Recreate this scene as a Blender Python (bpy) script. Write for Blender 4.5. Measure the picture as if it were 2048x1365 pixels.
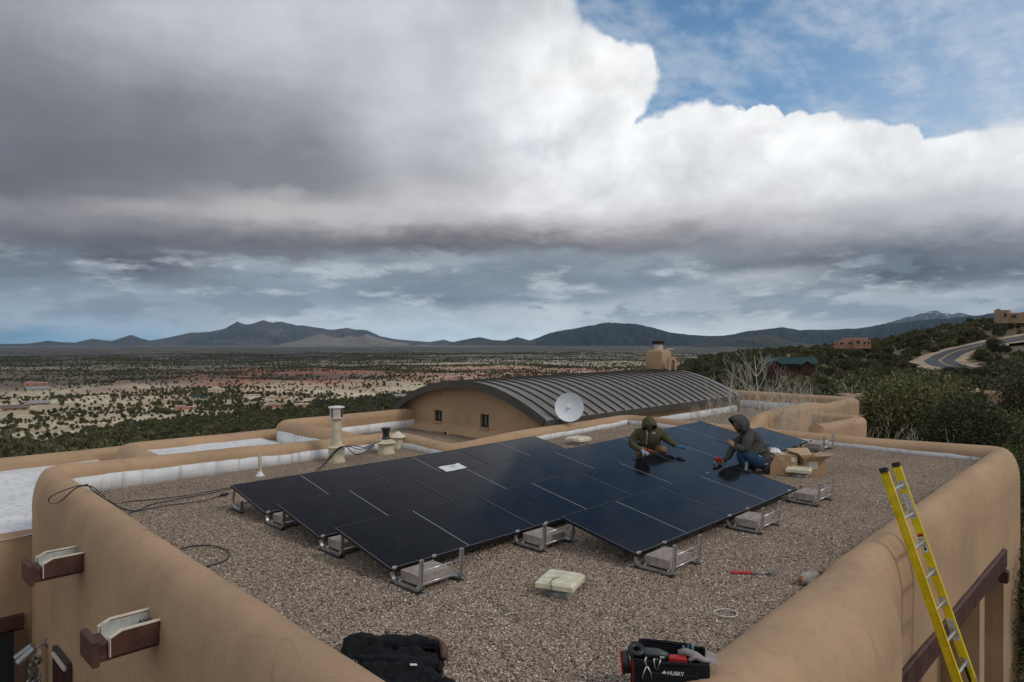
import bpy, bmesh, math, random
import numpy as np
from mathutils import Vector, Matrix
from mathutils import noise as mnoise

for o in list(bpy.data.objects):
    bpy.data.objects.remove(o)
SC = bpy.context.scene
COL = SC.collection
random.seed(7)
rng = np.random.default_rng(11)
R = math.radians

# ------------------------------------------------------------------ camera
F = 1366.0            # focal length in pixels of the 2048 px photograph (24 mm on 36 mm)
HZ = 675.0            # astronomical horizon row
CZ = 2.42             # camera height above the roof gravel
cam_d = bpy.data.cameras.new('camera')
cam = bpy.data.objects.new('camera', cam_d)
COL.objects.link(cam)
cam_d.sensor_width = 36.0
cam_d.lens = 36.0 * F / 2048.0
cam_d.clip_start = 0.1
cam_d.clip_end = 120000
PITCH = math.atan((HZ - 682.5) / F)
cam.location = (0, 0, CZ)
cam.rotation_euler = (math.pi / 2 + PITCH, 0, 0)
SC.camera = cam
SC.render.resolution_x = 1024
SC.render.resolution_y = 682
SC.view_settings.view_transform = 'Standard'
SC.view_settings.look = 'None'
SC.view_settings.exposure = 0.0
SC.view_settings.gamma = 1.0
SC.view_settings.use_curve_mapping = False


def lin(c):
    out = []
    for v in c[:3]:
        v = v / 255.0
        out.append(v / 12.92 if v <= 0.04045 else ((v + 0.055) / 1.055) ** 2.4)
    return out


# ------------------------------------------------------------------ node expressions
class E:
    """a node socket with operators"""
    def __init__(s, nt, sock):
        s.nt, s.s = nt, sock

    def _m(s, op, *a, clamp=False):
        n = s.nt.nodes.new('ShaderNodeMath')
        n.operation = op
        n.use_clamp = clamp
        for i, v in enumerate((s,) + a):
            if isinstance(v, E):
                s.nt.links.new(v.s, n.inputs[i])
            else:
                n.inputs[i].default_value = v
        return E(s.nt, n.outputs[0])

    def __add__(s, o): return s._m('ADD', o)
    __radd__ = __add__
    def __sub__(s, o): return s._m('SUBTRACT', o)
    def __mul__(s, o): return s._m('MULTIPLY', o)
    __rmul__ = __mul__
    def __truediv__(s, o): return s._m('DIVIDE', o)
    def __rsub__(s, o): return (s * -1.0) + o
    def clamp(s): return s._m('ADD', 0.0, clamp=True)
    def mn(s, o): return s._m('MINIMUM', o)
    def mx(s, o): return s._m('MAXIMUM', o)
    def absv(s): return s._m('ABSOLUTE')
    def pw(s, o): return s._m('POWER', o)

    def ss(s, a, b, ta=0.0, tb=1.0):
        n = s.nt.nodes.new('ShaderNodeMapRange')
        n.interpolation_type = 'SMOOTHSTEP'
        s.nt.links.new(s.s, n.inputs['Value'])
        for k, v in (('From Min', a), ('From Max', b), ('To Min', ta), ('To Max', tb)):
            if isinstance(v, E):
                s.nt.links.new(v.s, n.inputs[k])
            else:
                n.inputs[k].default_value = v
        return E(s.nt, n.outputs[0])


def xyz(nt, sock):
    n = nt.nodes.new('ShaderNodeSeparateXYZ')
    nt.links.new(sock, n.inputs[0])
    return [E(nt, n.outputs[i]) for i in range(3)]


def comb(nt, x, y, z):
    n = nt.nodes.new('ShaderNodeCombineXYZ')
    for i, v in enumerate((x, y, z)):
        if isinstance(v, E):
            nt.links.new(v.s, n.inputs[i])
        else:
            n.inputs[i].default_value = v
    return n.outputs[0]


def noise(nt, vec, scale, detail=4.0, rough=0.5, lac=2.0, dist=0.0, kind='Fac'):
    n = nt.nodes.new('ShaderNodeTexNoise')
    n.inputs['Scale'].default_value = scale
    n.inputs['Detail'].default_value = detail
    n.inputs['Roughness'].default_value = rough
    n.inputs['Lacunarity'].default_value = lac
    n.inputs['Distortion'].default_value = dist
    if vec is not None:
        nt.links.new(vec, n.inputs['Vector'])
    return E(nt, n.outputs[0]) if kind == 'Fac' else n.outputs['Color']


def voro(nt, vec, scale, feature='F1', rnd=1.0, out='Distance'):
    n = nt.nodes.new('ShaderNodeTexVoronoi')
    n.feature = feature
    n.inputs['Scale'].default_value = scale
    n.inputs['Randomness'].default_value = rnd
    if vec is not None:
        nt.links.new(vec, n.inputs['Vector'])
    return E(nt, n.outputs[out]) if out == 'Distance' else n.outputs[out]


def ramp(nt, fac, stops, interp='LINEAR'):
    n = nt.nodes.new('ShaderNodeValToRGB')
    n.color_ramp.interpolation = interp
    el = n.color_ramp.elements
    while len(el) < len(stops):
        el.new(0.5)
    stops = sorted(stops, key=lambda q: q[0])
    for e, (p, c) in zip(el, stops):
        e.position = p
        e.color = (c[0], c[1], c[2], 1)
    nt.links.new(fac.s if isinstance(fac, E) else fac, n.inputs[0])
    return n.outputs[0]


def mix(nt, fac, a, b, mode='MIX'):
    n = nt.nodes.new('ShaderNodeMix')
    n.data_type = 'RGBA'
    n.blend_type = mode
    n.clamp_factor = True
    for v, idx in ((fac, 0), (a, 6), (b, 7)):
        if isinstance(v, E):
            nt.links.new(v.s, n.inputs[idx])
        elif isinstance(v, bpy.types.NodeSocket):
            nt.links.new(v, n.inputs[idx])
        elif idx == 0:
            n.inputs[idx].default_value = v
        else:
            n.inputs[idx].default_value = (v[0], v[1], v[2], 1)
    return n.outputs[2]


def scalecol(nt, c, k):
    n = nt.nodes.new('ShaderNodeVectorMath')
    n.operation = 'SCALE'
    nt.links.new(c, n.inputs[0])
    if isinstance(k, E):
        nt.links.new(k.s, n.inputs['Scale'])
    else:
        n.inputs['Scale'].default_value = k
    return n.outputs[0]


# ------------------------------------------------------------------ world: Nishita sky with a cloud deck
SUN_EL, SUN_AZ = R(42), R(118)    # compass-like azimuth from +Y (view direction) clockwise: sun to the right, a little behind
wd = bpy.data.worlds.new('World')
SC.world = wd
wd.use_nodes = True
nt = wd.node_tree
nt.nodes.clear()
tc = nt.nodes.new('ShaderNodeTexCoord')
dx, dy, dz = xyz(nt, tc.outputs['Generated'])
az0 = dx._m('ARCTAN2', dy)                       # 0 = straight ahead, + to the right
hor = (dx * dx + dy * dy)._m('SQRT')
el0 = dz._m('ARCTAN2', hor)
# perspective-stretched coordinates of a cloud layer, used to shape the noises
inv = (dz.mx(0.0) + 0.12)
lay = comb(nt, dx / inv, dy / inv, dz * 1.5)
ang = comb(nt, az0, el0 * 1.6, 0.0)
w1 = noise(nt, ang, 3.2, 5, 0.55) - 0.5
w2 = noise(nt, comb(nt, az0 + 7.3, el0 * 1.6 + 2.1, 1.7), 3.6, 5, 0.55) - 0.5
w3 = noise(nt, comb(nt, az0 * 0.7 + 3.3, el0 * 1.8, 5.7), 13.0, 6, 0.58) - 0.5
w4 = noise(nt, comb(nt, az0 + 1.3, el0 * 1.3, 8.1), 30.0, 4, 0.6) - 0.5
lowf = el0.ss(0.0, 0.16)                          # less warping at the horizon
AZ = az0 + w1 * 0.10 * lowf + w3 * 0.05
EL = el0 + 0.007 + w2 * 0.050 * lowf + w3 * (lowf * 0.020 + 0.030) + w4 * 0.012


def ang_of(px, y):
    a = math.atan((px - 1024) / F)
    return a, math.atan((HZ - y) / F * math.cos(a))


stations = [
    (0, [(0, (163, 164, 170)), (100, (137, 137, 144)), (200, (122, 122, 130)), (300, (114, 114, 121)), (370, (117, 116, 121)), (400, (140, 138, 142)), (450, (118, 117, 122)), (500, (92, 92, 98)), (535, (92, 92, 98)), (556, (128, 137, 146)), (600, (150, 162, 172)), (640, (150, 165, 178)), (662, (102, 140, 168)), (690, (118, 150, 172))]),
    (280, [(0, (190, 193, 200)), (80, (170, 172, 178)), (180, (132, 132, 139)), (300, (117, 117, 124)), (375, (126, 125, 130)), (400, (166, 163, 165)), (440, (136, 134, 137)), (480, (106, 106, 112)), (535, (94, 95, 102)), (552, (120, 126, 134)), (570, (152, 164, 174)), (620, (140, 152, 165)), (650, (152, 172, 186)), (690, (128, 160, 182))]),
    (560, [(0, (204, 207, 214)), (100, (192, 195, 202)), (200, (158, 160, 167)), (300, (134, 135, 141)), (360, (134, 134, 140)), (395, (190, 188, 188)), (430, (192, 190, 190)), (465, (148, 146, 148)), (490, (110, 108, 112)), (505, (116, 118, 124)), (520, (160, 170, 178)), (560, (138, 149, 160)), (600, (148, 159, 170)), (630, (185, 192, 198)), (690, (180, 190, 197))]),
    (860, [(0, (203, 206, 213)), (100, (198, 201, 208)), (200, (203, 206, 213)), (300, (188, 190, 196)), (350, (180, 181, 186)), (400, (205, 203, 205)), (450, (190, 187, 188)), (475, (130, 125, 127)), (493, (102, 100, 104)), (508, (160, 170, 178)), (550, (130, 140, 151)), (590, (118, 128, 139)), (615, (178, 188, 196)), (690, (178, 195, 206))]),
    (1100, [(0, (212, 215, 220)), (80, (238, 240, 242)), (150, (247, 248, 249)), (250, (238, 240, 243)), (350, (236, 237, 239)), (420, (226, 225, 227)), (460, (172, 167, 169)), (480, (118, 114, 117)), (498, (146, 155, 164)), (540, (132, 142, 152)), (585, (128, 138, 149)), (602, (186, 193, 197)), (640, (188, 196, 201)), (690, (185, 202, 211))]),
    (1300, [(0, (225, 228, 232)), (100, (248, 249, 250)), (250, (243, 245, 247)), (300, (238, 240, 242)), (380, (236, 237, 238)), (440, (205, 203, 204)), (470, (152, 148, 151)), (490, (128, 128, 133)), (510, (150, 160, 168)), (560, (130, 140, 152)), (590, (172, 180, 186)), (620, (172, 180, 187)), (690, (198, 206, 211))]),
    (1520, [(0, (225, 228, 232)), (240, (249, 250, 251)), (300, (240, 241, 243)), (360, (228, 229, 231)), (420, (206, 205, 208)), (480, (156, 154, 159)), (502, (132, 135, 142)), (522, (112, 117, 124)), (545, (180, 186, 190)), (580, (150, 158, 166)), (620, (185, 190, 194)), (690, (200, 205, 210))]),
    (1760, [(0, (225, 228, 232)), (250, (242, 244, 246)), (300, (238, 240, 242)), (360, (222, 224, 227)), (440, (190, 191, 196)), (500, (110, 114, 122)), (542, (84, 89, 97)), (560, (106, 112, 120)), (578, (175, 182, 188)), (620, (152, 161, 171)), (690, (205, 206, 207))]),
    (2048, [(0, (225, 228, 232)), (280, (237, 239, 242)), (340, (224, 227, 231)), (420, (198, 200, 206)), (480, (138, 141, 149)), (525, (100, 104, 112)), (550, (116, 121, 129)), (570, (165, 172, 180)), (610, (170, 178, 186)), (690, (185, 192, 198))]),
]
ELMAX = R(75)
cols, azs = [], []
for px, stops in stations:
    a, _ = ang_of(px, 0)
    st = []
    for y, c in stops:
        st.append((ang_of(px, y)[1] / ELMAX, lin(c)))
    top = {0: (140, 144, 154), 280: (146, 150, 160), 560: (154, 159, 170)}.get(px, (150, 158, 172))
    st.append((R(37) / ELMAX, [q * .62 for q in lin(top)]))
    st.append((R(52) / ELMAX, [q * .62 for q in lin(top)]))
    st.append((R(66) / ELMAX, lin((156, 162, 174))))
    azs.append(a)
    cols.append(ramp(nt, EL / ELMAX, st))
common = ramp(nt, EL / ELMAX, [(0, lin((180, 188, 196))), (R(6) / ELMAX, lin((160, 168, 178))), (R(12) / ELMAX, lin((178, 182, 188))), (R(30) / ELMAX, lin((196, 198, 204))), (R(60) / ELMAX, lin((176, 181, 190)))])
cl = mix(nt, AZ.ss(-1.25, azs[0]), common, cols[0])
for i in range(1, len(azs)):
    cl = mix(nt, AZ.ss(azs[i - 1], azs[i]), cl, cols[i])
cl = mix(nt, AZ.ss(azs[-1], 1.25), cl, common)
# billows: detail in the cloud body
b1 = noise(nt, comb(nt, az0 * 1.0, el0 * 1.3, 3.0), 9.0, 7, 0.56)
b2 = noise(nt, comb(nt, az0 * 0.45, el0 * 1.5, 9.0), 26.0, 6, 0.6)
det = (b1 - 0.5) * 0.50 + (b2 - 0.5) * (el0.ss(0.30, 0.04) * 0.55 + 0.06) + 1.0

# upper right: clear sky with thin high cloud, cut by the outline of the cumulus heads
heads = [(1240, 330, 70), (1040, 40, 92), (1085, 120, 84), (1140, 175, 82), (1190, 160, 72), (1232, 152, 54), (1262, 146, 47), (1215, 215, 64), (1170, 250, 90),
         (1180, 110, 34), (1290, 320, 54), (1322, 302, 60), (1364, 288, 62), (1412, 282, 62), (1466, 280, 60), (1524, 262, 48), (1490, 300, 70), (1592, 272, 46), (1636, 284, 52),
         (1684, 312, 60), (1740, 318, 60), (1792, 322, 62), (1850, 348, 54), (1905, 344, 54), (1960, 340, 56), (2022, 330, 60), (2095, 330, 66), (2180, 320, 75), (2290, 330, 90)]
w5 = noise(nt, comb(nt, az0, el0, 4.4), 24.0, 7, 0.62) - 0.5
w6 = noise(nt, comb(nt, az0, el0, 14.4), 26.0, 7, 0.62) - 0.5
vv = comb(nt, az0 + w5 * 0.030, el0 + w6 * 0.030, 0.0)
ins = None
for px, y, r_ in heads:
    a, e = ang_of(px, y)
    n = nt.nodes.new('ShaderNodeVectorMath')
    n.operation = 'DISTANCE'
    nt.links.new(vv, n.inputs[0])
    n.inputs[1].default_value = (a, e, 0)
    d_ = (r_ / F * math.cos(a)) - E(nt, n.outputs['Value'])
    if ins is None:
        ins = d_
    else:
        m_ = nt.nodes.new('ShaderNodeMath')
        m_.operation = 'SMOOTH_MAX'
        nt.links.new(ins.s, m_.inputs[0])
        nt.links.new(d_.s, m_.inputs[1])
        m_.inputs[2].default_value = 0.004
        ins = E(nt, m_.outputs[0])
A0o = ang_of(1095, 0)[0]
ins = ins.mx((ang_of(1400, 325)[1] - (el0 + w6 * 0.02)))
dist_top = ins * -1.0
soft = (noise(nt, comb(nt, az0, el0, 2.2), 5.0, 3, 0.5)).ss(0.35, 0.7, 0.003, 0.016) + az0.ss(0.16, 0.04) * 0.04
blue_m = dist_top.ss(-0.001, soft) * az0.ss(ang_of(1020, 0)[0], ang_of(1120, 0)[0])
blue_m = blue_m * az0.ss(2.2, 1.5) * (noise(nt, ang, 2.6, 4, .5) * .5 + el0).ss(.86, .70)
# cumulus heads: brightest just under the outline
rim = dist_top.ss(-0.08, -0.004) * dist_top.ss(0.05, 0.0)
cl = mix(nt, rim * az0.ss(A0o, A0o + 0.06) * 0.50, cl, lin((246, 247, 248)))
b3 = noise(nt, comb(nt, az0, el0 * 1.15, 6.0), 15.0, 6, 0.55, dist=0.6)
rg = noise(nt, comb(nt, az0 + w5 * .05, el0 * 1.15 + w6 * .05, 41.0), 8.0, 3, .5) - 0.5
bil = rg.absv() * 5.0
cum = az0.ss(-0.16, 0.10) * el0.ss(.145, .21)
cl = scalecol(nt, cl, det + (b3 - 0.52) * 0.40 * cum + (bil.mn(1.0) - .42) * .20 * (cum * .85 + .15) + cum * .04)
# broken low clouds over the far hills
lp = noise(nt, comb(nt, az0, el0 * 3.0, 21.0), 8.5, 7, 0.58)
lh = noise(nt, comb(nt, az0, el0 * 3.6, 31.0), 10.0, 7, 0.6)
band = el0.ss(0.012, 0.035) * el0.ss(0.125, 0.095)
cl = mix(nt, lh.ss(.50, .66) * band * .60, cl, lin((206, 212, 217)))
cl = mix(nt, lp.ss(.50, .57) * band * .62, cl, lin((122, 132, 144)))
sky = nt.nodes.new('ShaderNodeTexSky')
sky.sky_type = 'NISHITA'
sky.sun_disc = False
sky.sun_elevation = SUN_EL
sky.sun_rotation = SUN_AZ
sky.altitude = 2000
sky.air_density = 1.0
sky.dust_density = 1.2
sky.ozone_density = 1.5
skyc = mix(nt, 1.0, sky.outputs[0], (0.80, 1.02, 1.02), 'MULTIPLY')
skyc = scalecol(nt, skyc, 0.145)
# thin high cloud, streaked
rot_u = dx * 0.62 + dy * 0.78
rot_v = dy * 0.62 - dx * 0.78
ci = noise(nt, comb(nt, (rot_u / inv) * 0.55, (rot_v / inv) * 1.5, 0.0), 3.6, 7, 0.58, dist=0.3)
ci2 = noise(nt, comb(nt, (dx / inv), (dy / inv), 3.0), 14.0, 4, 0.6)
cif = (ci * 0.70 + ci2 * 0.30).ss(0.40, 0.66) * 0.50 + az0.ss(0.30, 0.70) * 0.34 + el0.ss(0.42, 0.16) * 0.16
skyc = mix(nt, cif.clamp(), skyc, lin((205, 214, 226)))
cl = scalecol(nt, cl, el0.ss(0.13, 0.0) * .42 + 1.0)
colr = mix(nt, blue_m, cl, skyc)
# below the horizon: dim ground colour
colr = mix(nt, el0.ss(-0.012, -0.05), colr, lin((92, 88, 82)))
colr = scalecol(nt, colr, 10.0)
bg = nt.nodes.new('ShaderNodeBackground')
bg.inputs['Strength'].default_value = 0.1
nt.links.new(colr, bg.inputs['Color'])
wo = nt.nodes.new('ShaderNodeOutputWorld')
nt.links.new(bg.outputs[0], wo.inputs['Surface'])
wd.cycles.sampling_method = 'MANUAL'
wd.cycles.sample_map_resolution = 512

# ------------------------------------------------------------------ sun behind thin cloud
sl = bpy.data.lights.new('sun', 'SUN')
sl.energy = 1.0
sl.angle = R(14)
sl.color = (1.0, 0.93, 0.84)
sun = bpy.data.objects.new('sun', sl)
COL.objects.link(sun)
sd = Vector((math.sin(SUN_AZ) * math.cos(SUN_EL), math.cos(SUN_AZ) * math.cos(SUN_EL), math.sin(SUN_EL)))
sun.rotation_euler = sd.to_track_quat('Z', 'Y').to_euler()

# ------------------------------------------------------------------ frames of the place
AY = 0.7759
X0, Y0 = -3.9231, 9.5066
uX, uY = math.sin(AY), math.cos(AY)      # along the panel rows (away, to the right)
vX, vY = math.cos(AY), -math.sin(AY)     # across the rows (towards the camera, to the right)


def gz(U, V=0.0):
    return 0.0012 * U * abs(U) if U > 0 else 0.0


def W(U, V, z=0.0):
    return Vector((X0 + U * uX + V * vX, Y0 + U * uY + V * vY, z))


def UV(p):
    x, y = p[0] - X0, p[1] - Y0
    return x * uX + y * uY, x * vX + y * vY


def ray(px, y):
    d = Vector(((px - 1024) / F, 1.0, -(y - 682.5) / F))
    c, s_ = math.cos(PITCH), math.sin(PITCH)
    return Vector((d.x, d.y * c - d.z * s_, d.y * s_ + d.z * c))


def PZ(px, y, z):
    d = ray(px, y)
    t = (z - CZ) / d.z
    return Vector((0, 0, CZ)) + d * t


def PG(px, y, up=0.0):
    """point on the gravel"""
    p = PZ(px, y, up)
    for _ in range(3):
        p = PZ(px, y, gz(UV(p)[0]) + up)
    return p


def PY(px, y, Y):
    d = ray(px, y)
    return Vector((0, 0, CZ)) + d * (Y / d.y)


def PU(px, y, U):
    """point on the vertical plane U = const"""
    d = ray(px, y)
    a = (0 - X0) * uX + (0 - Y0) * uY
    b = d.x * uX + d.y * uY
    return Vector((0, 0, CZ)) + d * ((U - a) / b)


def PV(px, y, V):
    d = ray(px, y)
    a = (0 - X0) * vX + (0 - Y0) * vY
    b = d.x * vX + d.y * vY
    return Vector((0, 0, CZ)) + d * ((V - a) / b)


# ------------------------------------------------------------------ object helpers
def link(name, me, mat=None, parent=None, loc=None, smooth=False):
    o = bpy.data.objects.new(name, me)
    COL.objects.link(o)
    if mat is not None:
        for m in (mat if isinstance(mat, (list, tuple)) else [mat]):
            me.materials.append(m)
    if parent is not None:
        o.parent = parent
    if loc is not None:
        o.location = loc
    if smooth:
        for p in me.polygons:
            p.use_smooth = True
    return o


def mesh_of(name, vs, fs):
    me = bpy.data.meshes.new(name)
    me.from_pydata([tuple(v) for v in vs], [], fs)
    me.update()
    return me


def tag(o, label=None, cat=None, group=None, kind=None):
    if label: o['label'] = label
    if cat: o['category'] = cat
    if group: o['group'] = group
    if kind: o['kind'] = kind
    return o


def empty(name, loc, rz=0.0, label=None, cat=None, group=None, kind=None):
    o = bpy.data.objects.new(name, None)
    o.empty_display_size = 0.1
    COL.objects.link(o)
    o.location = loc
    o.rotation_euler = (0, 0, rz)
    return tag(o, label, cat, group, kind)


def children(o):
    return [c for c in bpy.data.objects if c.parent == o]


KIDS = {}


def copy_tree(o, parent=None, kids=None):
    kids = kids if kids is not None else index_kids()
    c = o.copy()
    COL.objects.link(c)
    if parent is not None:
        c.parent = parent
    for ch in kids.get(o.name, []):
        copy_tree(ch, c, kids)
    return c


def index_kids():
    d = {}
    for o in bpy.data.objects:
        if o.parent:
            d.setdefault(o.parent.name, []).append(o)
    return d


class MB:
    """collects shapes into one mesh"""
    def __init__(s):
        s.v, s.f, s.mi = [], [], []

    def add(s, vs, fs, mi=0):
        b = len(s.v)
        s.v += [tuple(v) for v in vs]
        s.f += [tuple(i + b for i in f) for f in fs]
        s.mi += [mi] * len(fs)

    def box(s, c, size, rz=0.0, M=None, bev=0.0, mi=0):
        hx, hy, hz = size[0] / 2, size[1] / 2, size[2] / 2
        if bev > 0:
            b = min(bev, hx * .9, hy * .9, hz * .9)
            vs = []
            for sz in (-1, 1):
                for k, (ex, ey, ez) in enumerate(((b, b, 0), (0, 0, b))):
                    ex_, ez_ = (b, 0) if k == 0 else (0, b)
                    zz = sz * (hz - ez_)
                    xx, yy = hx - ex_, hy - ex_
                    vs += [(-xx, -yy, zz), (xx, -yy, zz), (xx, yy, zz), (-xx, yy, zz)]
            # rings: 0 bottom cap, 4 bottom side, 8 top cap, 12 top side
            fs = [(3, 2, 1, 0), (8, 9, 10, 11)]
            for i in range(4):
                j = (i + 1) % 4
                fs += [(i, j, 4 + j, 4 + i), (4 + i, 4 + j, 12 + j, 12 + i), (12 + i, 12 + j, 8 + j, 8 + i)]
        else:
            vs = [(x, y, z) for z in (-hz, hz) for x, y in ((-hx, -hy), (hx, -hy), (hx, hy), (-hx, hy))]
            fs = [(3, 2, 1, 0), (4, 5, 6, 7), (0, 1, 5, 4), (1, 2, 6, 5), (2, 3, 7, 6), (3, 0, 4, 7)]
        T = Matrix.Translation(c) @ (M if M is not None else Matrix.Rotation(rz, 4, 'Z'))
        s.add([T @ Vector(v) for v in vs], fs, mi)
        return s

    def tube(s, pts, r, seg=8, cap=True, mi=0, closed=False, flat=None):
        pts = [Vector(p) for p in pts]
        n = len(pts)
        rs = r if isinstance(r, (list, tuple)) else [r] * n
        b = len(s.v)
        up = None
        for i, p in enumerate(pts):
            if closed:
                t = pts[(i + 1) % n] - pts[i - 1]
            else:
                t = pts[min(i + 1, n - 1)] - pts[max(i - 1, 0)]
            t.normalize()
            if up is None:
                up = Vector((0, 0, 1)) if abs(t.z) < .9 else Vector((1, 0, 0))
            side = t.cross(up).normalized()
            up = side.cross(t).normalized()
            for k in range(seg):
                a = 2 * math.pi * (k + .5) / seg
                fa = flat if flat else 1.0
                s.v.append(tuple(p + side * (math.cos(a) * rs[i]) + up * (math.sin(a) * rs[i] * fa)))
        m = n if closed else n - 1
        for i in range(m):
            i2 = (i + 1) % n
            for k in range(seg):
                k2 = (k + 1) % seg
                s.f.append((b + i * seg + k, b + i * seg + k2, b + i2 * seg + k2, b + i2 * seg + k))
                s.mi.append(mi)
        if cap and not closed:
            s.f.append(tuple(b + k for k in range(seg))[::-1]); s.mi.append(mi)
            s.f.append(tuple(b + (n - 1) * seg + k for k in range(seg))); s.mi.append(mi)
        return s

    def lathe(s, c, prof, seg=24, mi=0, M=None, sq=None):
        """prof: (radius, z) list; sq: squareness for rounded-square lids"""
        b = len(s.v)
        for r, z in prof:
            for k in range(seg):
                a = 2 * math.pi * k / seg
                if sq:
                    ca, sa = math.cos(a), math.sin(a)
                    q = (abs(ca) ** sq + abs(sa) ** sq) ** (-1 / sq)
                    v = Vector((r * q * ca, r * q * sa, z))
                else:
                    v = Vector((r * math.cos(a), r * math.sin(a), z))
                if M is not None:
                    v = M @ v
                s.v.append(tuple(v + Vector(c)))
        for i in range(len(prof) - 1):
            for k in range(seg):
                k2 = (k + 1) % seg
                s.f.append((b + i * seg + k, b + i * seg + k2, b + (i + 1) * seg + k2, b + (i + 1) * seg + k))
                s.mi.append(mi)
        s.f.append(tuple(b + k for k in range(seg))[::-1]); s.mi.append(mi)
        s.f.append(tuple(b + (len(prof) - 1) * seg + k for k in range(seg))); s.mi.append(mi)
        return s

    def build(s, name, mat, parent=None, smooth=False, loc=None, angle=None):
        me = mesh_of(name, s.v, s.f)
        o = link(name, me, mat, parent, loc)
        if any(s.mi):
            me.polygons.foreach_set('material_index', s.mi)
        if smooth:
            me.polygons.foreach_set('use_smooth', [True] * len(me.polygons))
            if angle:
                me.set_sharp_from_angle(angle=R(angle))
        return o


def fbm(x, y, z, octv=4):
    return mnoise.fractal(Vector((x, y, z)), 0.9, 2.0, octv)


# ------------------------------------------------------------------ materials
def newmat(name, rough=0.7, metal=0.0, spec=0.5):
    m = bpy.data.materials.new(name)
    m.use_nodes = True
    t = m.node_tree
    b = t.nodes['Principled BSDF']
    b.inputs['Roughness'].default_value = rough
    b.inputs['Metallic'].default_value = metal
    b.inputs['Specular IOR Level'].default_value = spec
    return m, t, b


def obcoord(t):
    n = t.nodes.new('ShaderNodeTexCoord')
    return n.outputs['Object']


def wcoord(t):
    n = t.nodes.new('ShaderNodeNewGeometry')
    return n.outputs['Position']


def bump(t, b, h, strength=0.3, dist=0.01):
    n = t.nodes.new('ShaderNodeBump')
    n.inputs['Strength'].default_value = strength
    n.inputs['Distance'].default_value = dist
    t.links.new(h.s if isinstance(h, E) else h, n.inputs['Height'])
    t.links.new(n.outputs[0], b.inputs['Normal'])
    return n


def simple(name, col, rough=0.6, metal=0.0, var=0.12, scale=8.0, bmp=0.0, bscale=60.0, bd=0.003, spec=0.5, rv=0.1):
    """plain colour with soft mottling, roughness variation and fine relief"""
    m, t, b = newmat(name, rough, metal, spec)
    c = obcoord(t)
    n1 = noise(t, c, scale, 5, 0.6)
    k = n1.ss(0.3, 0.7, 1 - var, 1 + var)
    base = t.nodes.new('ShaderNodeRGB')
    base.outputs[0].default_value = (*col, 1)
    t.links.new(scalecol(t, base.outputs[0], k), b.inputs['Base Color'])
    t.links.new(n1.ss(0.25, 0.75, max(0.02, rough - rv), min(1, rough + rv)).s, b.inputs['Roughness'])
    if bmp > 0:
        bump(t, b, noise(t, c, bscale, 4, 0.6), bmp, bd)
    return m


def mat_adobe(name, col, dirt=1.0):
    m, t, b = newmat(name, 0.92, 0, 0.25)
    c = wcoord(t)
    n1 = noise(t, c, 0.9, 5, 0.55)
    n2 = noise(t, c, 5.5, 6, 0.62)
    n3 = noise(t, c, 60, 4, 0.6)
    base = mix(t, n1.ss(0.3, 0.7), [q * 0.87 for q in col], [col[0] * 1.10, col[1] * 1.09, col[2] * 1.07])
    base = mix(t, n2.ss(0.50, 0.74) * 0.45, base, [col[0] * 0.78, col[1] * 0.79, col[2] * 0.84])
    # vertical run-off streaks
    x, y, z = xyz(t, c)
    st = noise(t, comb(t, x * 7.0, y * 7.0, z * 0.5), 1.0, 4, 0.55)
    base = mix(t, st.ss(0.53, 0.73) * 0.27 * dirt, base, [col[0] * 0.62, col[1] * 0.62, col[2] * 0.66])
    # hairline cracks and specks
    v = voro(t, c, 1.6, 'DISTANCE_TO_EDGE')
    cr = v.ss(0.012, 0.002) * noise(t, c, 1.3, 3, 0.5).ss(0.54, 0.62)
    base = mix(t, cr * 0.35, base, [q * 0.5 for q in col])
    sp = noise(t, c, 38, 2, 0.5)
    base = mix(t, sp.ss(0.74, 0.80) * 0.5, base, [q * 0.55 for q in col])
    t.links.new(base, b.inputs['Base Color'])
    h = n2 * 0.6 + n3 * 0.35 + noise(t, c, 220, 2, 0.5) * 0.25
    bump(t, b, h, 0.45, 0.02)
    return m


def mat_white_coat():
    m, t, b = newmat('white_roof_coating', 0.62, 0, 0.4)
    c = wcoord(t)
    x, y, z = xyz(t, c)
    n1 = noise(t, c, 2.2, 6, 0.65)
    n2 = noise(t, c, 14, 5, 0.65)
    st = noise(t, comb(t, x * 9, y * 9, z * 1.2), 1.0, 5, 0.6)
    base = mix(t, n1.ss(0.35, 0.7), (0.72, 0.73, 0.74), (0.86, 0.86, 0.86))
    base = mix(t, st.ss(0.50, 0.70) * 0.6, base, (0.38, 0.38, 0.37))
    base = mix(t, n2.ss(0.60, 0.78) * 0.55, base, (0.33, 0.32, 0.30))
    t.links.new(base, b.inputs['Base Color'])
    bump(t, b, n2 + n1 * 0.5, 0.5, 0.02)
    return m


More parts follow.
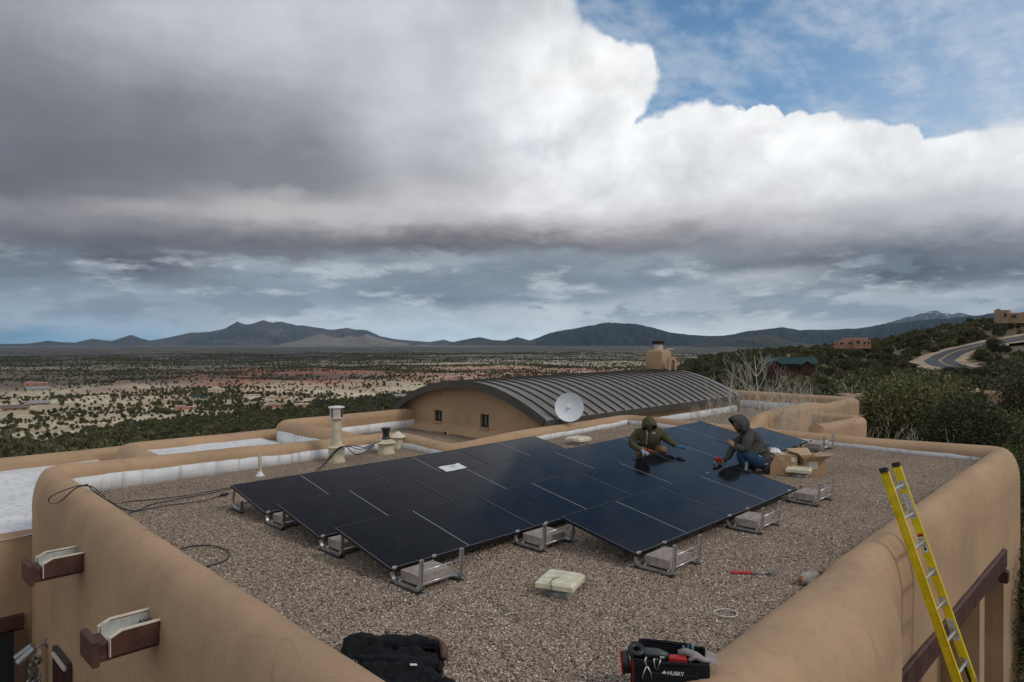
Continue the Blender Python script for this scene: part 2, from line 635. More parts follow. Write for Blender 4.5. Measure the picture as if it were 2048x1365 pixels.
def mat_gravel(name, scale=78.0, tint=(1, 1, 1)):
    m, t, b = newmat(name, 0.85, 0, 0.3)
    c = wcoord(t)
    d1 = voro(t, c, scale)
    cc = voro(t, c, scale, out='Color')
    r, g, b_ = xyz(t, cc)
    tint = (1.12, 1.06, 1.0)
    st = [(0.0, (0.045, 0.036, 0.030)), (0.16, (0.17, 0.13, 0.10)), (0.34, (0.36, 0.28, 0.21)), (0.55, (0.50, 0.41, 0.32)),
          (0.74, (0.30, 0.24, 0.20)), (0.86, (0.47, 0.32, 0.21)), (0.95, (0.70, 0.61, 0.51)), (1.0, (0.82, 0.76, 0.68))]
    base = ramp(t, r, [(p, [q * w for q, w in zip(col, tint)]) for p, col in st])
    base = mix(t, d1.ss(0.48, 0.78) * 0.80, base, (0.030, 0.024, 0.02))
    big = noise(t, c, 0.7, 5, 0.6)
    base = mix(t, 1.0, base, ramp(t, big, [(0.3, (0.80, 0.80, 0.81)), (0.7, (1.15, 1.14, 1.10))]), 'MULTIPLY')
    t.links.new(base, b.inputs['Base Color'])
    h = (1.0 - d1) + g * 0.6
    bump(t, b, h, 1.0, 0.012)
    return m


ADOBE = (0.475, 0.318, 0.196)
M_ad = mat_adobe('tan_stucco', ADOBE)
M_white = mat_white_coat()
M_grav = mat_gravel('roof_gravel')
M_glass_panel = None
M_alu = simple('galvanised_aluminium', (0.52, 0.53, 0.53), 0.36, 0.85, 0.15, 20, 0.2, 90, 0.001)
M_rod = simple('bright_steel_rod', (0.68, 0.69, 0.70), 0.3, 0.9, 0.1, 20)
M_black = simple('black_rubber', (0.018, 0.018, 0.019), 0.7, 0, 0.3, 30, 0.2, 120, 0.001)
M_blackpl = simple('black_plastic', (0.02, 0.02, 0.022), 0.38, 0, 0.2, 20)
M_cable = simple('black_cable_sheath', (0.022, 0.023, 0.026), 0.45, 0, 0.2, 20)
M_block = simple('concrete_block', (0.34, 0.285, 0.25), 0.93, 0, 0.22, 14, 0.7, 110, 0.004, 0.2)
M_cream = simple('weathered_cream_plastic', (0.70, 0.65, 0.48), 0.55, 0, 0.18, 9, 0.2, 40, 0.002)
M_creammet = simple('cream_painted_metal', (0.56, 0.50, 0.35), 0.55, 0.0, 0.18, 7, 0.2, 40, 0.002)
M_galv = simple('grey_galvanised_metal', (0.42, 0.45, 0.45), 0.42, 0.6, 0.2, 12)
M_pinkmet = simple('faded_flue_cap_metal', (0.60, 0.53, 0.47), 0.5, 0.2, 0.16, 9)
M_woodred = simple('dark_red_stained_wood', (0.075, 0.030, 0.022), 0.6, 0, 0.35, 6, 0.6, 35, 0.004)
M_trim = simple('cream_painted_flashing', (0.72, 0.62, 0.50), 0.5, 0, 0.10, 10)
M_trough = simple('grey_painted_trough', (0.46, 0.47, 0.44), 0.5, 0, 0.2, 7)
M_debris = simple('wet_leaf_debris', (0.03, 0.035, 0.035), 0.8, 0, 0.5, 30, 1.0, 60, 0.01)
M_seam = simple('bronze_roof_metal', (0.250, 0.230, 0.205), 0.46, 0.25, 0.12, 2.0, 0.08, 5, 0.01)
M_seamd = simple('bronze_roof_seam', (0.085, 0.074, 0.064), 0.45, 0.5, 0.12, 3)
M_fascia = simple('bronze_fascia', (0.085, 0.080, 0.068), 0.5, 0.3, 0.15, 2)
M_dish = simple('white_dish_plastic', (0.74, 0.80, 0.84), 0.4, 0, 0.03, 4)
M_yel = simple('yellow_fibreglass', (0.78, 0.60, 0.012), 0.38, 0, 0.13, 9, 0.05, 60, 0.001)
M_rung = simple('ribbed_aluminium_rung', (0.60, 0.60, 0.58), 0.35, 0.8, 0.12, 20, 0.3, 120, 0.001)
M_stick = simple('white_sticker', (0.72, 0.71, 0.68), 0.5, 0, 0.06, 30)
M_print = simple('grey_print', (0.30, 0.30, 0.30), 0.6, 0, 0.1, 30)
M_ink = simple('black_print', (0.012, 0.012, 0.012), 0.6, 0, 0.1, 30)
M_redpr = simple('red_print', (0.35, 0.02, 0.03), 0.6, 0, 0.1, 30)
M_paper = simple('white_paper', (0.78, 0.78, 0.80), 0.8, 0, 0.06, 12, 0.3, 12, 0.004)
M_card = simple('brown_cardboard', (0.40, 0.26, 0.14), 0.85, 0, 0.10, 8, 0.2, 50, 0.002)
M_cardin = simple('pale_cardboard_inside', (0.46, 0.34, 0.22), 0.85, 0, 0.10, 8)
M_tape = simple('beige_packing_tape', (0.47, 0.36, 0.24), 0.35, 0, 0.05, 8)
M_red = simple('red_rubber_grip', (0.52, 0.028, 0.035), 0.5, 0, 0.15, 20)
M_redpl = simple('red_plastic', (0.40, 0.022, 0.016), 0.36, 0, 0.1, 20)
M_steel = simple('worn_steel', (0.34, 0.35, 0.35), 0.4, 0.8, 0.25, 30)
M_cloth = simple('worn_canvas_glove', (0.36, 0.34, 0.29), 0.95, 0, 0.2, 12, 0.6, 90, 0.003, 0.1)
M_rust = simple('orange_brown_glove_lining', (0.33, 0.085, 0.03), 0.9, 0, 0.2, 12)
M_bag = simple('black_nylon', (0.010, 0.011, 0.013), 0.85, 0, 0.35, 20, 0.6, 200, 0.002, 0.25)
M_lining = simple('brown_fleece_lining', (0.13, 0.085, 0.06), 0.95, 0, 0.3, 18, 0.8, 80, 0.004, 0.1)
M_greytool = simple('dark_grey_tool_plastic', (0.07, 0.085, 0.08), 0.5, 0, 0.3, 14)
M_greycl = simple('grey_work_glove', (0.30, 0.26, 0.25), 0.9, 0, 0.2, 14, 0.5, 80, 0.003)
M_glassd = simple('dark_window_glass', (0.05, 0.065, 0.065), 0.08, 0, 0.2, 2)
M_glasst = simple('pale_curtain_behind_glass', (0.26, 0.31, 0.30), 0.25, 0, 0.3, 6)
M_frame = simple('dark_window_frame', (0.045, 0.04, 0.035), 0.5, 0, 0.1, 10)
M_hair = simple('dark_brown_hair', (0.02, 0.013, 0.01), 0.6)
M_skin = simple('skin', (0.30, 0.155, 0.10), 0.55, 0, 0.08, 20)
M_olive = simple('olive_hoodie_cotton', (0.088, 0.082, 0.044), 0.95, 0, 0.18, 14, 0.7, 160, 0.004, 0.15)
M_oliveD = simple('olive_hood_inside', (0.022, 0.022, 0.012), 0.95, 0, 0.18, 14, 0.5, 160, 0.004, 0.1)
M_grey = simple('charcoal_hoodie_fleece', (0.078, 0.078, 0.074), 0.95, 0, 0.2, 14, 0.7, 160, 0.004, 0.15)
M_greyD = simple('charcoal_hood_inside', (0.02, 0.02, 0.019), 0.95, 0, 0.2, 14, 0.5, 160, 0.004, 0.1)
M_jean = simple('blue_denim', (0.022, 0.050, 0.105), 0.9, 0, 0.3, 14, 0.6, 160, 0.003, 0.2)
M_khaki = simple('tan_work_trousers', (0.22, 0.135, 0.065), 0.9, 0, 0.2, 14, 0.6, 160, 0.003, 0.2)
M_glove = simple('pale_blue_work_glove', (0.28, 0.38, 0.50), 0.8, 0, 0.25, 30, 0.4, 120, 0.002)
M_gloved = simple('teal_nitrile_glove', (0.02, 0.16, 0.22), 0.6, 0, 0.2, 30)
M_boot = simple('dark_leather_boot', (0.03, 0.024, 0.02), 0.6, 0, 0.25, 30)
M_lime = simple('lime_green_clip', (0.40, 0.60, 0.02), 0.5)
M_cord = simple('pale_drawstring', (0.55, 0.52, 0.45), 0.8)
M_orange = simple('orange_plastic', (0.60, 0.20, 0.03), 0.5)

# ------------------------------------------------------------------ the adobe house under the camera
house = empty('adobe_house', W(0, 0, -4.0) , 0, 'large tan adobe house with rounded parapets, gravel roof and metal barrel vault, filling the foreground', 'house')
H0 = house.location.copy()


def hp(o):
    """parent a world-space part to the house"""
    o.parent = house
    o.matrix_parent_inverse = Matrix.Translation(-H0)
    return o


def resample(pts, closed, r=0.4, step=0.28, ZO=0.0):
    """pts: (U, V, ztop, a, b); fillet the corners, then sample"""
    n = len(pts)
    P_ = [np.array(list(p) + [ZO] * (6 - len(p)), float) for p in pts]
    out = []
    segs = n if closed else n - 1
    poly = []
    for i in range(n):
        if not closed and i in (0, n - 1):
            poly.append(P_[i]); continue
        p, q, s_ = P_[i - 1], P_[i], P_[(i + 1) % n]
        d1, d2 = p[:2] - q[:2], s_[:2] - q[:2]
        l1, l2 = np.linalg.norm(d1), np.linalg.norm(d2)
        cosang = np.dot(d1, d2) / (l1 * l2)
        if cosang < -0.98:
            poly.append(q); continue
        rr = min(r, l1 * .45, l2 * .45)
        a = q + (p - q) * (rr / l1)
        c = q + (s_ - q) * (rr / l2)
        for t in np.linspace(0, 1, 7):
            b = (1 - t) ** 2 * a + 2 * t * (1 - t) * q + t * t * c
            poly.append(b)
    if closed:
        poly.append(poly[0])
    for i in range(len(poly) - 1):
        p, q = poly[i], poly[i + 1]
        L_ = np.linalg.norm(q[:2] - p[:2])
        m = max(1, int(round(L_ / step)))
        for k in range(m):
            out.append(p + (q - p) * k / m)
    if not closed:
        out.append(poly[-1])
    return out


def wall(name, pts, zin, zout, closed=False, r=0.2, fil=0.4, mat=None, seed=0.0, out_left=False, caps=True, arc=12, ro=None):
    """parapet wall with a rounded top; normal to the right of the path (or left) is 'outside'"""
    S = resample(pts, closed, fil, ZO=zout)
    ro = ro or r
    n = len(S)
    vs, fs = [], []
    pn = arc + 3
    for i, p in enumerate(S):
        a_ = S[i - 1] if (closed or i > 0) else S[i]
        b_ = S[(i + 1) % n] if (closed or i < n - 1) else S[i]
        t = (b_ - a_)[:2]
        t = t / (np.linalg.norm(t) + 1e-9)
        nn = np.array([t[1], -t[0]])
        if out_left:
            nn = -nn
        zt, a, b = p[2], p[3], p[4]
        prof = [(-a, zin), (-a, min(zin + 0.6 * (zt - r - zin), zt - r))]
        for k in range(arc + 1):
            th = math.pi * (1 - k / arc)
            rr_ = r if th > math.pi / 2 else ro
            prof.append(((b - a) / 2 + (a + b) / 2 * math.cos(th), zt - rr_ + rr_ * math.sin(th) ** (0.85 if th > math.pi / 2 else 1.15)))
        zo = p[5]
        prof.append((b, zt - ro - 0.5 * (zt - ro - zo) if zo > -3 else zt - ro - 0.8))
        prof.append((b, zo))
        for k, (o_, z) in enumerate(prof):
            U, V = p[0] + nn[0] * o_, p[1] + nn[1] * o_
            e = fbm(U * .7 + seed, V * .7, z * .7, 3) * 0.016
            U += nn[0] * e; V += nn[1] * e
            zz = z + (fbm(p[0] * 0.5 + seed, p[1] * 0.5, 3.1, 3) * 0.014 if 1 < k < len(prof) - 1 else 0)
            vs.append(W(U, V, zz))
        m = len(prof)
    for i in range(n if closed else n - 1):
        j = (i + 1) % n
        for k in range(m - 1):
            fs.append((i * m + k, j * m + k, j * m + k + 1, i * m + k + 1))
    if not closed and caps:
        fs.append(tuple(range(m)))
        fs.append(tuple((n - 1) * m + k for k in range(m))[::-1])
    me = mesh_of(name, vs, fs)
    o = link(name, me, mat or M_ad, smooth=True)
    me.set_sharp_from_angle(angle=R(60))
    return hp(o)


def coat(name, line, z0, z1, seed=0.0):
    """white roof coating turned up the inside face of a parapet, ragged at its top edge. line: (U,V) pairs"""
    vs, fs = [], []
    pts = []
    for (a, b) in zip(line[:-1], line[1:]):
        L_ = math.dist(a[:2], b[:2])
        m = max(2, int(L_ / 0.06))
        for k in range(m):
            t = k / m
            pts.append([a[i] + (b[i] - a[i]) * t for i in range(len(a))])
    pts.append(list(line[-1]))
    for p in pts:
        U, V = p[:2]
        base = z0 + (gz(U) if z0 > -0.1 else 0)
        top = (p[2] if len(p) > 2 else z1) + fbm(U * 1.2 + seed, V * 1.2, 1.0, 5) * 0.022
        vs += [W(U, V, base - 0.04), W(U, V, base + (top - base) * .5), W(U, V, top)]
    for i in range(len(pts) - 1):
        for k in range(2):
            fs.append((i * 3 + k, (i + 1) * 3 + k, (i + 1) * 3 + k + 1, i * 3 + k + 1))
    o = link(name, mesh_of(name, vs, fs), M_white, smooth=True)
    so = o.modifiers.new('thick', 'SOLIDIFY'); so.thickness = 0.012; so.offset = 0
    return hp(o)


def slab(name, poly, z, mat, step=0.25, amp=0.01, zf=None, skip=None, seed=0):
    """roof sheet over a U,V rectangle (u0,v0,u1,v1)"""
    u0, v0, u1, v1 = poly
    nu, nv = max(2, int((u1 - u0) / step)), max(2, int((v1 - v0) / step))
    vs, fs = [], []
    for i in range(nu + 1):
        for j in range(nv + 1):
            U, V = u0 + (u1 - u0) * i / nu, v0 + (v1 - v0) * j / nv
            zz = (zf(U, V) if zf else z) + amp * fbm(U * 1.3 + seed, V * 1.3, 0.5, 4)
            vs.append(W(U, V, zz))
    for i in range(nu):
        for j in range(nv):
            U, V = u0 + (u1 - u0) * (i + .5) / nu, v0 + (v1 - v0) * (j + .5) / nv
            if skip and skip(U, V):
                continue
            a = i * (nv + 1) + j
            fs.append((a, a + nv + 1, a + nv + 2, a + 1))
    return hp(link(name, mesh_of(name, vs, fs), mat, smooth=True))


# --- main gravel roof and its parapet
slab('gravel_roof', (-1.45, -2.8, 11.1, 7.15), 0, M_grav, 0.14, 0.014, zf=lambda U, V: gz(U), skip=lambda U, V: U > 5.0 and V < -1.2)
A_, B_ = 0.20, 0.24
main = [(-1.60, -2.92, .45, .22, .22), (0.5, -2.92, .41, A_, A_), (3.0, -2.92, .36, A_, A_), (5.0, -2.92, .34, A_, A_), (5.0, -1.14, .25, .18, .18), (7.0, -1.14, .33, .18, .18), (9.5, -1.14, .35, .18, .18),
        (11.12, -1.14, .36, .18, .18), (11.12, 2.0, .34, .19, .2), (11.12, 5.0, .35, .2, .22), (11.10, 7.18, .42, .22, .26), (9.7, 7.18, .39, .22, .24), (9.36, 7.18, .385, .22, .24), (9.35, 7.18, .385, .22, .24, -1.0), (5.7, 7.18, .33, .22, .24, -1.0), (3.9, 7.18, .29, .22, .24, -1.0), (3.01, 7.20, .28, .22, .26, -1.0), (3.0, 7.20, .28, .22, .26), (2.92, 7.20, .28, .22, .34), (2.8, 7.21, .275, .22, .43), (2.62, 7.22, .27, .22, .49), (2.3, 7.22, .27, .22, .51),
        (1.8, 7.22, .25, .22, .52), (-0.3, 7.22, .20, .22, .52), (-1.60, 7.22, .2, .22, .4), (-1.60, 5.8, .21, .24, .3), (-1.60, 3.5, .26, .24, .26), (-1.60, 2.2, .28, .24, .24), (-1.60, 1.3, .32, .23, .23), (-1.60, 0.0, .37, .22, .22), (-1.60, -1.6, .41, .22, .22)]
# path runs +U along the back, +V along the far right, back along the near right: outside is on its left in (U,V)
wall('parapet_wall', main, -0.15, -4.3, closed=True, r=0.18, fil=0.34, out_left=False, ro=0.52)
coat('parapet_coating', [(-1.30, -2.70, .26), (0, -2.70, .24), (3, -2.70, .19), (4.78, -2.70, .18)], 0.0, 0.22, 1)
coat('parapet_coating', [(4.775, -2.70, .18), (4.775, -0.95, .12)], 0.0, 0.15, 2)
coat('parapet_coating', [(4.78, -0.935, .12), (7, -0.935, .17), (9, -0.935, .20), (10.9, -0.935, .25)], 0.0, 0.2, 3)
coat('parapet_coating', [(10.905, -0.93, .25), (10.905, 3.0, .22), (10.89, 6.9, .22)], 0.0, 0.22, 4)


# --- lower wing on the left: white roof, outer parapet, face with door beam
slab('white_roof', (-14, -9.8, .8, -3.1), -0.60, M_white, 0.4, 0.03)
wall('wing_wall', [(-14, -3.28, -0.60, .16, .16), (-1.7, -3.28, -0.57, .16, .16)], -0.9, -4.3, r=0.05, out_left=True, seed=4)
wall('wing_parapet', [(-14, -9.75, -.36, .2, .2), (2.0, -9.75, -.33, .2, .2)], -.8, -4.3, r=0.14, seed=7)
b = MB()
M_l = Matrix.Rotation(-AY, 4, 'Z')
b.box(W(-3.6, -3.09, -1.87), (0.12, 3.5, 0.20), M=M_l, bev=.01)
hp(b.build('door_beam', M_woodred))
b = MB()
b.box(W(-3.6, -3.10, -3.1), (0.06, 3.3, 2.2), M=M_l)
hp(b.build('dark_doorway', M_black))
b = MB()
b.box(W(-1.90, -3.07, -3.1), (0.10, 0.14, 2.2), M=M_l, bev=.01)
hp(b.build('door_post', simple('brown_door_post', (0.16, 0.09, 0.05), 0.7)))

# --- middle low roof with white floor
pA, pB = PZ(228, 888, .05), PZ(545, 858, .05)
uA, uB = UV(pA), UV(pB)
slab('white_roof', (uA[0] + .2, uA[1], 3.8, -3.1), -0.12, M_white, 0.4, 0.02, seed=3)
wall('low_parapet', [(uA[0] + .13, -3.2, .08, .2, .2), (uA[0] + .13, uA[1] + .1, .045, .2, .2), (uB[0] + .3, uA[1] + .2, .05, .2, .2)], -.3, -1.6, r=0.15, fil=.5, seed=9)

# --- raised gravel roof in front of the vault
slab('gravel_roof', (3.9, -7.9, 9.2, -1.3), -0.2, M_grav, 0.25, 0.03, seed=5)
wall('side_parapet', [(4.0, -2.98, .37, .2, .2), (4.0, -6.55, .36, .2, .2), (8.3, -6.75, .34, .2, .2)], -.4, -1.7, r=0.18, fil=.5, seed=12)
coat('parapet_coating', [(4.25, -6.32, .02), (8.2, -6.52, .04)], -0.2, 0.02, 6)
# white outer face of that parapet, above the middle roof
o = coat('white_wall_face', [(3.785, -3.15, .14), (3.785, -4.6, .14), (3.785, -6.2, .16)], -0.12, 0.14, 7)

# --- barrel vault
UG, UE = 8.25, 18.0
arc_px = [(783, 824), (790, 811), (803, 799), (820, 787), (840, 777), (862, 769), (890, 764), (916, 762), (940, 763.5), (965, 768), (990, 777), (1015, 789), (1040, 804), (1064, 821), (1090, 842)]
prof = []
for q in arc_px:
    p = PU(q[0], q[1], UG - .28)
    prof.append((UV(p)[1], p.z))
prof.sort(key=lambda q: q[0])
# smooth resample by arc length
pr = np.array(prof)
for _ in range(2):
    pr[1:-1] = pr[1:-1] * .5 + (pr[:-2] + pr[2:]) * .25
dl = np.r_[0, np.cumsum(np.hypot(np.diff(pr[:, 0]), np.diff(pr[:, 1])))]
tt = np.linspace(0, dl[-1], 37)
VP = np.c_[np.interp(tt, dl, pr[:, 0]), np.interp(tt, dl, pr[:, 1])]
vault = empty('barrel_vault', W(UG, -4.6, -.2), 0)
vault.parent = house
vault.matrix_parent_inverse = Matrix.Translation(-H0)
VL0 = vault.location.copy()


def vp_(o):
    o.parent = vault
    o.matrix_parent_inverse = (Matrix.Translation(VL0)).inverted()
    return o


# gable wall, set back under the roof edge, with two window recesses
gm = bmesh.new()


def vz(V):
    return float(np.interp(V, VP[:, 0], VP[:, 1]))


def pix_rect(x0, y0, x1, y1, U):
    a, c = PU(x0, y0, U), PU(x1, y1, U)
    return UV(a)[1], a.z, UV(c)[1], c.z


wins = [pix_rect(868.5, 820, 884, 844, UG), pix_rect(960.5, 828, 978, 857, UG)]
gv = sorted(set(list(np.linspace(VP[0, 0] + .02, VP[-1, 0] - .02, 60)) + [w[0] for w in wins] + [w[2] for w in wins]))
b = MB()
zb = -.35


def gq(v0, v1, z0a, z0b, z1a, z1b, U=UG):
    b.add([W(U, v0, z0a), W(U, v1, z0b), W(U, v1, z1b), W(U, v0, z1a)], [(0, 1, 2, 3)])


for v0, v1 in zip(gv[:-1], gv[1:]):
    cut = None
    for w in wins:
        if v0 >= w[0] - 1e-6 and v1 <= w[2] + 1e-6:
            cut = w
    ta, tb = vz(v0) - .04, vz(v1) - .04
    if cut:
        gq(v0, v1, zb, zb, cut[3], cut[3])
        gq(v0, v1, cut[1], cut[1], ta, tb)
    else:
        gq(v0, v1, zb, zb, ta, tb)
for w in wins:   # reveals
    v0, zt_, v1, zb_ = w
    D_ = .16
    for q in ([(0, v0, zb_), (D_, v0, zb_), (D_, v0, zt_), (0, v0, zt_)], [(0, v1, zb_), (D_, v1, zb_), (D_, v1, zt_), (0, v1, zt_)],
              [(0, v0, zb_), (0, v1, zb_), (D_, v1, zb_), (D_, v0, zb_)], [(0, v0, zt_), (0, v1, zt_), (D_, v1, zt_), (D_, v0, zt_)]):
        b.add([W(UG + q_[0], q_[1], q_[2]) for q_ in q], [(0, 1, 2, 3)])
vp_(b.build('gable_wall', M_ad))
# sloping stucco fillet along the gable foot
b = MB()
b.add([W(UG - .28, VP[0, 0], -.2), W(UG - .28, -1.3, -.2), W(UG + .0, -1.3, .02), W(UG + .0, VP[0, 0], .02)], [(0, 1, 2, 3)])
vp_(b.build('stucco_foot', M_ad))
for w in wins:
    v0, zt_, v1, zb_ = w
    wd_, ht = v1 - v0, zt_ - zb_
    wn = MB()
    for (cv_, cz_, sv, sz_) in (((v0 + v1) / 2, zt_ - .02, wd_, .04), ((v0 + v1) / 2, zb_ + .02, wd_, .04), (v0 + .02, (zt_ + zb_) / 2, .04, ht), (v1 - .02, (zt_ + zb_) / 2, .04, ht), ((v0 + v1) / 2, (zt_ + zb_) / 2, .02, ht)):
        wn.box(W(UG + .10, cv_, cz_), (sv, .05, sz_), M=M_l)
    wo_ = wn.build('window', M_frame)
    vp_(wo_)
    g = MB().box(W(UG + .13, (v0 * .55 + v1 * .45), (zt_ + zb_) / 2), (wd_ * .9, .01, ht), M=M_l)
    go = g.build('pane', M_glasst)
    go.parent = vault; go.matrix_parent_inverse = Matrix.Translation(VL0).inverted()
    s_ = MB().box(W(UG - .02, (v0 + v1) / 2, zb_ - .03), (wd_ + .06, .10, .05), M=M_l, bev=.01)
    so = s_.build('window_sill', M_ad)
    vp_(so)

# roof panels between standing seams
NS = 25
ud = [UG - .28 + (UE - UG + .28) * i / NS for i in range(NS + 1)]
wpan = ud[1] - ud[0]
M3 = Matrix.Rotation(-AY, 4, 'Z')    # local x = V, local y = U


def local_profile(u0, u1, th=.03, inset=0.0):
    vs, fs = [], []
    n = len(VP)
    for i, (V, z) in enumerate(VP):
        tx, tz = VP[min(i + 1, n - 1)] - VP[max(i - 1, 0)]
        L_ = math.hypot(tx, tz)
        nx, nz = -tz / L_, tx / L_
        for u in (u0, u1):
            vs.append((V, u, z)); vs.append((V - nx * th, u, z - nz * th))
    for i in range(n - 1):
        a, c = i * 4, (i + 1) * 4
        fs += [(a, a + 2, c + 2, c), (a + 1, c + 1, c + 3, a + 3), (a, c, c + 1, a + 1), (a + 2, a + 3, c + 3, c + 2)]
    fs += [(0, 1, 3, 2), ((n - 1) * 4, (n - 1) * 4 + 2, (n - 1) * 4 + 3, (n - 1) * 4 + 1)]
    return vs, fs


pv, pf = local_profile(0.004, wpan - .004)
pme = mesh_of('roof_panel', pv, pf)
pme.materials.append(M_seam)
for p in pme.polygons: p.use_smooth = True
pme.set_sharp_from_angle(angle=R(35))
sv, sf = [], []
n = len(VP)
for i, (V, z) in enumerate(VP):
    tx, tz = VP[min(i + 1, n - 1)] - VP[max(i - 1, 0)]
    L_ = math.hypot(tx, tz)
    nx, nz = -tz / L_, tx / L_
    for u, h in ((-.012, .0), (-.012, .040), (.012, .040), (.012, .0)):
        sv.append((V + nx * h, u, z + nz * h))
for i in range(n - 1):
    a, c = i * 4, (i + 1) * 4
    for k in range(3):
        sf.append((a + k, a + k + 1, c + k + 1, c + k))
sf += [(0, 1, 2, 3), tuple((n - 1) * 4 + k for k in (3, 2, 1, 0))]
sme = mesh_of('roof_seam', sv, sf)
sme.materials.append(M_seamd)
base = W(0, 0, 0)
for i in range(NS):
    for nm, me, u in (('roof_panel', pme, ud[i]), ('roof_seam', sme, ud[i])):
        o = bpy.data.objects.new(nm, me)
        COL.objects.link(o)
        o.rotation_euler = (0, 0, -AY)
        o.location = W(u, 0, 0)
        vp_(o)
# gable fascia: dark band following the arch, plus light drip edge
fb = MB()
for (u0, u1, h0, h1) in ((-.05, .0, -.155, .012),):
    n = len(VP)
    b0 = len(fb.v)
    for i, (V, z) in enumerate(VP):
        tx, tz = VP[min(i + 1, n - 1)] - VP[max(i - 1, 0)]
        L_ = math.hypot(tx, tz)
        nx, nz = -tz / L_, tx / L_
        for u, h in ((u0, h0), (u0, h1), (u1, h1), (u1, h0)):
            fb.v.append(tuple(W(UG - .28 + u, V + nx * h, z + nz * h)))
    for i in range(n - 1):
        a, c = b0 + i * 4, b0 + (i + 1) * 4
        for k in range(4):
            k2 = (k + 1) % 4
            fb.f.append((a + k, a + k2, c + k2, c + k)); fb.mi.append(0)
    fb.f.append((b0, b0 + 1, b0 + 2, b0 + 3)); fb.mi.append(0)
    e_ = b0 + (n - 1) * 4
    fb.f.append((e_ + 3, e_ + 2, e_ + 1, e_)); fb.mi.append(0)
vp_(fb.build('gable_fascia', M_fascia))
fb = MB()
ve, ze = VP[-1]
fb.box(W((UG - .28 + UE) / 2, ve + .005, ze - .09), (.03, UE - UG + .3, .17), M=M3)
vp_(fb.build('eave_fascia', M_fascia))
fb = MB()
fb.box(W((UG + UE) / 2, ve - .22, ze - .35), (.1, UE - UG - .1, 0.75), M=M3)
vp_(fb.build('side_wall', M_ad))
fb = MB()
fb.add([W(UE - .1, V, z - .03) for V, z in VP] + [W(UE - .1, V, -.6) for V, z in VP], [(i, i + 1, len(VP) + i + 1, len(VP) + i) for i in range(len(VP) - 1)])
vp_(fb.build('rear_gable_wall', M_ad))

# chimney on the ridge with round cap, and the small arched bell niche behind it
cu, cvv = 17.75, -4.35
cz0 = vz(cvv)
ch = empty('chimney', W(cu, cvv, cz0), -AY)
ch.parent = house; ch.matrix_parent_inverse = Matrix.Translation(-H0)
b = MB(); b.box((0, 0, .30), (.72, .62, .86), bev=.09)
b.build('stack', M_ad, ch, smooth=True, angle=50)
b = MB(); b.lathe((0, 0, .73), [(.17, 0), (.17, .20)], 20); b.build('pipe', M_pinkmet, ch, smooth=True, angle=50)
b = MB(); b.lathe((0, 0, .93), [(.20, 0), (.24, .03), (.20, .05), (.24, .07), (.25, .12), (.22, .15)], 20); b.build('cap', M_frame, ch, smooth=True, angle=50)
b = MB()
b.box((0, 0, -.06), (.86, .76, .10), bev=.02)
b.build('flashing', M_galv, ch)
nn_ = MB()
cz1 = vz(cvv + .2)
bs = []
for k in range(13):
    th = math.pi * k / 12
    bs.append((math.cos(th) * .20, math.sin(th) * .20 + .42))
nsc = .55
outl = [(.26, -.25)] + [(math.cos(math.pi * k / 12) * .27, math.sin(math.pi * k / 12) * .27 + .42) for k in range(13)] + [(-.27, -.25)]
inn = [(.12, -.25)] + [(math.cos(math.pi * k / 12) * .12, math.sin(math.pi * k / 12) * .14 + .38) for k in range(13)] + [(-.12, -.25)]
m_ = len(outl)
for y in (-.14, .14):
    nn_.v += [(x, y, z) for x, z in outl] + [(x, y, z) for x, z in inn]
for i in range(m_ - 1):
    nn_.f += [(i, i + 1, m_ + i + 1, m_ + i), (2 * m_ + i, 3 * m_ + i, 3 * m_ + i + 1, 2 * m_ + i + 1), (i, 2 * m_ + i, 2 * m_ + i + 1, i + 1), (m_ + i, m_ + i + 1, 3 * m_ + i + 1, 3 * m_ + i)]
nn_.mi = [0] * len(nn_.f)
p = PY(1343.5, 741, 24.6)
no = nn_.build('bell_niche', M_ad, None, smooth=True, angle=40)
no.location = p; no.rotation_euler = (0, 0, -AY + 1.1); no.scale = (.6, .6, .72)
hp(no)

# --- far right wing: roofs and parapets beyond the main roof
slab('gravel_roof', (11.3, -2.2, 19.7, 2.2), -.10, M_grav, 0.4, 0.03, seed=8)
coat('parapet_coating', [(8.6, ve - .10, .10), (UE, ve - .10, .12)], -0.1, 0.1, 14)
p0 = PZ(1455, 779, .5); p1 = PZ(1724, 796, .5)
a0, a1 = UV(p0), UV(p1)
W1 = []
for q in [(1725, 796), (1702, 796), (1657, 806), (1621, 804), (1564, 815), (1526, 826), (1480, 838)]:
    p = PV(q[0], q[1], a1[1] - .2)
    if UV(p)[0] > 11.9: W1.append((UV(p)[0] - .2, a1[1] - .2, p.z, .18, .2))
W1.append((11.3, a1[1] - .2, .12, .16, .16))
wall('far_parapet', [(a0[0], a0[1], .5, .2, .2), (a1[0] - .1, a1[1] - .2, .5, .2, .2)] + W1[1:], -.3, -1.6, r=.17, fil=.5, seed=21)
coat('parapet_coating', [(a0[0] - .3, a0[1] + .3, .18), (a1[0] - .45, a1[1] - .6, .2)], -.10, .18, 15)
V2 = a1[1] + 1.25
W2U = UV(PV(1725, 832, V2))[0]
slab('white_roof', (11.4, a1[1] - .1, W2U - .1, V2 - .1), -.22, M_white, 0.4, 0.03, seed=9)
W2 = []
for q in [(1725, 832), (1700, 837), (1660, 845), (1630, 848), (1600, 851), (1579, 856)]:
    p = PV(q[0], q[1], V2)
    if UV(p)[0] > 11.6: W2.append((UV(p)[0], V2, p.z, .16, .2))
W2.append((max(11.9, W2[-1][0] - .8), V2, .16, .15, .18)); W2.append((11.3, V2, .06, .14, .16))
wall('court_parapet', [(W2[0][0] + .1, a1[1] - .1, W2[0][2], .2, .2)] + W2, -.4, -4.2, r=.15, fil=.45, seed=25)
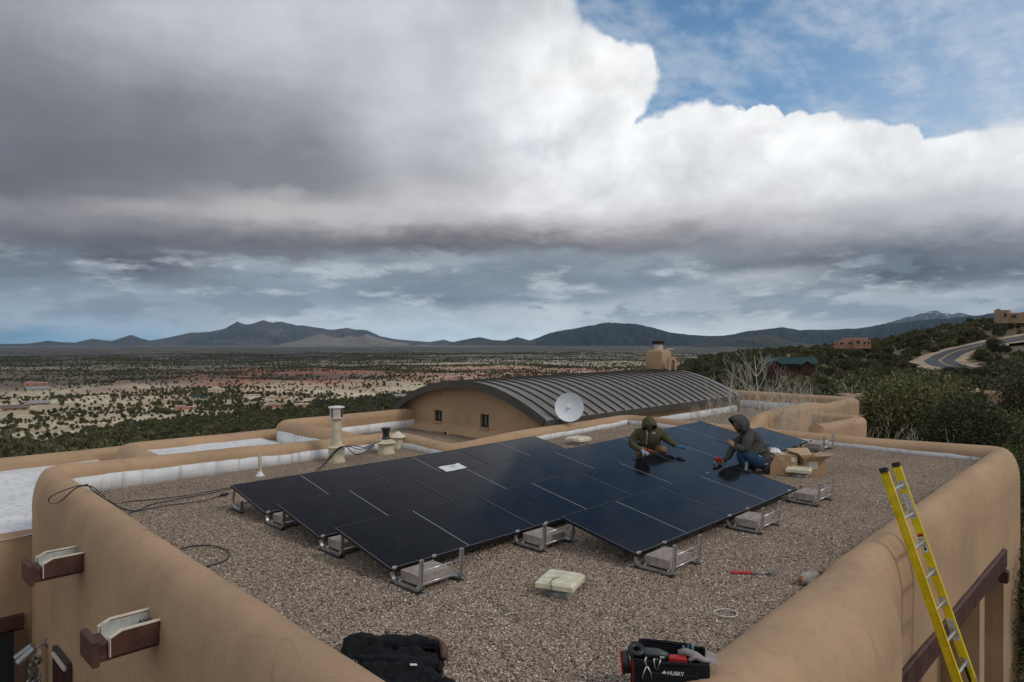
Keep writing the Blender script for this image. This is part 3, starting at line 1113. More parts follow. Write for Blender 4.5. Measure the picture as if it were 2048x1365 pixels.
# porch lintel and recess on the near right wall
b = MB()
for (ua, ub, za, zb_) in ((3.02, 9.33, -1.12, -1.12),):
    b.box(W((ua + ub) / 2, 7.40, za), (.14, ub - ua, .30), M=M3, bev=.02)
hp(b.build('porch_beam', M_woodred))
b = MB(); b.box(W(9.12, 7.46, -1.36), (.12, .16, .20), M=M3, bev=.02); hp(b.build('corbel', M_woodred))
# recessed porch wall below the beam
b = MB()
b.add([W(2.9, 6.55, -1.0), W(9.5, 6.55, -1.0), W(9.5, 6.55, -4.3), W(2.9, 6.55, -4.3)], [(0, 1, 2, 3)])
b.add([W(9.36, 6.5, -1.0), W(9.36, 7.42, -1.0), W(9.36, 7.42, -4.3), W(9.36, 6.5, -4.3)], [(0, 1, 2, 3)])
b.add([W(2.99, 6.5, -1.0), W(2.99, 7.46, -1.0), W(2.99, 7.46, -4.3), W(2.99, 6.5, -4.3)], [(0, 1, 2, 3)])
b.add([W(2.9, 6.5, -.985), W(2.9, 7.41, -.985), W(9.4, 7.41, -.985), W(9.4, 6.5, -.985)], [(0, 1, 2, 3)])
hp(b.build('porch_recess', M_ad))
b = MB(); b.box(W(8.1, 7.2, -2.7), (.3, .34, 3.0), M=M3, bev=.06)
hp(b.build('porch_pier', M_ad))

# ------------------------------------------------------------------ solar array
def mat_panel():
    m, t, b = newmat('solar_glass', 0.10, 0, 0.5)
    c = obcoord(t)
    x, y, z = xyz(t, c)
    n1 = noise(t, c, 1.7, 6, 0.65)
    n2 = noise(t, c, 11, 6, 0.7)
    # fine cell lines: 6 cells across, 24 half cells along
    lx = ((x * (1 / 0.169))._m('FRACT') - 0.5).absv().ss(0.488, 0.496)
    ly = ((y * (1 / 0.0865))._m('FRACT') - 0.5).absv().ss(0.475, 0.492)
    base = mix(t, (lx.mx(ly)) * 0.8, (0.0045, 0.0055, 0.0095), (0.013, 0.015, 0.020))
    dust = n2.ss(0.56, 0.80) * n1.ss(.42, .6) * 0.14 + n1.ss(0.45, 0.8) * 0.03 + 0.005
    base = mix(t, dust, base, (0.30, 0.31, 0.32))
    t.links.new(base, b.inputs['Base Color'])
    t.links.new((n2.ss(0.3, 0.8, 0.05, 0.15)).s, b.inputs['Roughness'])
    b.inputs['IOR'].default_value = 1.16
    bump(t, b, noise(t, c, 1.2, 3, 0.5), 0.05, 0.01)
    return m


M_solar = mat_panel()
M_bframe = simple('black_anodised_frame', (0.016, 0.017, 0.020), 0.35, 0.3, 0.1, 10)
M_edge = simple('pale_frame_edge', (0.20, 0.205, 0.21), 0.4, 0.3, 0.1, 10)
M_line = simple('silver_busbar_gap', (0.42, 0.43, 0.44), 0.4, 0.2, 0.05, 10)
PL, PW, TILT = 2.09, 1.0509, 0.1941
ROWS = [(0.0, 3), (-0.0593, 5), (-0.1181, 5), (1.9368, 2)]
RP = 1.4599
ZL = CZ - 2.2599          # height of the low edge
ZB = ZL - 0.012
# module in local space: x = across (downhill), y = along, origin at the back-left corner, z up the normal
fr = MB()
g_ = .004
L_, W_ = PL - 2 * g_, PW - g_
ft, fh = .011, .035
for c_, s_ in (((ft / 2, L_ / 2, -fh / 2), (ft, L_, fh)), ((W_ - ft / 2, L_ / 2, -fh / 2), (ft, L_, fh)),
               ((W_ / 2, ft / 2, -fh / 2), (W_ - 2 * ft, ft, fh)), ((W_ / 2, L_ - ft / 2, -fh / 2), (W_ - 2 * ft, ft, fh))):
    fr.box(c_, s_, bev=.0015)
gl = MB()
gl.box((W_ / 2, L_ / 2, -.006), (W_ - 2 * ft - .001, L_ - 2 * ft - .001, .005))
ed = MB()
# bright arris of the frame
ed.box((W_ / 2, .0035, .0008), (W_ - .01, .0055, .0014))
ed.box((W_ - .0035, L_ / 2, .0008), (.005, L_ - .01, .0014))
ln = MB()
ln.box((W_ / 2, L_ / 2, -.0028), (W_ - 2 * ft - .02, .008, .0012))
jb = MB()
jb.box((.12, L_ / 2, -.03), (.10, .14, .018), bev=.003)
pos_words = [['at the near-left corner of the rearmost row', 'in the middle of the rearmost row', 'at the far right end of the rearmost row'],
             ['at the left end of the second row', 'second from left in the second row', 'below the white paper, second row', 'just left of the kneeling worker in olive', 'behind the worker in olive, furthest back'],
             ['at the left end of the third row', 'second from left in the third row', 'reflecting the worker in olive', 'between the two workers', 'behind the worker in charcoal, furthest right'],
             ['at the front above the red hammer', 'reflecting the worker in charcoal']]
proto = empty('solar_panel', (0, 0, 0), 0)
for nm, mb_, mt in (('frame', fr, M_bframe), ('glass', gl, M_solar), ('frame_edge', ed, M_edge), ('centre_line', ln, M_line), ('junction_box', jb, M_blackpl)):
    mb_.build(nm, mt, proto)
first = True
kids = index_kids()
Mt = Matrix.Rotation(-AY, 4, 'Z') @ Matrix.Rotation(TILT, 4, 'Y')
for r, (s0, nc) in enumerate(ROWS):
    for c_ in range(nc):
        o = proto if first else copy_tree(proto, None, kids)
        first = False
        U = s0 + c_ * PL + g_
        um = U + PL / 2
        lift = 0.0012 * um * um - 0.002 * um
        slope = 2 * 0.0012 * um - 0.002
        o.rotation_euler = (Matrix.Rotation(-AY, 4, 'Z') @ Matrix.Rotation(slope, 4, 'X') @ Matrix.Rotation(TILT, 4, 'Y')).to_euler()
        o.location = W(U, r * RP, ZL + PW * math.sin(TILT) + lift - slope * PL / 2 + random.uniform(-.002, .002))
        tag(o, 'black framed solar panel ' + pos_words[r][c_], 'solar panel', 'solar panels of the rooftop array')


# ------------------------------------------------------------------ ballast bays: bent rails, rods, block
def uprail():
    """one bent rail; x = V from the clip (0) to the post, z up"""
    path = [(0.0, .150), (-.012, .145), (-.028, .125), (-.034, .095), (-.026, .060), (-.004, .034), (.030, .024), (.10, .022), (.30, .022), (.365, .024), (.395, .034), (.412, .060), (.418, .10), (.424, .20), (.430, .325)]
    mb_ = MB()
    n = len(path)
    # channel profile: two lips and a web (width along y)
    hw = .019
    for i, (x, z) in enumerate(path):
        a, c = path[max(i - 1, 0)], path[min(i + 1, n - 1)]
        tx, tz = c[0] - a[0], c[1] - a[1]
        L_ = math.hypot(tx, tz)
        nx, nz = -tz / L_, tx / L_     # outward side
        h = .026 if i > 10 else .022
        for y, q in ((-hw, 0), (-hw, h), (-hw * .45, h), (-hw * .35, h * .45), (hw * .35, h * .45), (hw * .45, h), (hw, h), (hw, 0)):
            mb_.v.append((x + nx * q * -1 + nx * h * .5, y, z + nz * q * -1 + nz * h * .5))
    for i in range(n - 1):
        for k in range(8):
            k2 = (k + 1) % 8
            mb_.f.append((i * 8 + k, i * 8 + k2, (i + 1) * 8 + k2, (i + 1) * 8 + k)); mb_.mi.append(0)
    mb_.f.append(tuple(range(8))); mb_.mi.append(0)
    mb_.f.append(tuple((n - 1) * 8 + k for k in range(7, -1, -1))); mb_.mi.append(0)
    return mb_


BW = .50
bay = empty('ballast_bay', (0, 0, 0), 0)
rail_me = None
for y in (0, BW):
    o = uprail().build('rail', M_alu, bay, smooth=True, angle=30, loc=(0, y, 0))
for (x, z) in ((.425, .095), (.422, .215), (.34, .040), (.06, .040)):
    MB().tube([(x, .01, z), (x, BW - .01, z)], .0065, 8).build('rod', M_rod, bay, smooth=True)
for y in (0, BW):
    MB().box((.19, y, .006), (.46, .075, .013), bev=.003).build('rubber_pad', M_black, bay)
    cl = MB()
    cl.box((-.004, y + .006, .152), (.040, .030, .020), bev=.003)
    cl.box((.010, y + .006, .166), (.014, .022, .012), bev=.002)
    cl.build('panel_clip', M_rod, bay)
blk = MB().box((.20, BW / 2 - .01, .090), (.30, .40, .098), bev=.004)
blk.build('concrete_block', M_block, bay)
kids = index_kids()
bays = []
for gap in range(3):
    (s0, n0), (s1, n1) = ROWS[gap], ROWS[gap + 1]
    Vc = gap * RP + PW * math.cos(TILT)
    js = sorted(set([round(max(s0, s0) + k * PL, 2) for k in range(n0 + 1)]))
    for k, j in enumerate(js):
        bays.append((gap, j, Vc, k == 0, k == n0))
s0, n0 = ROWS[3]
for k in range(n0 + 1):
    bays.append((3, s0 + k * PL, 3 * RP + PW * math.cos(TILT), k == 0, k == n0))
bays.append((2, ROWS[2][0] - .0, 2 * RP + PW * math.cos(TILT), True, False))
seen = set()
blab = {(0, 0): 'silver ballast bay under the left end of the two rearmost panel rows', (1, 0): 'silver ballast bay in the second gap at the left edge of the array',
        (2, 0): 'silver ballast bay at the front left corner of the array with a bare concrete block', (2, 1): 'silver ballast bay where the front row steps back, beside the cream vent cap',
        (3, 0): 'silver ballast bay with a tilted look at the nearest panel corner, above the hammer', (3, 1): 'silver ballast bay under the joint of the two front panels',
        (3, 2): 'silver ballast bay under the right front panel corner, below the cardboard boxes', (2, 5): 'silver ballast bay past the furthest right panel, behind the boxes',
        (2, 4): 'silver ballast bay behind the left cardboard box with one post showing'}
first = True
for gap, j, Vc, L0, L1 in bays:
    kidx = int(round((j - ROWS[gap][0]) / PL))
    if (gap, kidx) in seen:
        continue
    seen.add((gap, kidx))
    o = bay if first else copy_tree(bay, None, kids)
    first = False
    dj = 0.05 if L0 else (-.03 if gap == 3 and not L1 else -.02)
    if L1:
        dj = -.30 if gap != 1 else -.45
    if (gap, kidx) == (2, 2) or (gap, kidx) == (2, 1):
        pass
    U = j + dj
    if (gap, kidx) == (2, 1):
        U = j - .30
    o.location = W(U, Vc - .005, gz(U) + .004)
    dzb = random.uniform(-.006, .006)
    o.rotation_euler = (0, 0, -AY + random.uniform(-.012, .012))
    o.scale = (1, 1, 1.0)
    lab = blab.get((gap, kidx))
    if lab:
        tag(o, lab, 'ballast bay', 'ballast bays carrying the array')
    else:
        tag(o, 'silver ballast bay under a panel joint, only its small bright clips showing', 'ballast bay', 'ballast bays mostly hidden by panels')
# rear support at the far left back corner: tall bent post and short stub
def rear_support(U, V, lab):
    e = empty('rear_support', W(U, V, .004), -AY, lab, 'panel support', 'rear supports of the array')
    mb_ = MB()
    mb_.tube([(.03, 0, .335), (.02, 0, .28), (-.02, 0, .20), (-.035, 0, .12), (-.02, 0, .06), (.03, 0, .03), (.12, 0, .025), (.22, 0, .025)], .017, 6, flat=.7)
    mb_.build('bent_post', M_alu, e, smooth=True, angle=40)
    MB().box((.235, 0, .085), (.03, .04, .15), bev=.004).build('stub', M_alu, e)
    MB().box((.10, 0, .006), (.34, .075, .013), bev=.003).build('rubber_pad', M_black, e)
    MB().tube([(.22, 0, .12), (.22, 1.2, .11)], .006, 6).build('rod', M_rod, e)


rear_support(.06, -.02, 'bent silver support under the rear left corner of the array')
rear_support(6.05, -.02, 'bent silver support under the far right end of the rearmost row')

# ------------------------------------------------------------------ roof vents
def vent_cap(p, rz, s_, lab, crack=False):
    e = empty('roof_vent', p, rz, lab, 'roof vent', 'square cream roof vents')
    MB().lathe((0, 0, 0), [(.165 * s_, -.02), (.165 * s_, .035), (.13 * s_, .05), (.125 * s_, .12 * s_)], 28).build('collar', M_galv, e, smooth=True, angle=40)
    q = .215 * s_
    z0 = .095 * s_
    lid = MB()
    prof_ = [(.15 * s_, z0), (q * .98, z0 - .012), (q, z0), (q, z0 + .045 * s_), (q * .955, z0 + .072 * s_), (q * .90, z0 + .080 * s_), (q * .60, z0 + .083 * s_), (q * .42, z0 + .089 * s_), (q * .10, z0 + .091 * s_)]
    lid.box((0, 0, z0 + .022 * s_), (2 * q, 2 * q, .068 * s_), bev=.010 * s_)
    lid.lathe((0, 0, 0), [(q * .97, z0 + .054 * s_), (q * .90, z0 + .074 * s_), (q * .55, z0 + .080 * s_), (q * .48, z0 + .087 * s_), (q * .08, z0 + .091 * s_)], 48, sq=16)
    lid.lathe((0, 0, 0), [(q * .5, z0 - .03), (q * .55, z0)], 24)
    lid.build('lid', M_cream, e, smooth=True, angle=12)
    if crack:
        pts = [(.02 * s_, -.06 * s_, .094 * s_ + z0 - .005), (-.04 * s_, -.12 * s_, .088 * s_ + z0), (-.03 * s_, -.17 * s_, .088 * s_ + z0), (-.045 * s_, -.205 * s_, .078 * s_ + z0), (-.02 * s_, -.219 * s_, z0 + .03), (-.03 * s_, -.219 * s_, z0)]
        MB().tube(pts, .0028, 5).build('crack', M_debris, e)
        sm = MB()
        for k in range(5):
            x, y = random.uniform(-.10, .02), random.uniform(-.06, .08)
            sm.tube([(x, y, z0 + .0885), (x + random.uniform(-.06, .06), y + random.uniform(-.06, .06), z0 + .0895), (x + random.uniform(-.08, .08), y + random.uniform(-.05, .05), z0 + .0885)], .004, 5, flat=.3)
        sm.build('sealant_smear', M_stick, e)
    return e


vent_cap(PZ(1121, 1184, .0), -.42, .86, 'cream square roof vent with cracked lid on open gravel, nearest the camera', True)
vent_cap(PG(1598, 952), -AY + .30, .92, 'cream square roof vent in front of the cardboard boxes')
vent_cap(PG(1157, 889), -AY, .95, 'cream square roof vent behind the array near the dish')

# tall flue
p = PZ(673, 925, 0)
e = empty('tall_flue', p, 0, 'tall cream flue pipe with pinkish drum cap left of the vault', 'flue')
m_px = p.y / F
MB().lathe((0, 0, 0), [(.165, -.02), (.17, .02), (.155, .06), (.155, .30)], 28).build('base_drum', M_creammet, e, smooth=True, angle=40)
MB().lathe((0, 0, .29), [(.175, 0), (.185, .008), (.10, .055), (.08, .06)], 28).build('storm_collar', M_creammet, e, smooth=True, angle=35)
MB().lathe((0, 0, .33), [(.122, 0), (.110, .04), (.098, .10), (.096, .52)], 28).build('pipe', M_creammet, e, smooth=True, angle=40)
MB().lathe((0, 0, .84), [(.10, 0), (.152, .012), (.152, .03), (.105, .035)], 28).build('lower_ring', M_pinkmet, e, smooth=True, angle=30)
cap_ = MB()
for k in range(20):
    a0, a1 = 2 * math.pi * k / 20, 2 * math.pi * (k + 1) / 20
    if k in (18, 19, 13):
        continue
    for (r0, sgn) in ((.125, 1), (.118, -1)):
        vs = [(r0 * math.cos(a0), r0 * math.sin(a0), .87), (r0 * math.cos(a1), r0 * math.sin(a1), .87), (r0 * math.cos(a1), r0 * math.sin(a1), 1.06), (r0 * math.cos(a0), r0 * math.sin(a0), 1.06)]
        cap_.add(vs, [(0, 1, 2, 3) if sgn > 0 else (3, 2, 1, 0)])
cap_.build('cap_drum', M_pinkmet, e, smooth=True, angle=60)
MB().lathe((0, 0, 1.055), [(.152, 0), (.156, .01), (.152, .022), (.09, .034)], 28).build('cap_lid', M_stick, e, smooth=True, angle=30)

# two low drums: one with black spun cap, one with a cone
p = PZ(772, 909, 0)
e = empty('black_capped_vent', p, 0, 'squat cream vent drum topped by a ribbed black cowl', 'vent')
MB().lathe((0, 0, 0), [(.18, -.02), (.185, .03), (.165, .07), (.163, .24)], 28).build('base_drum', M_creammet, e, smooth=True, angle=40)
MB().lathe((0, 0, .235), [(.215, 0), (.222, .008), (.11, .075), (.08, .08)], 28).build('storm_collar', M_creammet, e, smooth=True, angle=35)
MB().lathe((0, 0, .30), [(.090, 0), (.095, .02), (.080, .035), (.070, .07), (.066, .12), (.072, .16), (.083, .20), (.092, .225), (.098, .228), (.10, .25), (.075, .255)], 28).build('black_cowl', M_blackpl, e, smooth=True, angle=40)
p = PZ(796, 899, 0)
e = empty('cone_capped_vent', p, 0, 'short cream vent with pointed cone cap behind the black cowl', 'vent')
MB().lathe((0, 0, 0), [(.14, -.02), (.14, .02), (.125, .05), (.122, .27)], 24).build('base_drum', M_creammet, e, smooth=True, angle=40)
MB().lathe((0, 0, .26), [(.17, 0), (.175, .01), (.02, .125), (.005, .128)], 24).build('cone_cap', M_cream, e, smooth=True, angle=35)
# thin standpipe
p = PZ(520, 953, 0)
e = empty('standpipe', p, 0, 'thin cream plastic standpipe with flared white foot at the left parapet', 'vent pipe')
MB().lathe((0, 0, 0), [(.085, -.02), (.08, .01), (.045, .05), (.032, .09)], 20).build('flashing', M_white, e, smooth=True, angle=40)
MB().lathe((0, 0, .06), [(.030, 0), (.030, .34), (.022, .342)], 16).build('pipe', M_creammet, e, smooth=True, angle=40)
# turbine vent on the raised roof
p = PZ(711, 866, -.2)
e = empty('small_cowl_vent', p, 0, 'small shiny metal cowl vent on the raised gravel roof', 'vent')
MB().lathe((0, 0, 0), [(.075, 0), (.07, .12)], 18).build('pipe', M_creammet, e, smooth=True, angle=40)
tv = MB().lathe((0, 0, .11), [(.085, 0), (.085, .012), (.06, .014)], 18).lathe((0, 0, .20), [(.06, 0), (.085, .004), (.085, .016), (.03, .02)], 18)
for k in range(8):
    a0 = 2 * math.pi * k / 8
    tv.box((.078 * math.cos(a0), .078 * math.sin(a0), .165), (.006, .035, .085), rz=a0)
tv.build('cowl', M_rod, e, smooth=True, angle=30)

# satellite dish on a mast behind the parapet
pd = PY(1138, 815, 16.35)
e = empty('satellite_dish', (pd.x, pd.y + .25, .0), 0, 'round white satellite dish above the parapet in front of the metal roof', 'dish')
Mdish = Matrix.Rotation(R(84), 4, 'X') @ Matrix.Rotation(0, 4, 'Z')
dp = []
RD = .338
for k in range(13):
    r_ = RD * k / 12
    dp.append((max(r_, .001), .085 * (r_ / RD) ** 2))
b = MB().lathe((0, -.25, pd.z), dp + [(RD + .008, .088), (RD + .008, .075), (RD * .7, .02), (.02, -.03)], 48, M=Mdish)
b.build('reflector', M_dish, e, smooth=True, angle=40)
b = MB().lathe((0, -.25, pd.z), [(.036, .004), (.036, .06), (.025, .07), (.01, .072)], 20, M=Mdish)
b.build('feed', M_dish, e, smooth=True, angle=40)
MB().tube([(0, -.17, pd.z - .02), (0, -.05, pd.z - .06), (0, 0, pd.z - .12), (0, 0, -.1)], .022, 10).build('mast', M_galv, e, smooth=True)
MB().box((0, -.17, pd.z), (.14, .06, .16), bev=.01).build('bracket', M_galv, e)

# ------------------------------------------------------------------ canales (roof spouts) on the left wall
def canale(Uw, V, z, L_, s_, lab, debris):
    e = empty('roof_spout', W(Uw, V, z), -AY, lab, 'roof spout', 'wooden roof spouts on the left wall')
    # local: x = V, y = U (outward is -y)
    w, h, t = .185 * s_, .14 * s_, .03
    for sx, nm in ((-1, 'side_board'), (1, 'side_board')):
        m_ = MB()
        x = sx * (w - t / 2)
        m_.add([(x - t / 2, .12, -h), (x - t / 2, -L_, -h), (x - t / 2, -L_, 0 + .02), (x - t / 2, -L_ + .09, .06), (x - t / 2, .12, .06),
                (x + t / 2, .12, -h), (x + t / 2, -L_, -h), (x + t / 2, -L_, 0 + .02), (x + t / 2, -L_ + .09, .06), (x + t / 2, .12, .06)],
               [(0, 1, 2, 3, 4), (9, 8, 7, 6, 5), (0, 5, 6, 1), (1, 6, 7, 2), (2, 7, 8, 3), (3, 8, 9, 4), (4, 9, 5, 0)])
        m_.build(nm, M_woodred, e)
        # flashing strip over the top edge and down the end
        f_ = MB()
        for (y0, z0), (y1, z1) in (((.10, .064), (-L_ + .09, .064)), ((-L_ + .09, .064), (-L_ - .004, .022)), ((-L_ - .004, .022), (-L_ - .004, -h))):
            cx = x
            dy, dz_ = y1 - y0, z1 - z0
            ln_ = math.hypot(dy, dz_)
            ang_ = math.atan2(dz_, dy)
            f_.box((cx, (y0 + y1) / 2, (z0 + z1) / 2), (t + .018, ln_ + .004, .008), M=Matrix.Rotation(ang_, 4, 'X'))
        f_.build('flashing', M_trim, e)
    m_ = MB().box((0, -L_ / 2 + .05, -h * .55), (2 * w - 2 * t - .002, L_ + .1, .012))
    m_.build('trough', M_trough, e)
    # inner metal walls of the trough
    for sx in (-1, 1):
        MB().box((sx * (w - t - .004), -L_ / 2 + .05, -.01), (.005, L_ + .08, .12)).build('liner', M_trough, e)
    # projecting beam end with cap board
    MB().box((0, -L_ / 2 - .02, -h - .015), (2 * w - .06, L_ + .16, .05), bev=.008).build('beam', M_woodred, e)
    MB().box((0, -L_ - .045, -h * .62), (w * 1.5, .10, .13), bev=.01).build('beam_nose', M_woodred, e)
    MB().box((0, -L_ - .115, -h * .60), (2 * w + .01, .06, .235), bev=.012).build('end_board', M_woodred, e)
    if debris:
        d = MB()
        for k in range(70):
            x, y, z_ = random.gauss(0, .045), random.uniform(-.16, .02), random.uniform(-h * .5, .03) * random.random()
            a_ = Vector((random.uniform(-1, 1), random.uniform(-1, 1), random.uniform(-.6, .6))).normalized() * .025
            c_ = Vector((random.uniform(-1, 1), random.uniform(-1, 1), random.uniform(-.6, .6))).normalized() * .02
            o_ = Vector((x, y, z_))
            d.add([o_, o_ + a_, o_ + a_ + c_, o_ + c_], [(0, 1, 2, 3)])
        o = d.build('leaf_debris', M_debris, e)
        o['kind'] = 'stuff'


canale(-1.79, 0.02, -.19, .44, 1.0, 'dark wooden roof spout on the left wall, the farther and smaller of two', False)
canale(-1.79, 2.62, -.225, .46, 1.0, 'dark wooden roof spout with wet leaves in its trough, the nearer of two', True)

# security lamp on the wall with hanging chain
pl = W(-1.80, -1.72, -1.80)
e = empty('wall_lamp', pl, -AY, 'twin barrel security lamp on the left wall above a rain chain', 'lamp')
Mw = Matrix.Rotation(R(90), 4, 'X')
MB().lathe((0, 0, 0), [(.07, 0), (.07, .02), (.05, .035), (.02, .04)], 20, M=Mw).build('wall_plate', M_steel, e, smooth=True, angle=40)
MB().tube([(0, -.03, 0), (0, -.10, -.02), (0.02, -.16, -.02)], .014, 8).build('arm', M_steel, e, smooth=True)
for k, (dx_, lab) in enumerate(((-.05, 0), (.06, 0))):
    a = Vector((dx_, -.16, 0.0)); d_ = Vector((-.35 + .25 * k, -.75, -.62)).normalized()
    MB().tube([a, a + d_ * .02, a + d_ * .06, a + d_ * .25], [.02, .045, .052, .054], 16).build('lamp_barrel', M_steel, e, smooth=True, angle=40)
MB().box((0.0, -.12, -.10), (.05, .05, .08), bev=.01).build('sensor', M_stick, e)
ch_ = empty('rain_chain', pl + Vector((-.12, -.12, -.22)), 0, 'dark decorative hanging chain of leafy cups below the security lamp', 'hanging chain')
for k in range(9):
    q = MB()
    for j in range(6):
        a = random.uniform(0, 6.28); r_ = random.uniform(.02, .07)
        c = Vector((r_ * math.cos(a), r_ * math.sin(a), -k * .085 - random.uniform(0, .07)))
        q.tube([c, c + Vector((random.uniform(-.04, .04), random.uniform(-.04, .04), .05)), c + Vector((random.uniform(-.05, .05), random.uniform(-.05, .05), .09))], [.016, .022, .006], 6)
    q.build('chain_cup', M_steel, ch_, smooth=True)

# windows low on the left wall
for (va, vb, zt_, zb2, lab) in ((-1.12, -.40, -1.66, -2.9, ''), (.68, 1.5, -1.62, -2.9, '')):
    e = hp(empty('wall_window', W(-1.83, (va + vb) / 2, zt_), -AY))
    e.parent = house; e.matrix_parent_inverse = Matrix.Translation(-H0)
    wv = vb - va
    MB().box((0, -.005, (zb2 - zt_) / 2), (wv, .02, zt_ - zb2)).build('pane', M_glassd, e)
    f_ = MB()
    for x in (-wv / 2, wv / 2): f_.box((x, -.02, (zb2 - zt_) / 2), (.05, .05, zt_ - zb2))
    f_.box((0, -.02, 0), (wv, .05, .05))
    f_.build('frame', M_frame, e)
    MB().box((0, -.055, -.055), (wv - .1, .03, .045)).build('blind_rail', M_trim, e)
    for k in range(7):
        MB().box((-wv / 2 + .07 + (wv - .14) * k / 6, -.03, (zb2 - zt_) / 2 - .05), (.045, .012, zt_ - zb2 - .12)).build('blind_slat', M_woodred, e)

# ------------------------------------------------------------------ extension ladder on the right wall
def ladder():
    top = W(3.80, 7.235, 1.03)
    Mdir = (W(3.80, 7.235 + .335, .03) - W(3.80, 7.235, 1.03)).normalized()      # down the ladder
    ux = Vector((uX, uY, 0))                                                     # across (rungs)
    nn = ux.cross(Mdir).normalized()                                             # out of the ladder plane
    e = empty('extension_ladder', top + Mdir * 5.0, 0, 'yellow fibreglass extension ladder leaning on the right parapet', 'ladder')
    base = e.location.copy()
    LW, LEN = .40, 5.2
    Mx = Matrix((ux, Mdir, nn)).transposed().to_4x4()

    def T(a, s_, c):      # across, down, normal
        return top + ux * a + Mdir * s_ + nn * c - base

    def chan(a0, sgn, l0, l1, nm, cc=0.0, dep=.082, fl=.030, t=.005):
        m_ = MB()
        m_.box(T(a0, (l0 + l1) / 2, cc), (t, l1 - l0, dep), M=Mx, bev=.001)
        for k in (-1, 1):
            m_.box(T(a0 + sgn * fl / 2, (l0 + l1) / 2, cc + k * (dep / 2 - t / 2)), (fl, l1 - l0, t), M=Mx, bev=.001)
        return m_.build(nm, M_yel, e)
    # outward-facing channels
    chan(0, -1, 0, LEN, 'rail')
    chan(LW, 1, 0, LEN, 'rail')
    for a, sg in ((0, -1), (LW, 1)):
        MB().box(T(a + sg * .014, .0, 0), (.040, .05, .088), M=Mx, bev=.008).build('end_cap', M_blackpl, e)
    k = 0
    sp = .305
    while .22 + k * sp < LEN:
        s_ = .22 + k * sp
        MB().tube([T(0, s_, 0), T(LW, s_, 0)], .017, 10).build('rung', M_rung, e, smooth=True, angle=40)
        for a in (.012, LW - .004):
            MB().box(T(a, s_, 0), (.005, .085, .066), M=Mx, bev=.001).build('rung_plate', M_rung, e)
        rv = MB()
        for ds in (-.06, .07):
            for c in (-.018, .018):
                rv.lathe(T(-.0035, s_ + ds, c), [(.0045, -.002), (.004, .002)], 8, M=Matrix.Rotation(R(90), 4, 'Y'))
        rv.build('rivet', M_steel, e)
        k += 1
    # stickers on the inner face of the far rail
    def stick(s0, s1, mat, nm='sticker', w=.058, c=0, a=LW - .0045):
        return MB().box(T(a, (s0 + s1) / 2, c), (.0015, s1 - s0, w), M=Mx).build(nm, mat, e)
    stick(.31, .58, M_stick)
    for k in range(16):
        stick(.325 + k * .0155, .332 + k * .0155, M_print, 'sticker_text', .046 - .006 * (k % 3), .001 * (k % 3), LW - .0058)
    stick(.74, .94, M_stick)
    stick(.74, .775, M_redpr, 'sticker_header', .056, 0, LW - .0058)
    for k in range(5):
        stick(.785 + k * .014, .791 + k * .014, M_print, 'sticker_text', .044, 0, LW - .0058)
    stick(.875, .905, M_ink, 'arrow', .012, 0, LW - .0058)
    ah = MB(); a_ = LW - .0062
    ah.add([T(a_, .895, -.02), T(a_, .895, .02), T(a_, .925, 0)], [(0, 1, 2)])
    ah.build('arrow', M_ink, e)
    stick(1.62, 1.83, M_stick, w=.06)
    for k in range(14):
        stick(1.635 + k * .0135, 1.641 + k * .0135, M_print, 'sticker_text', .048 - .007 * (k % 2), .001, LW - .0058)
    # CAUTION label
    for a0, s0 in ((LW - .0045, 2.00), (-.0035 + .007, 2.12)):
        stick(s0, s0 + .30, M_ink, 'caution_label', .026, .018, a0)
        cu_ = bpy.data.curves.new('caution_text', 'FONT')
        cu_.body = 'CAUTION'; cu_.size = .050; cu_.extrude = .0004; cu_.align_x = 'LEFT'
        to = bpy.data.objects.new('caution_text', cu_)
        COL.objects.link(to)
        dg = bpy.context.evaluated_depsgraph_get()
        me = bpy.data.meshes.new_from_object(to.evaluated_get(dg))
        bpy.data.objects.remove(to)
        Mr = Matrix((Mdir, nn * -1, ux * -1)).transposed().to_4x4()
        for v in me.vertices:
            v.co = Mr @ v.co + T(a0 - .002, s0 + .02, .028)
        o = link('caution_text', me, M_yel if False else M_ink, e)
    # fly section guide iron
    MB().box(T(LW + .018, 2.30, .0), (.03, .22, .10), M=Mx, bev=.004).build('guide_iron', M_steel, e)
    # base section behind
    chan(-.03, -1, 2.35, LEN + 0.3, 'base_rail', .085)
    chan(LW + .03, 1, 2.35, LEN + 0.3, 'base_rail', .085)
    return e


ladder()

# ------------------------------------------------------------------ figures
def skin_obj(name, nodes, edges, mat, parent, sub=2, root=0, wrinkle=0.0, wscale=18.0):
    me = bpy.data.meshes.new(name)
    me.from_pydata([n[0] for n in nodes], edges, [])
    o = bpy.data.objects.new(name, me)
    COL.objects.link(o)
    me.materials.append(mat)
    sk = o.modifiers.new('skin', 'SKIN')
    sk.use_smooth_shade = True
    for i, n in enumerate(nodes):
        r_ = n[1]
        me.skin_vertices[0].data[i].radius = r_ if isinstance(r_, tuple) else (r_, r_)
        me.skin_vertices[0].data[i].use_root = (i == root)
    sb = o.modifiers.new('sub', 'SUBSURF'); sb.levels = sub; sb.render_levels = sub
    if wrinkle > 0:
        tx = bpy.data.textures.new(name + '_folds', 'CLOUDS'); tx.noise_scale = 1.0 / wscale; tx.noise_depth = 3
        dm = o.modifiers.new('folds', 'DISPLACE'); dm.texture = tx; dm.strength = wrinkle; dm.mid_level = .5
    o.parent = parent
    return o


def bake(o):
    dg = bpy.context.evaluated_depsgraph_get()
    me = bpy.data.meshes.new_from_object(o.evaluated_get(dg))
    mats = [m for m in o.data.materials]
    old = o.data
    o.modifiers.clear()
    o.data = me
    for p in me.polygons: p.use_smooth = True
    return o


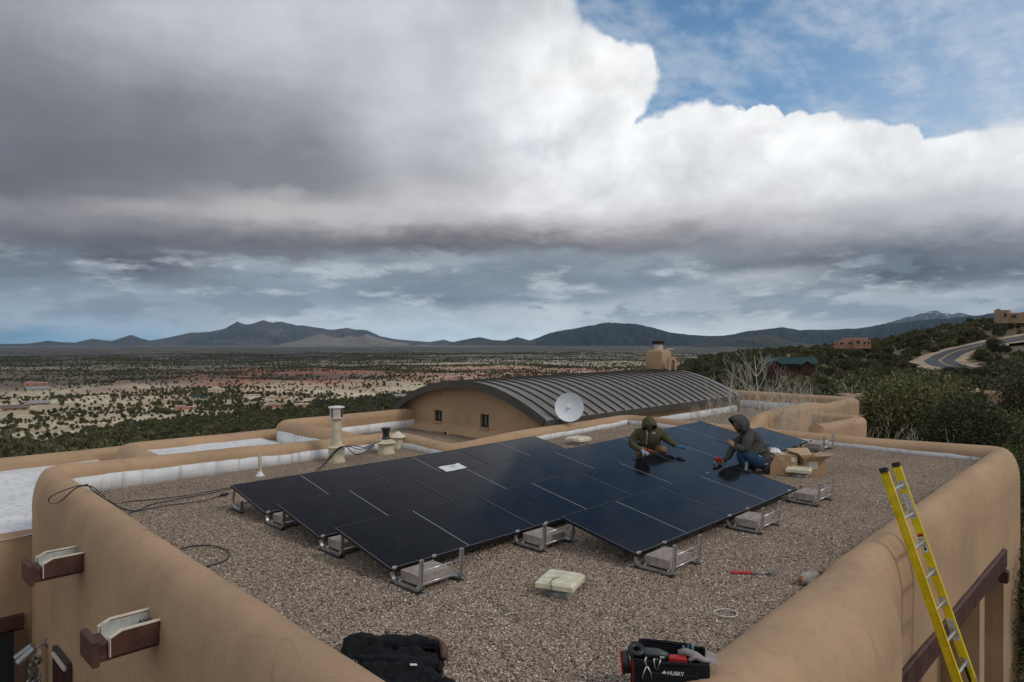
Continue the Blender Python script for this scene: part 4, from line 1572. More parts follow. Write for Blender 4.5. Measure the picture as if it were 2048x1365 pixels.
def hand(parent, wrist, dirv, palmn, mat, curl=0.6, side=1, s_=1.0, name='hand'):
    """palm and five separate bent fingers; dirv points to the fingertips, palmn out of the palm"""
    d = Vector(dirv).normalized(); n = Vector(palmn); n = (n - d * n.dot(d)).normalized(); x = d.cross(n) * side
    w = Vector(wrist)
    mb_ = MB()
    mb_.tube([w - d * .02 * s_, w + d * .01 * s_, w + d * .045 * s_, w + d * .085 * s_, w + d * .098 * s_], [.026 * s_, .030 * s_, .041 * s_, .041 * s_, .030 * s_], 10, flat=None)
    # flatten palm along n
    for i, v in enumerate(mb_.v):
        q = Vector(v) - w
        k = q.dot(n)
        mb_.v[i] = tuple(Vector(v) - n * k * .5)
    for k, (off, ln_) in enumerate(((-.030, .070), (-.010, .080), (.010, .075), (.029, .060))):
        p = w + d * .088 * s_ + x * off * s_
        pts = [p]
        a = 0.25 * curl
        for j in range(3):
            a += curl * .75
            dd = d * math.cos(a) + n * math.sin(a)
            p = p + dd * ln_ * .36 * s_
            pts.append(p)
        mb_.tube(pts, [.0105 * s_, .010 * s_, .009 * s_, .007 * s_], 7)
    p = w + d * .03 * s_ - x * .034 * s_
    dd = (d * .7 - x * .55 + n * .45 * (0.4 + curl)).normalized()
    mb_.tube([p - d * .01, p + dd * .035 * s_, p + (dd + n * .3 * curl + x * .25).normalized() * .065 * s_, p + (dd * .8 + n * .5 * curl + x * .5).normalized() * .085 * s_], [.014 * s_, .013 * s_, .011 * s_, .008 * s_], 7)
    return mb_.build(name, mat, parent, smooth=True)


def head(parent, c, fwd, up, mat_skin, hoodm, hoodin, size=1.0, open_w=.095, chin=None):
    """head with face inside a hood; fwd = facing direction"""
    f = Vector(fwd).normalized(); u = Vector(up); u = (u - f * u.dot(f)).normalized(); r_ = f.cross(u)
    c = Vector(c)
    B = Matrix((r_, f, u)).transposed()
    bm_ = bmesh.new()
    bmesh.ops.create_uvsphere(bm_, u_segments=28, v_segments=20, radius=1)
    for v in bm_.verts:
        x, y, z = v.co
        X, Y, Z = x * .075, y * .092, z * .112
        if z < 0: X *= 1 - .25 * (-z) ** 1.5; Y *= 1 - .12 * (-z)
        if y > 0.25:      # face front: brow, eye sockets, nose, mouth, chin
            fx = x; fz = z
            Y += .020 * math.exp(-((fx / .13) ** 2 + ((fz + .12) / .20) ** 2))
            Y -= .010 * math.exp(-(((abs(fx) - .36) / .16) ** 2 + ((fz - .06) / .12) ** 2))
            Y += .006 * math.exp(-((fx / .5) ** 2 + ((fz - .25) / .10) ** 2))
            Y += .008 * math.exp(-((fx / .28) ** 2 + ((fz + .48) / .09) ** 2))
            Y += .010 * math.exp(-((fx / .30) ** 2 + ((fz + .82) / .14) ** 2))
        v.co = B @ Vector((X, Y, Z)) * size + c
    me = bpy.data.meshes.new('head'); bm_.to_mesh(me); bm_.free()
    o = link('head', me, mat_skin, parent, smooth=True)
    for sx in (-1, 1):
        MB().lathe((0, 0, 0), [(.001, -.009), (.007, -.006), (.009, 0), (.007, .006), (.001, .009)], 12).build('eye', M_ink, o, smooth=True).matrix_local = Matrix.Translation(c + B @ Vector((sx * .028, .082, .010)) * size)
    MB().tube([c + B @ Vector((x, .088 - abs(x) * .25, -.052)) * size for x in (-.022, 0, .022)], .004, 6).build('mouth', M_rust, o)
    hb = MB()
    # beard / stubble shadow ring on the jaw
    for sx in (-1, 1):
        hb.tube([c + B @ Vector((sx * .070, .02, -.01)) * size, c + B @ Vector((sx * .066, .045, -.05)) * size, c + B @ Vector((sx * .035, .082, -.088)) * size, c + B @ Vector((0, .092, -.095)) * size], .012, 6)
    hb.build('beard', M_hair, o, smooth=True)
    # hood: open shell around the head
    hd = MB()
    NR, NT = 14, 26
    vs = []
    for i in range(NR + 1):
        t = i / NR                      # 0 front rim .. 1 back pole
        for k in range(NT):
            a = 2 * math.pi * k / NT
            cx, cz = math.cos(a), math.sin(a)
            ph = (0.50 + 0.50 * t) * math.pi
            rad = (math.sin(ph) ** .55 if ph < math.pi else 0)
            lean = .040 if cz > 0 else .0
            yy = math.cos(ph) * .135 + .068 * (1 - t) + lean * cz * (1 - t) * 1.2
            ww, hh = .128 * rad, (.158 if cz > 0 else .175) * rad
            if i == 0:
                ww *= .86; hh *= .90; 
            e = 1 + .05 * math.sin(3 * a + 5 * t) * t
            vs.append(c + B @ Vector((cx * ww * e, yy - .005, cz * hh + .012 - .03 * t * (cz < 0))) * size)
    fs = []
    for i in range(NR):
        for k in range(NT):
            k2 = (k + 1) % NT
            fs.append((i * NT + k, i * NT + k2, (i + 1) * NT + k2, (i + 1) * NT + k))
    hd.add(vs, fs)
    ho = hd.build('hood', [hoodm, hoodin], parent, smooth=True)
    so = ho.modifiers.new('t', 'SOLIDIFY'); so.thickness = -.016; so.offset = 1; so.material_offset = 0
    sb = ho.modifiers.new('s', 'SUBSURF'); sb.levels = 1; sb.render_levels = 1
    rim = MB().tube([vs[k] for k in range(NT)], .009 * size, 6, closed=True)
    rim.build('hood_hem', hoodm, parent, smooth=True)
    # dark lining visible just inside the rim
    return o


# --- worker in olive: squats in the gap between rows, facing us, head down
wc = W(6.55, 2.72, gz(6.5) + .01)
p1 = empty('person', wc, 0, 'person in olive hooded sweatshirt crouching between panel rows, gloved hand on the glass', 'person')
k1 = wc.y / F


def q1(px, y, dy=0.0):
    """local point seen at this pixel, dy metres behind the figure's own plane"""
    p = PY(px, y, wc.y + dy)
    return (p - wc)[:]


N = []


def nd(p, r_): N.append((p, r_)); return len(N) - 1


N = []
pel = nd(q1(1301, 899, .16), (.18, .16))
wst = nd(q1(1300, 889, .10), (.19, .15))
chs = nd(q1(1298, 877, .02), (.215, .165))
shc = nd(q1(1298, 866, .0), (.15, .115))
nck = nd(q1(1297, 857, -.02), (.085, .085))
ls = nd(q1(1276, 867, .02), (.10, .10)); le1 = nd(q1(1266, 879, .0), (.086, .086)); le = nd(q1(1262, 889, -.06), (.078, .078)); lf = nd(q1(1272, 896, -.16), (.064, .064)); lw = nd(q1(1284, 901, -.24), (.040, .040))
rs = nd(q1(1321, 867, .02), (.10, .10)); re1 = nd(q1(1331, 876, -.02), (.084, .084)); re = nd(q1(1339, 884, -.08), (.070, .070)); rf = nd(q1(1347, 889, -.13), (.056, .056)); rw = nd(q1(1354, 893, -.17), (.038, .038))
torso = skin_obj('hooded_sweatshirt', N, [(pel, wst), (wst, chs), (chs, shc), (shc, nck), (shc, ls), (ls, le1), (le1, le), (le, lf), (lf, lw), (shc, rs), (rs, re1), (re1, re), (re, rf), (rf, rw)], M_olive, p1, 2, 0, .028, 9)
N = []
pe = nd(q1(1301, 903, .20), (.16, .14))
gl_z = -(.0)
for (kx, ky, fx, sgn) in ((1277, 905, 1280, -1), (1327, 899, 1324, 1)):
    h_ = nd(q1(1301 + sgn * 9, 903, .16), (.115, .115)); t_ = nd(q1((kx + 1301 + sgn * 9) / 2, 902, -.02), (.10, .10)); kn = nd(q1(kx, ky, -.20), (.075, .075))
    an = nd((q1(fx, 900, -.02)[0], -.02, .10), (.05, .05))
    sh = nd(((q1(kx, ky)[0] + q1(fx, 900)[0]) / 2, -.10, .24), (.062, .062))
    N_e = (pe, h_, t_, kn, sh, an)
    if sgn < 0: eds = []
    eds += [(pe, h_), (h_, t_), (t_, kn), (kn, sh), (sh, an)]
skin_obj('trousers', N, eds, M_khaki, p1, 2, 0, .018, 10)
for fx in (1280, 1324):
    x = q1(fx, 900)[0]
    MB().tube([(x, .06, .05), (x, -.02, .055), (x, -.13, .04), (x, -.20, .03)], [.045, .048, .044, .03], 10).build('boot', M_boot, p1, smooth=True)
hc = Vector(q1(1298, 850, -.06))
head(p1, hc, (.06, -.66, -.75), (0, 0, 1), M_skin, M_olive, M_oliveD, 1.06)
MB().tube([hc + Vector((0, .04, -.10)), hc + Vector((0, .10, -.20))], [.055, .065], 12).build('neck', M_skin, p1, smooth=True)
hw = Vector(q1(1285, 902, -.25))
hand(p1, hw, (.75, -.45, -.35), (.2, .3, -.9), M_glove, 1.1, 1, 1.15, 'gloved_hand')
hw2 = Vector(q1(1354, 893, -.17))
hand(p1, hw2, (.92, -.30, -.10), (0, 0, -1), M_gloved, .15, -1, 1.1, 'gloved_hand')
# drawstrings and chest mark
MB().tube([q1(1292, 861, -.18), q1(1294, 868, -.21), q1(1295, 871, -.21)], .0045, 5).build('drawstring', M_cord, p1)
MB().tube([q1(1295, 863, -.18), q1(1294, 875, -.21), q1(1293, 889, -.20)], .0040, 5).build('drawstring', M_cord, p1)
lg = MB()
for sx in (-1, 1):
    lg.tube([q1(1307.5 + sx * 2.7, 865.0, -.18), q1(1307.5 + sx * 1.0, 866.8, -.185), q1(1307.5 + sx * 2.7, 868.6, -.18)], .0055, 5)
lg.tube([q1(1305.6, 866.8, -.185), q1(1309.4, 866.8, -.185)], .004, 5)
lg.build('chest_emblem', M_stick, p1)
# his cordless driver
dv = empty('cordless_driver', wc + Vector(q1(1296, 903, -.28)), 0, 'red and black cordless driver held in the gloved hand of the worker in olive', 'power tool')
MB().tube([(-.05, 0, .02), (.02, 0, .02), (.06, -.01, .015), (.09, -.02, .01)], [.030, .032, .026, .012], 12).build('motor_body', M_redpl, dv, smooth=True)
MB().tube([(-.01, 0, .0), (-.015, -.01, -.07)], [.018, .020], 8).build('grip', M_blackpl, dv, smooth=True)
MB().box((-.015, -.01, -.09), (.085, .065, .04), bev=.008).build('battery', M_blackpl, dv)
dv.scale = (.8, .8, .8)
MB().tube([(.085, -.02, .01), (.20, -.05, -.03)], .005, 6).build('driver_bit', M_steel, dv)

# --- worker in charcoal: squats in profile at the end of the front row
w2 = W(7.32, 4.22, gz(7.3) + .01)
p2 = empty('person', w2, 0, 'person in a charcoal hooded sweatshirt and blue jeans squatting in profile beside the cardboard boxes', 'person')


def q2(px, y, dy=0.0):
    p = PY(px, y, w2.y + dy)
    return (p - w2)[:]


N = []
hip = nd(q2(1515, 914, .02), (.19, .17)); b1 = nd(q2(1511, 902, .02), (.215, .20)); b2 = nd(q2(1507, 886, .02), (.215, .20)); b3 = nd(q2(1501, 871, .02), (.205, .19)); nk = nd(q2(1491, 859, .02), (.115, .11))
s1 = nd(q2(1498, 874, -.15), (.105, .105)); e1a = nd(q2(1493, 888, -.20), (.100, .10)); e1 = nd(q2(1488, 900, -.20), (.086, .086)); f1 = nd(q2(1477, 896, -.21), (.070, .070)); f1b = nd(q2(1467, 892, -.19), (.054, .054))
s2 = nd(q2(1492, 874, .18), (.10, .10)); e2 = nd(q2(1468, 889, .14), (.080, .080)); e2b = nd(q2(1463, 903, .06), (.066, .066)); f2 = nd(q2(1457, 913, .02), (.056, .056)); f2b = nd(q2(1451, 921, -.02), (.042, .042))
hem = nd(q2(1523, 918, .02), (.14, .15))
skin_obj('hooded_sweatshirt', N, [(hip, b1), (b1, b2), (b2, b3), (b3, nk), (b3, s1), (s1, e1a), (e1a, e1), (e1, f1), (f1, f1b), (b3, s2), (s2, e2), (e2, e2b), (e2b, f2), (f2, f2b), (hip, hem)], M_grey, p2, 2, 0, .030, 9)
N = []
ph = nd(q2(1524, 927, .02), (.15, .14)); eds = []
for (dy, kx, ky, ax, ay) in ((-.14, 1476, 905, 1496, 938), (.13, 1484, 903, 1503, 938)):
    h_ = nd(q2(1515, 923, dy * .8), (.15, .14)); t_ = nd(q2((1515 + kx) / 2, (923 + ky) / 2 - 1, dy), (.135, .125)); kn = nd(q2(kx, ky, dy), (.095, .09)); sh = nd(q2((kx + ax) / 2 - 2, (ky + ay) / 2, dy), (.088, .085)); an = nd(q2(ax, ay, dy), (.058, .058))
    eds += [(ph, h_), (h_, t_), (t_, kn), (kn, sh), (sh, an)]
skin_obj('jeans', N, eds, M_jean, p2, 2, 0, .018, 10)
for (dy, ax) in ((-.14, 1496), (.13, 1503)):
    a = Vector(q2(ax, 941, dy)); 
    MB().tube([(a.x + .06, dy, .055), (a.x, dy, .06), (a.x - .11, dy, .045), (a.x - .19, dy, .032)], [.045, .052, .046, .030], 10).build('boot', M_boot, p2, smooth=True)
hc = Vector(q2(1480, 848, .0))
head(p2, hc, (-.86, -.18, -.48), (-.3, 0, 1), M_skin, M_grey, M_greyD, 1.12)
MB().tube([hc + Vector((.03, .0, -.09)), hc + Vector((.10, 0, -.17))], [.058, .07], 12).build('neck', M_skin, p2, smooth=True)
hand(p2, q2(1467, 893, -.18), (-.6, .1, .75), (-.4, .6, .2), M_skin, .7, 1, 1.05)
hand(p2, q2(1450, 922, -.03), (-.93, -.1, -.1), (0, -.6, -.6), M_skin, 1.0, -1, 1.1)
MB().tube([q2(1514, 912, -.17), q2(1517, 922, -.19), q2(1524, 928, -.19), q2(1533, 929, -.17), q2(1537, 925, -.15)], .006, 6).build('tool_lanyard', M_cord, p2, smooth=True)
MB().tube([q2(1514.5, 910, -.17), q2(1518, 913, -.19), q2(1523, 915, -.18)], [.012, .022, .012], 8).build('belt_clip', M_lime, p2, smooth=True)
MB().box(q2(1509, 926, -.19), (.05, .04, .10), bev=.01).build('tool_pouch', M_bag, p2)
d2 = empty('cordless_drill', w2 + Vector(q2(1441, 922, -.07)), 0, 'red cordless drill held out over the glass by the worker in charcoal', 'power tool')
MB().tube([(.03, 0, .012), (.0, 0, .015), (-.05, 0, .01), (-.09, 0, -.005)], [.028, .034, .030, .016], 12).build('motor_body', M_redpl, d2, smooth=True)
MB().tube([(.10, 0, -.005), (.06, 0, .005), (.03, 0, .012)], [.024, .028, .028], 12).build('rear_cap', M_blackpl, d2, smooth=True)
MB().box((-.055, 0, .035), (.075, .06, .06), bev=.012).build('battery', M_redpl, d2)
MB().tube([(-.085, 0, -.005), (-.105, 0, -.045), (-.125, 0, -.09)], [.014, .012, .010], 8).build('chuck', M_steel, d2, smooth=True)
MB().tube([(-.12, 0, -.085), (-.13, 0, -.115)], [.014, .014], 8).build('socket', M_blackpl, d2, smooth=True)

# ------------------------------------------------------------------ loose things on the roof
def box_open(p, rz, sx, sy, sz, lab, flaps, cat='box', tape=True):
    e = empty('cardboard_box', p, rz, lab, cat, 'cardboard boxes')
    t = .006
    for c_, s_, nm in (((0, -sy / 2, sz / 2), (sx, t, sz), 'side'), ((0, sy / 2, sz / 2), (sx, t, sz), 'side'), ((-sx / 2, 0, sz / 2), (t, sy - t * 2, sz), 'side'), ((sx / 2, 0, sz / 2), (t, sy - 2 * t, sz), 'side')):
        MB().box(c_, s_).build(nm, M_card, e)
    MB().box((0, 0, t), (sx - 2 * t, sy - 2 * t, t)).build('bottom', M_card, e)
    for (edge, ang_) in flaps:
        ln_ = sy / 2 if edge in 'fb' else sx / 2
        fl_ = MB()
        if edge in 'fb':
            s0 = -1 if edge == 'f' else 1
            Mx = Matrix.Translation((0, s0 * sy / 2, sz)) @ Matrix.Rotation(s0 * -ang_ if s0 > 0 else ang_, 4, 'X')
            fl_.box((0, 0, 0), (sx, ln_, .005))
            off = Matrix.Translation((0, -s0 * ln_ / 2, .003))
        else:
            s0 = -1 if edge == 'l' else 1
            Mx = Matrix.Translation((s0 * sx / 2, 0, sz)) @ Matrix.Rotation(s0 * ang_, 4, 'Y')
            fl_.box((0, 0, 0), (ln_ * .8, sy, .005))
            off = Matrix.Translation((-s0 * ln_ * .4, 0, .003))
        fo = fl_.build('flap', M_cardin if ang_ > .6 else M_card, e)
        fo.matrix_local = Mx @ off
    return e


pb = PG(1583, 948)
b1_ = box_open((pb.x - .16, pb.y + .06, pb.z), -.16, .44, .42, .33, 'closed brown cardboard box beside the squatting worker with a small white label', [('f', .02), ('b', .03), ('l', .01), ('r', .04)])
MB().box((-.03, -.2135, .29), (.09, .002, .075)).build('tape', M_tape, b1_)
MB().box((0.0, 0.0, .345), (.075, .42, .002)).build('tape', M_tape, b1_)
MB().box((-.03, -.2135, .045), (.09, .002, .085)).build('tape', M_tape, b1_)
MB().box((.155, -.2135, .275), (.055, .002, .07)).build('label', M_stick, b1_)
for k in range(4):
    MB().box((.155, -.2148, .255 + k * .012), (.040 - .008 * (k % 2), .001, .004)).build('label_print', M_print, b1_)
pb2 = PG(1622, 951)
b2_ = box_open((pb2.x + .03, pb2.y + .16, pb2.z), .20, .40, .36, .28, 'open brown cardboard box with raised flaps and a reddish mark, behind the vent', [('f', 2.7), ('b', 2.5), ('r', 2.75), ('l', 2.4)])
MB().box((-.04, -.184, .17), (.16, .002, .12)).build('label', M_stick, b2_)
for k in range(5):
    MB().box((-.05 + .01 * (k % 2), -.1855, .13 + k * .018), (.12 - .02 * (k % 3), .001, .005)).build('label_print', M_print, b2_)
MB().box((.175, -.30, .30), (.05, .05, .006)).build('red_mark', M_redpl, b2_)
# crumpled plastic on the closed box
pl_ = empty('plastic_bag', b1_.location + Vector((-.10, .10, .345)), 0, 'crumpled white plastic bag lying on the closed cardboard box', 'bag')


def crumple(name, sx, sy, h, mat, parent, seed, nx=26, ny=18, fold=6.0, under=.0):
    vs, fs = [], []
    for i in range(nx + 1):
        for j in range(ny + 1):
            u, v = i / nx * 2 - 1, j / ny * 2 - 1
            rr = max(0.0, 1 - (abs(u) ** 2.6 + abs(v) ** 2.6))
            e = fbm(u * fold * .5 + seed, v * fold * .5, seed, 4)
            x = u * sx / 2 * (1 + .14 * fbm(v * 2 + seed, 0, 2, 3))
            y = v * sy / 2 * (1 + .14 * fbm(u * 2 + seed, 5, 2, 3))
            z = h * (rr ** .45) * (.62 + .6 * e) + .003
            vs.append((x, y, max(z, .002)))
    for i in range(nx):
        for j in range(ny):
            a = i * (ny + 1) + j
            fs.append((a, a + ny + 1, a + ny + 2, a + 1))
    o = link(name, mesh_of(name, vs, fs), mat, parent, smooth=True)
    return o


crumple('plastic_film', .26, .16, .09, M_paper, pl_, 3.3, fold=9)

# paper on the glass
r_, c_ = 0, 2
pp = PZ(905, 937, ZL + .115)
e = empty('paper_sheet', pp, -AY, 'white printed installation sheet lying on the dark solar panels', 'paper')
pm = MB()
vs = []
for i in range(9):
    for j in range(9):
        x, y = (i / 8 - .5) * .22, (j / 8 - .5) * .43
        vs.append((x, y, -x * math.tan(TILT) + .012 + .008 * fbm(x * 8, y * 5, 1, 3) + .01 * (j / 8) ** 3))
pm.add(vs, [(i * 9 + j, i * 9 + 9 + j, i * 9 + 10 + j, i * 9 + j + 1) for i in range(8) for j in range(8)])
pm.build('sheet', M_paper, e, smooth=True)
pr_ = MB()
for k in range(6):
    x = -.06 + k * .018
    pr_.box((x, .02, -x * math.tan(TILT) + .0225), (.004, .16 - .03 * (k % 3), .0008))
pr_.build('printed_lines', M_print, e)

# hammer
ph_ = PG(1505, 1147, .0)
a = PG(1462, 1145, .018); b_ = PG(1541, 1147, .018)
dv_ = (b_ - a); L_ = dv_.length; rz = math.atan2(dv_.y, dv_.x)
e = empty('hammer', a, rz, 'red handled hammer lying on the gravel near the right parapet', 'hammer')
MB().tube([(0, 0, .0), (.015, 0, 0), (.06, 0, 0), (.17, 0, 0), (.20, 0, 0)], [.010, .017, .015, .016, .013], 10).build('grip', M_red, e, smooth=True)
MB().tube([(.19, 0, 0), (L_ - .01, 0, .0)], .0085, 8).build('shaft', M_steel, e, smooth=True)
MB().tube([(L_, -.045, .006), (L_, -.03, .006), (L_, .02, .006), (L_ + .004, .05, .004), (L_ + .012, .085, -.006)], [.019, .017, .013, .012, .005], 10).build('hammer_head', M_steel, e, smooth=True, angle=40)

# canvas glove pair / tool roll near the parapet
pg_ = PG(1622, 1166, .0)
e = empty('work_gloves', pg_, .35, 'pair of worn grey canvas gloves crumpled against the right parapet', 'gloves')
g1 = MB()
g1.tube([(-.16, -.02, .035), (-.10, -.01, .05), (0, 0, .055), (.08, .02, .045), (.15, .05, .03)], [.030, .058, .062, .045, .022], 12)
g1.tube([(-.11, -.06, .025), (0, -.055, .035), (.10, -.02, .03)], [.03, .045, .02], 10)
for k, (dx_, dy_) in enumerate(((.02, .02), (.03, -.01), (.01, -.035))):
    g1.tube([(.10, dy_, .03), (.15 + dx_, dy_ * 1.6 + .02, .028), (.19 + dx_, dy_ * 2.0 + .03, .018)], [.020, .016, .010], 8)
go = g1.build('canvas_glove', M_cloth, e, smooth=True)
g2 = MB().tube([(-.17, -.03, .045), (-.13, -.015, .065), (-.10, -.01, .07)], [.018, .028, .012], 8)
g2.build('lining', M_rust, e, smooth=True)
g3 = MB().tube([(.16, .075, .035), (.20, .09, .045), (.235, .10, .03)], [.028, .036, .025], 10)
g3.build('canvas_glove', M_cloth, e, smooth=True)
MB().tube([(.165, .06, .05), (.19, .07, .062)], [.018, .024], 8).build('lining', M_rust, e, smooth=True)

# white cable-tie ring
pc = PG(1451, 1229, .012)
e = empty('cable_tie_ring', pc, 0, 'thin white plastic strap ring lying on the gravel near the tool bag', 'strap')
MB().tube([(.098 * math.cos(a) + .004 * math.cos(3 * a), .085 * math.sin(a), .004 * math.sin(2 * a) + .012) for a in np.linspace(0, 2 * math.pi, 40)[:-1]], .0048, 6, closed=True).build('strap', M_stick, e, smooth=True)
# orange tape measure on the parapet
pt = PY(893, 869, 13.9)
e = empty('tape_measure', pt, .2, 'small orange and black tape measure on the inner corner of the parapet', 'tape measure')
MB().box((-.025, 0, .02), (.05, .055, .075), bev=.012).build('case', M_blackpl, e)
MB().lathe((.018, 0, .02), [(.001, -.028), (.034, -.026), (.034, .026), (.001, .028)], 16, M=Matrix.Rotation(R(90), 4, 'X')).build('orange_face', M_orange, e)

# cables
def cable(pts, r_, lab, name='cable', jit=.0, up=.012, mat=None):
    P_ = [Vector(p) for p in pts]
    # Catmull-Rom
    out = []
    n = len(P_)
    for i in range(n - 1):
        p0, p1_, p2_, p3 = P_[max(i - 1, 0)], P_[i], P_[i + 1], P_[min(i + 2, n - 1)]
        for k in range(8):
            t = k / 8
            out.append(.5 * ((2 * p1_) + (p2_ - p0) * t + (2 * p0 - 5 * p1_ + 4 * p2_ - p3) * t * t + (3 * p1_ - p0 - 3 * p2_ + p3) * t ** 3))
    out.append(P_[-1])
    o = MB().tube(out, r_, 6).build(name, mat or M_cable, None, smooth=True)
    return tag(o, lab, 'cable', 'black cables')


g = lambda x, y, u=.020: PG(x, y, u)
onw = lambda x, y, z: PZ(x, y, z)
cable([PU(176, 969, -1.6), PU(150, 978, -1.75), PU(118, 1005, -1.86), PU(98, 1006, -1.87), PU(103, 993, -1.85), PU(140, 977, -1.78), PU(172, 971, -1.6), PU(190, 984, -1.4), g(228, 1008), g(262, 1003), g(330, 997), g(400, 987), g(467, 974, .10)], .008, 'black cable looping over the left parapet and running back to the panels')
cable([PU(168, 972, -1.6), PU(186, 975, -1.45), g(205, 990), g(236, 1013), g(270, 1022), g(300, 1010), g(350, 1000), g(430, 985), g(468, 976, .08)], .008, 'black cable lying beside the looped one on the gravel')
cable([g(262, 1035), g(256, 1028), g(268, 1024), g(330, 1012), g(400, 1003), g(440, 992), g(449, 989)], .007, 'black cable with a plug end, nearest of the three by the left parapet')
MB_ = MB().tube([g(441, 991, .03), g(456, 988, .03)], .020, 8).build('cable_plug', M_blackpl, None)
tag(MB_, 'black cable plug on the gravel just left of the rear panel corner', 'plug')
cable([g(362, 1098), g(390, 1092), g(425, 1092), g(452, 1100), g(459, 1110), g(450, 1122), g(425, 1130), g(412, 1133)], .008, 'black cable curled in a half loop against the left parapet')
def air(px, y, Y): return PY(px, y, Y)
cable([g(638, 938, .03), air(652, 925, 12.9), air(665, 907, 12.95), air(684, 895, 13.0), air(705, 892, 13.3), air(730, 895, 13.6), air(748, 888, 13.8), air(762, 882, 13.85)], .010, 'black cable draped from the tall flue collar to the black cowl, upper one')
cable([g(640, 937, .03), air(660, 918, 12.9), air(676, 897, 12.95), air(692, 894, 13.0), air(703, 904, 13.2), g(715, 910, .03), air(735, 902, 13.5), air(748, 889, 13.8)], .010, 'black cable draped from the tall flue collar, sagging to the gravel')
cable([g(632, 943, .03), air(655, 922, 12.85), air(668, 908, 12.9), air(690, 893, 13.0), air(720, 899, 13.3), air(750, 893, 13.7)], .009, 'black cable third strand between the flue and the vents')

# ------------------------------------------------------------------ tool bag
pb = PZ(1333, 1300, .30)
tb = empty('tool_bag', (1.06, 4.60, 0.004), -.17, 'open black tool bag full of tools in the bottom corner of the roof', 'tool bag')
bw, bd_, bh = .50, .21, .265
th = .012
for c_, s_, nm in (((0, -bd_ / 2, bh / 2 - .01), (bw, th, bh), 'front_panel'), ((0, bd_ / 2, bh / 2 + .005), (bw, th, bh + .02), 'back_panel'), ((-bw / 2, 0, bh / 2), (th, bd_, bh), 'side_panel'), ((bw / 2, 0, bh / 2), (th, bd_, bh), 'side_panel')):
    MB().box(c_, s_, bev=.005).build(nm, M_bag, tb)
MB().box((0, 0, .01), (bw, bd_, .02)).build('base', M_bag, tb)
rim = [(x * (bw / 2), y * (bd_ / 2), bh + (.015 if y > 0 else -.01) + .008) for x, y in ((-.96, -.9), (-.5, -1.0), (0, -1.04), (.5, -1), (.96, -.9), (1.02, 0), (.95, .95), (.5, 1.03), (0, 1.04), (-.5, 1.05), (-.95, 1.0), (-1.03, 0))]
MB().tube(rim, .012, 8, closed=True).build('rim_piping', M_bag, tb, smooth=True)
MB().tube([(-.19, bd_ / 2, bh + .03), (-.19, bd_ / 2 + .01, bh + .04), (-.15, bd_ / 2, bh + .05), (.12, bd_ / 2, bh + .04), (.17, bd_ / 2, bh + .03)], .011, 8).build('handle', M_bag, tb, smooth=True)
MB().box((0, -bd_ / 2 - .014, .12), (.36, .02, .17), bev=.008).build('front_pocket', M_bag, tb)
for x in (-.245, -.236):
    MB().box((x, -bd_ / 2 - .008, .14), (.003, .004, .26)).build('red_piping', M_redpl, tb)


def text3d(name, body, size, mat, parent, M_, ext=.0006):
    cu_ = bpy.data.curves.new(name, 'FONT')
    cu_.body = body; cu_.size = size; cu_.extrude = ext; cu_.align_x = 'CENTER'; cu_.offset = size * .02
    to = bpy.data.objects.new(name, cu_)
    COL.objects.link(to)
    dg = bpy.context.evaluated_depsgraph_get()
    me = bpy.data.meshes.new_from_object(to.evaluated_get(dg))
    bpy.data.objects.remove(to)
    me.transform(M_)
    return link(name, me, mat, parent)


text3d('brand_lettering', 'HUSKY', .034, M_stick, tb, Matrix.Translation((.035, -bd_ / 2 - .026, .200)) @ Matrix.Rotation(R(90), 4, 'X'))
hd_ = MB()
for t_ in ([(-.055, .205), (-.035, .228), (-.030, .214), (-.020, .212), (-.032, .204)],):
    hd_.add([(x, -bd_ / 2 - .026, z) for x, z in t_], [tuple(range(len(t_)))])
hd_.build('brand_mark', M_stick, tb)
# things in the bag, each its own
def item(name, lab, cat, x, y, z, rz=0):
    return empty(name, Vector(tb.location) + Matrix.Rotation(-.17, 3, 'Z') @ Vector((x, y, z)), rz - .17, lab, cat)


e = item('grinder', 'dark grey power tool body in the open tool bag, left of the red case', 'power tool', -.09, .02, .25)
MB().tube([(-.11, .01, 0), (-.06, .01, .01), (.02, 0, .012), (.08, -.01, 0)], [.028, .036, .036, .030], 12).build('body', M_greytool, e, smooth=True)
MB().box((.02, -.035, .01), (.10, .012, .028), bev=.004).build('plate', M_blackpl, e)
MB().box((.045, -.043, .012), (.030, .002, .012)).build('plate_badge', M_stick, e)
e = item('red_case', 'red plastic case standing in the open tool bag', 'case', .055, -.035, .25)
MB().box((0, 0, 0), (.12, .055, .07), bev=.01).build('body', M_redpl, e)
MB().box((0, -.029, .01), (.10, .002, .003)).build('seam', M_redpr, e)
e = item('glove', 'grey knitted work glove lying across the right side of the tool bag', 'glove', .15, -.02, .275)
MB().tube([(-.09, .02, .02), (-.04, .015, .03), (.02, -.01, .02), (.07, -.03, .0)], [.016, .024, .026, .022], 10).tube([(-.02, -.03, -.01), (.02, -.03, .022), (.07, -.035, .005), (.11, -.02, -.005)], [.014, .018, .020, .02], 10).build('fingers', M_greycl, e, smooth=True)
e = item('cloth_tab', 'pale grey fabric tab sticking out of the right end of the tool bag', 'cloth', .275, -.005, .275)
MB().box((0, 0, .0), (.085, .09, .012), bev=.005, M=Matrix.Rotation(.35, 4, 'Y') @ Matrix.Rotation(.5, 4, 'X')).build('tab', M_greycl, e)
e = item('pliers', 'silver pliers poking out of the left front pocket of the tool bag', 'pliers', -.15, -.13, .25)
MB().tube([(0, 0, 0), (-.02, 0, -.05), (-.03, 0, -.09)], .0045, 6).tube([(0, 0, 0), (.025, 0, -.045), (.032, 0, -.09)], .0045, 6).build('handles', M_rod, e, smooth=True)
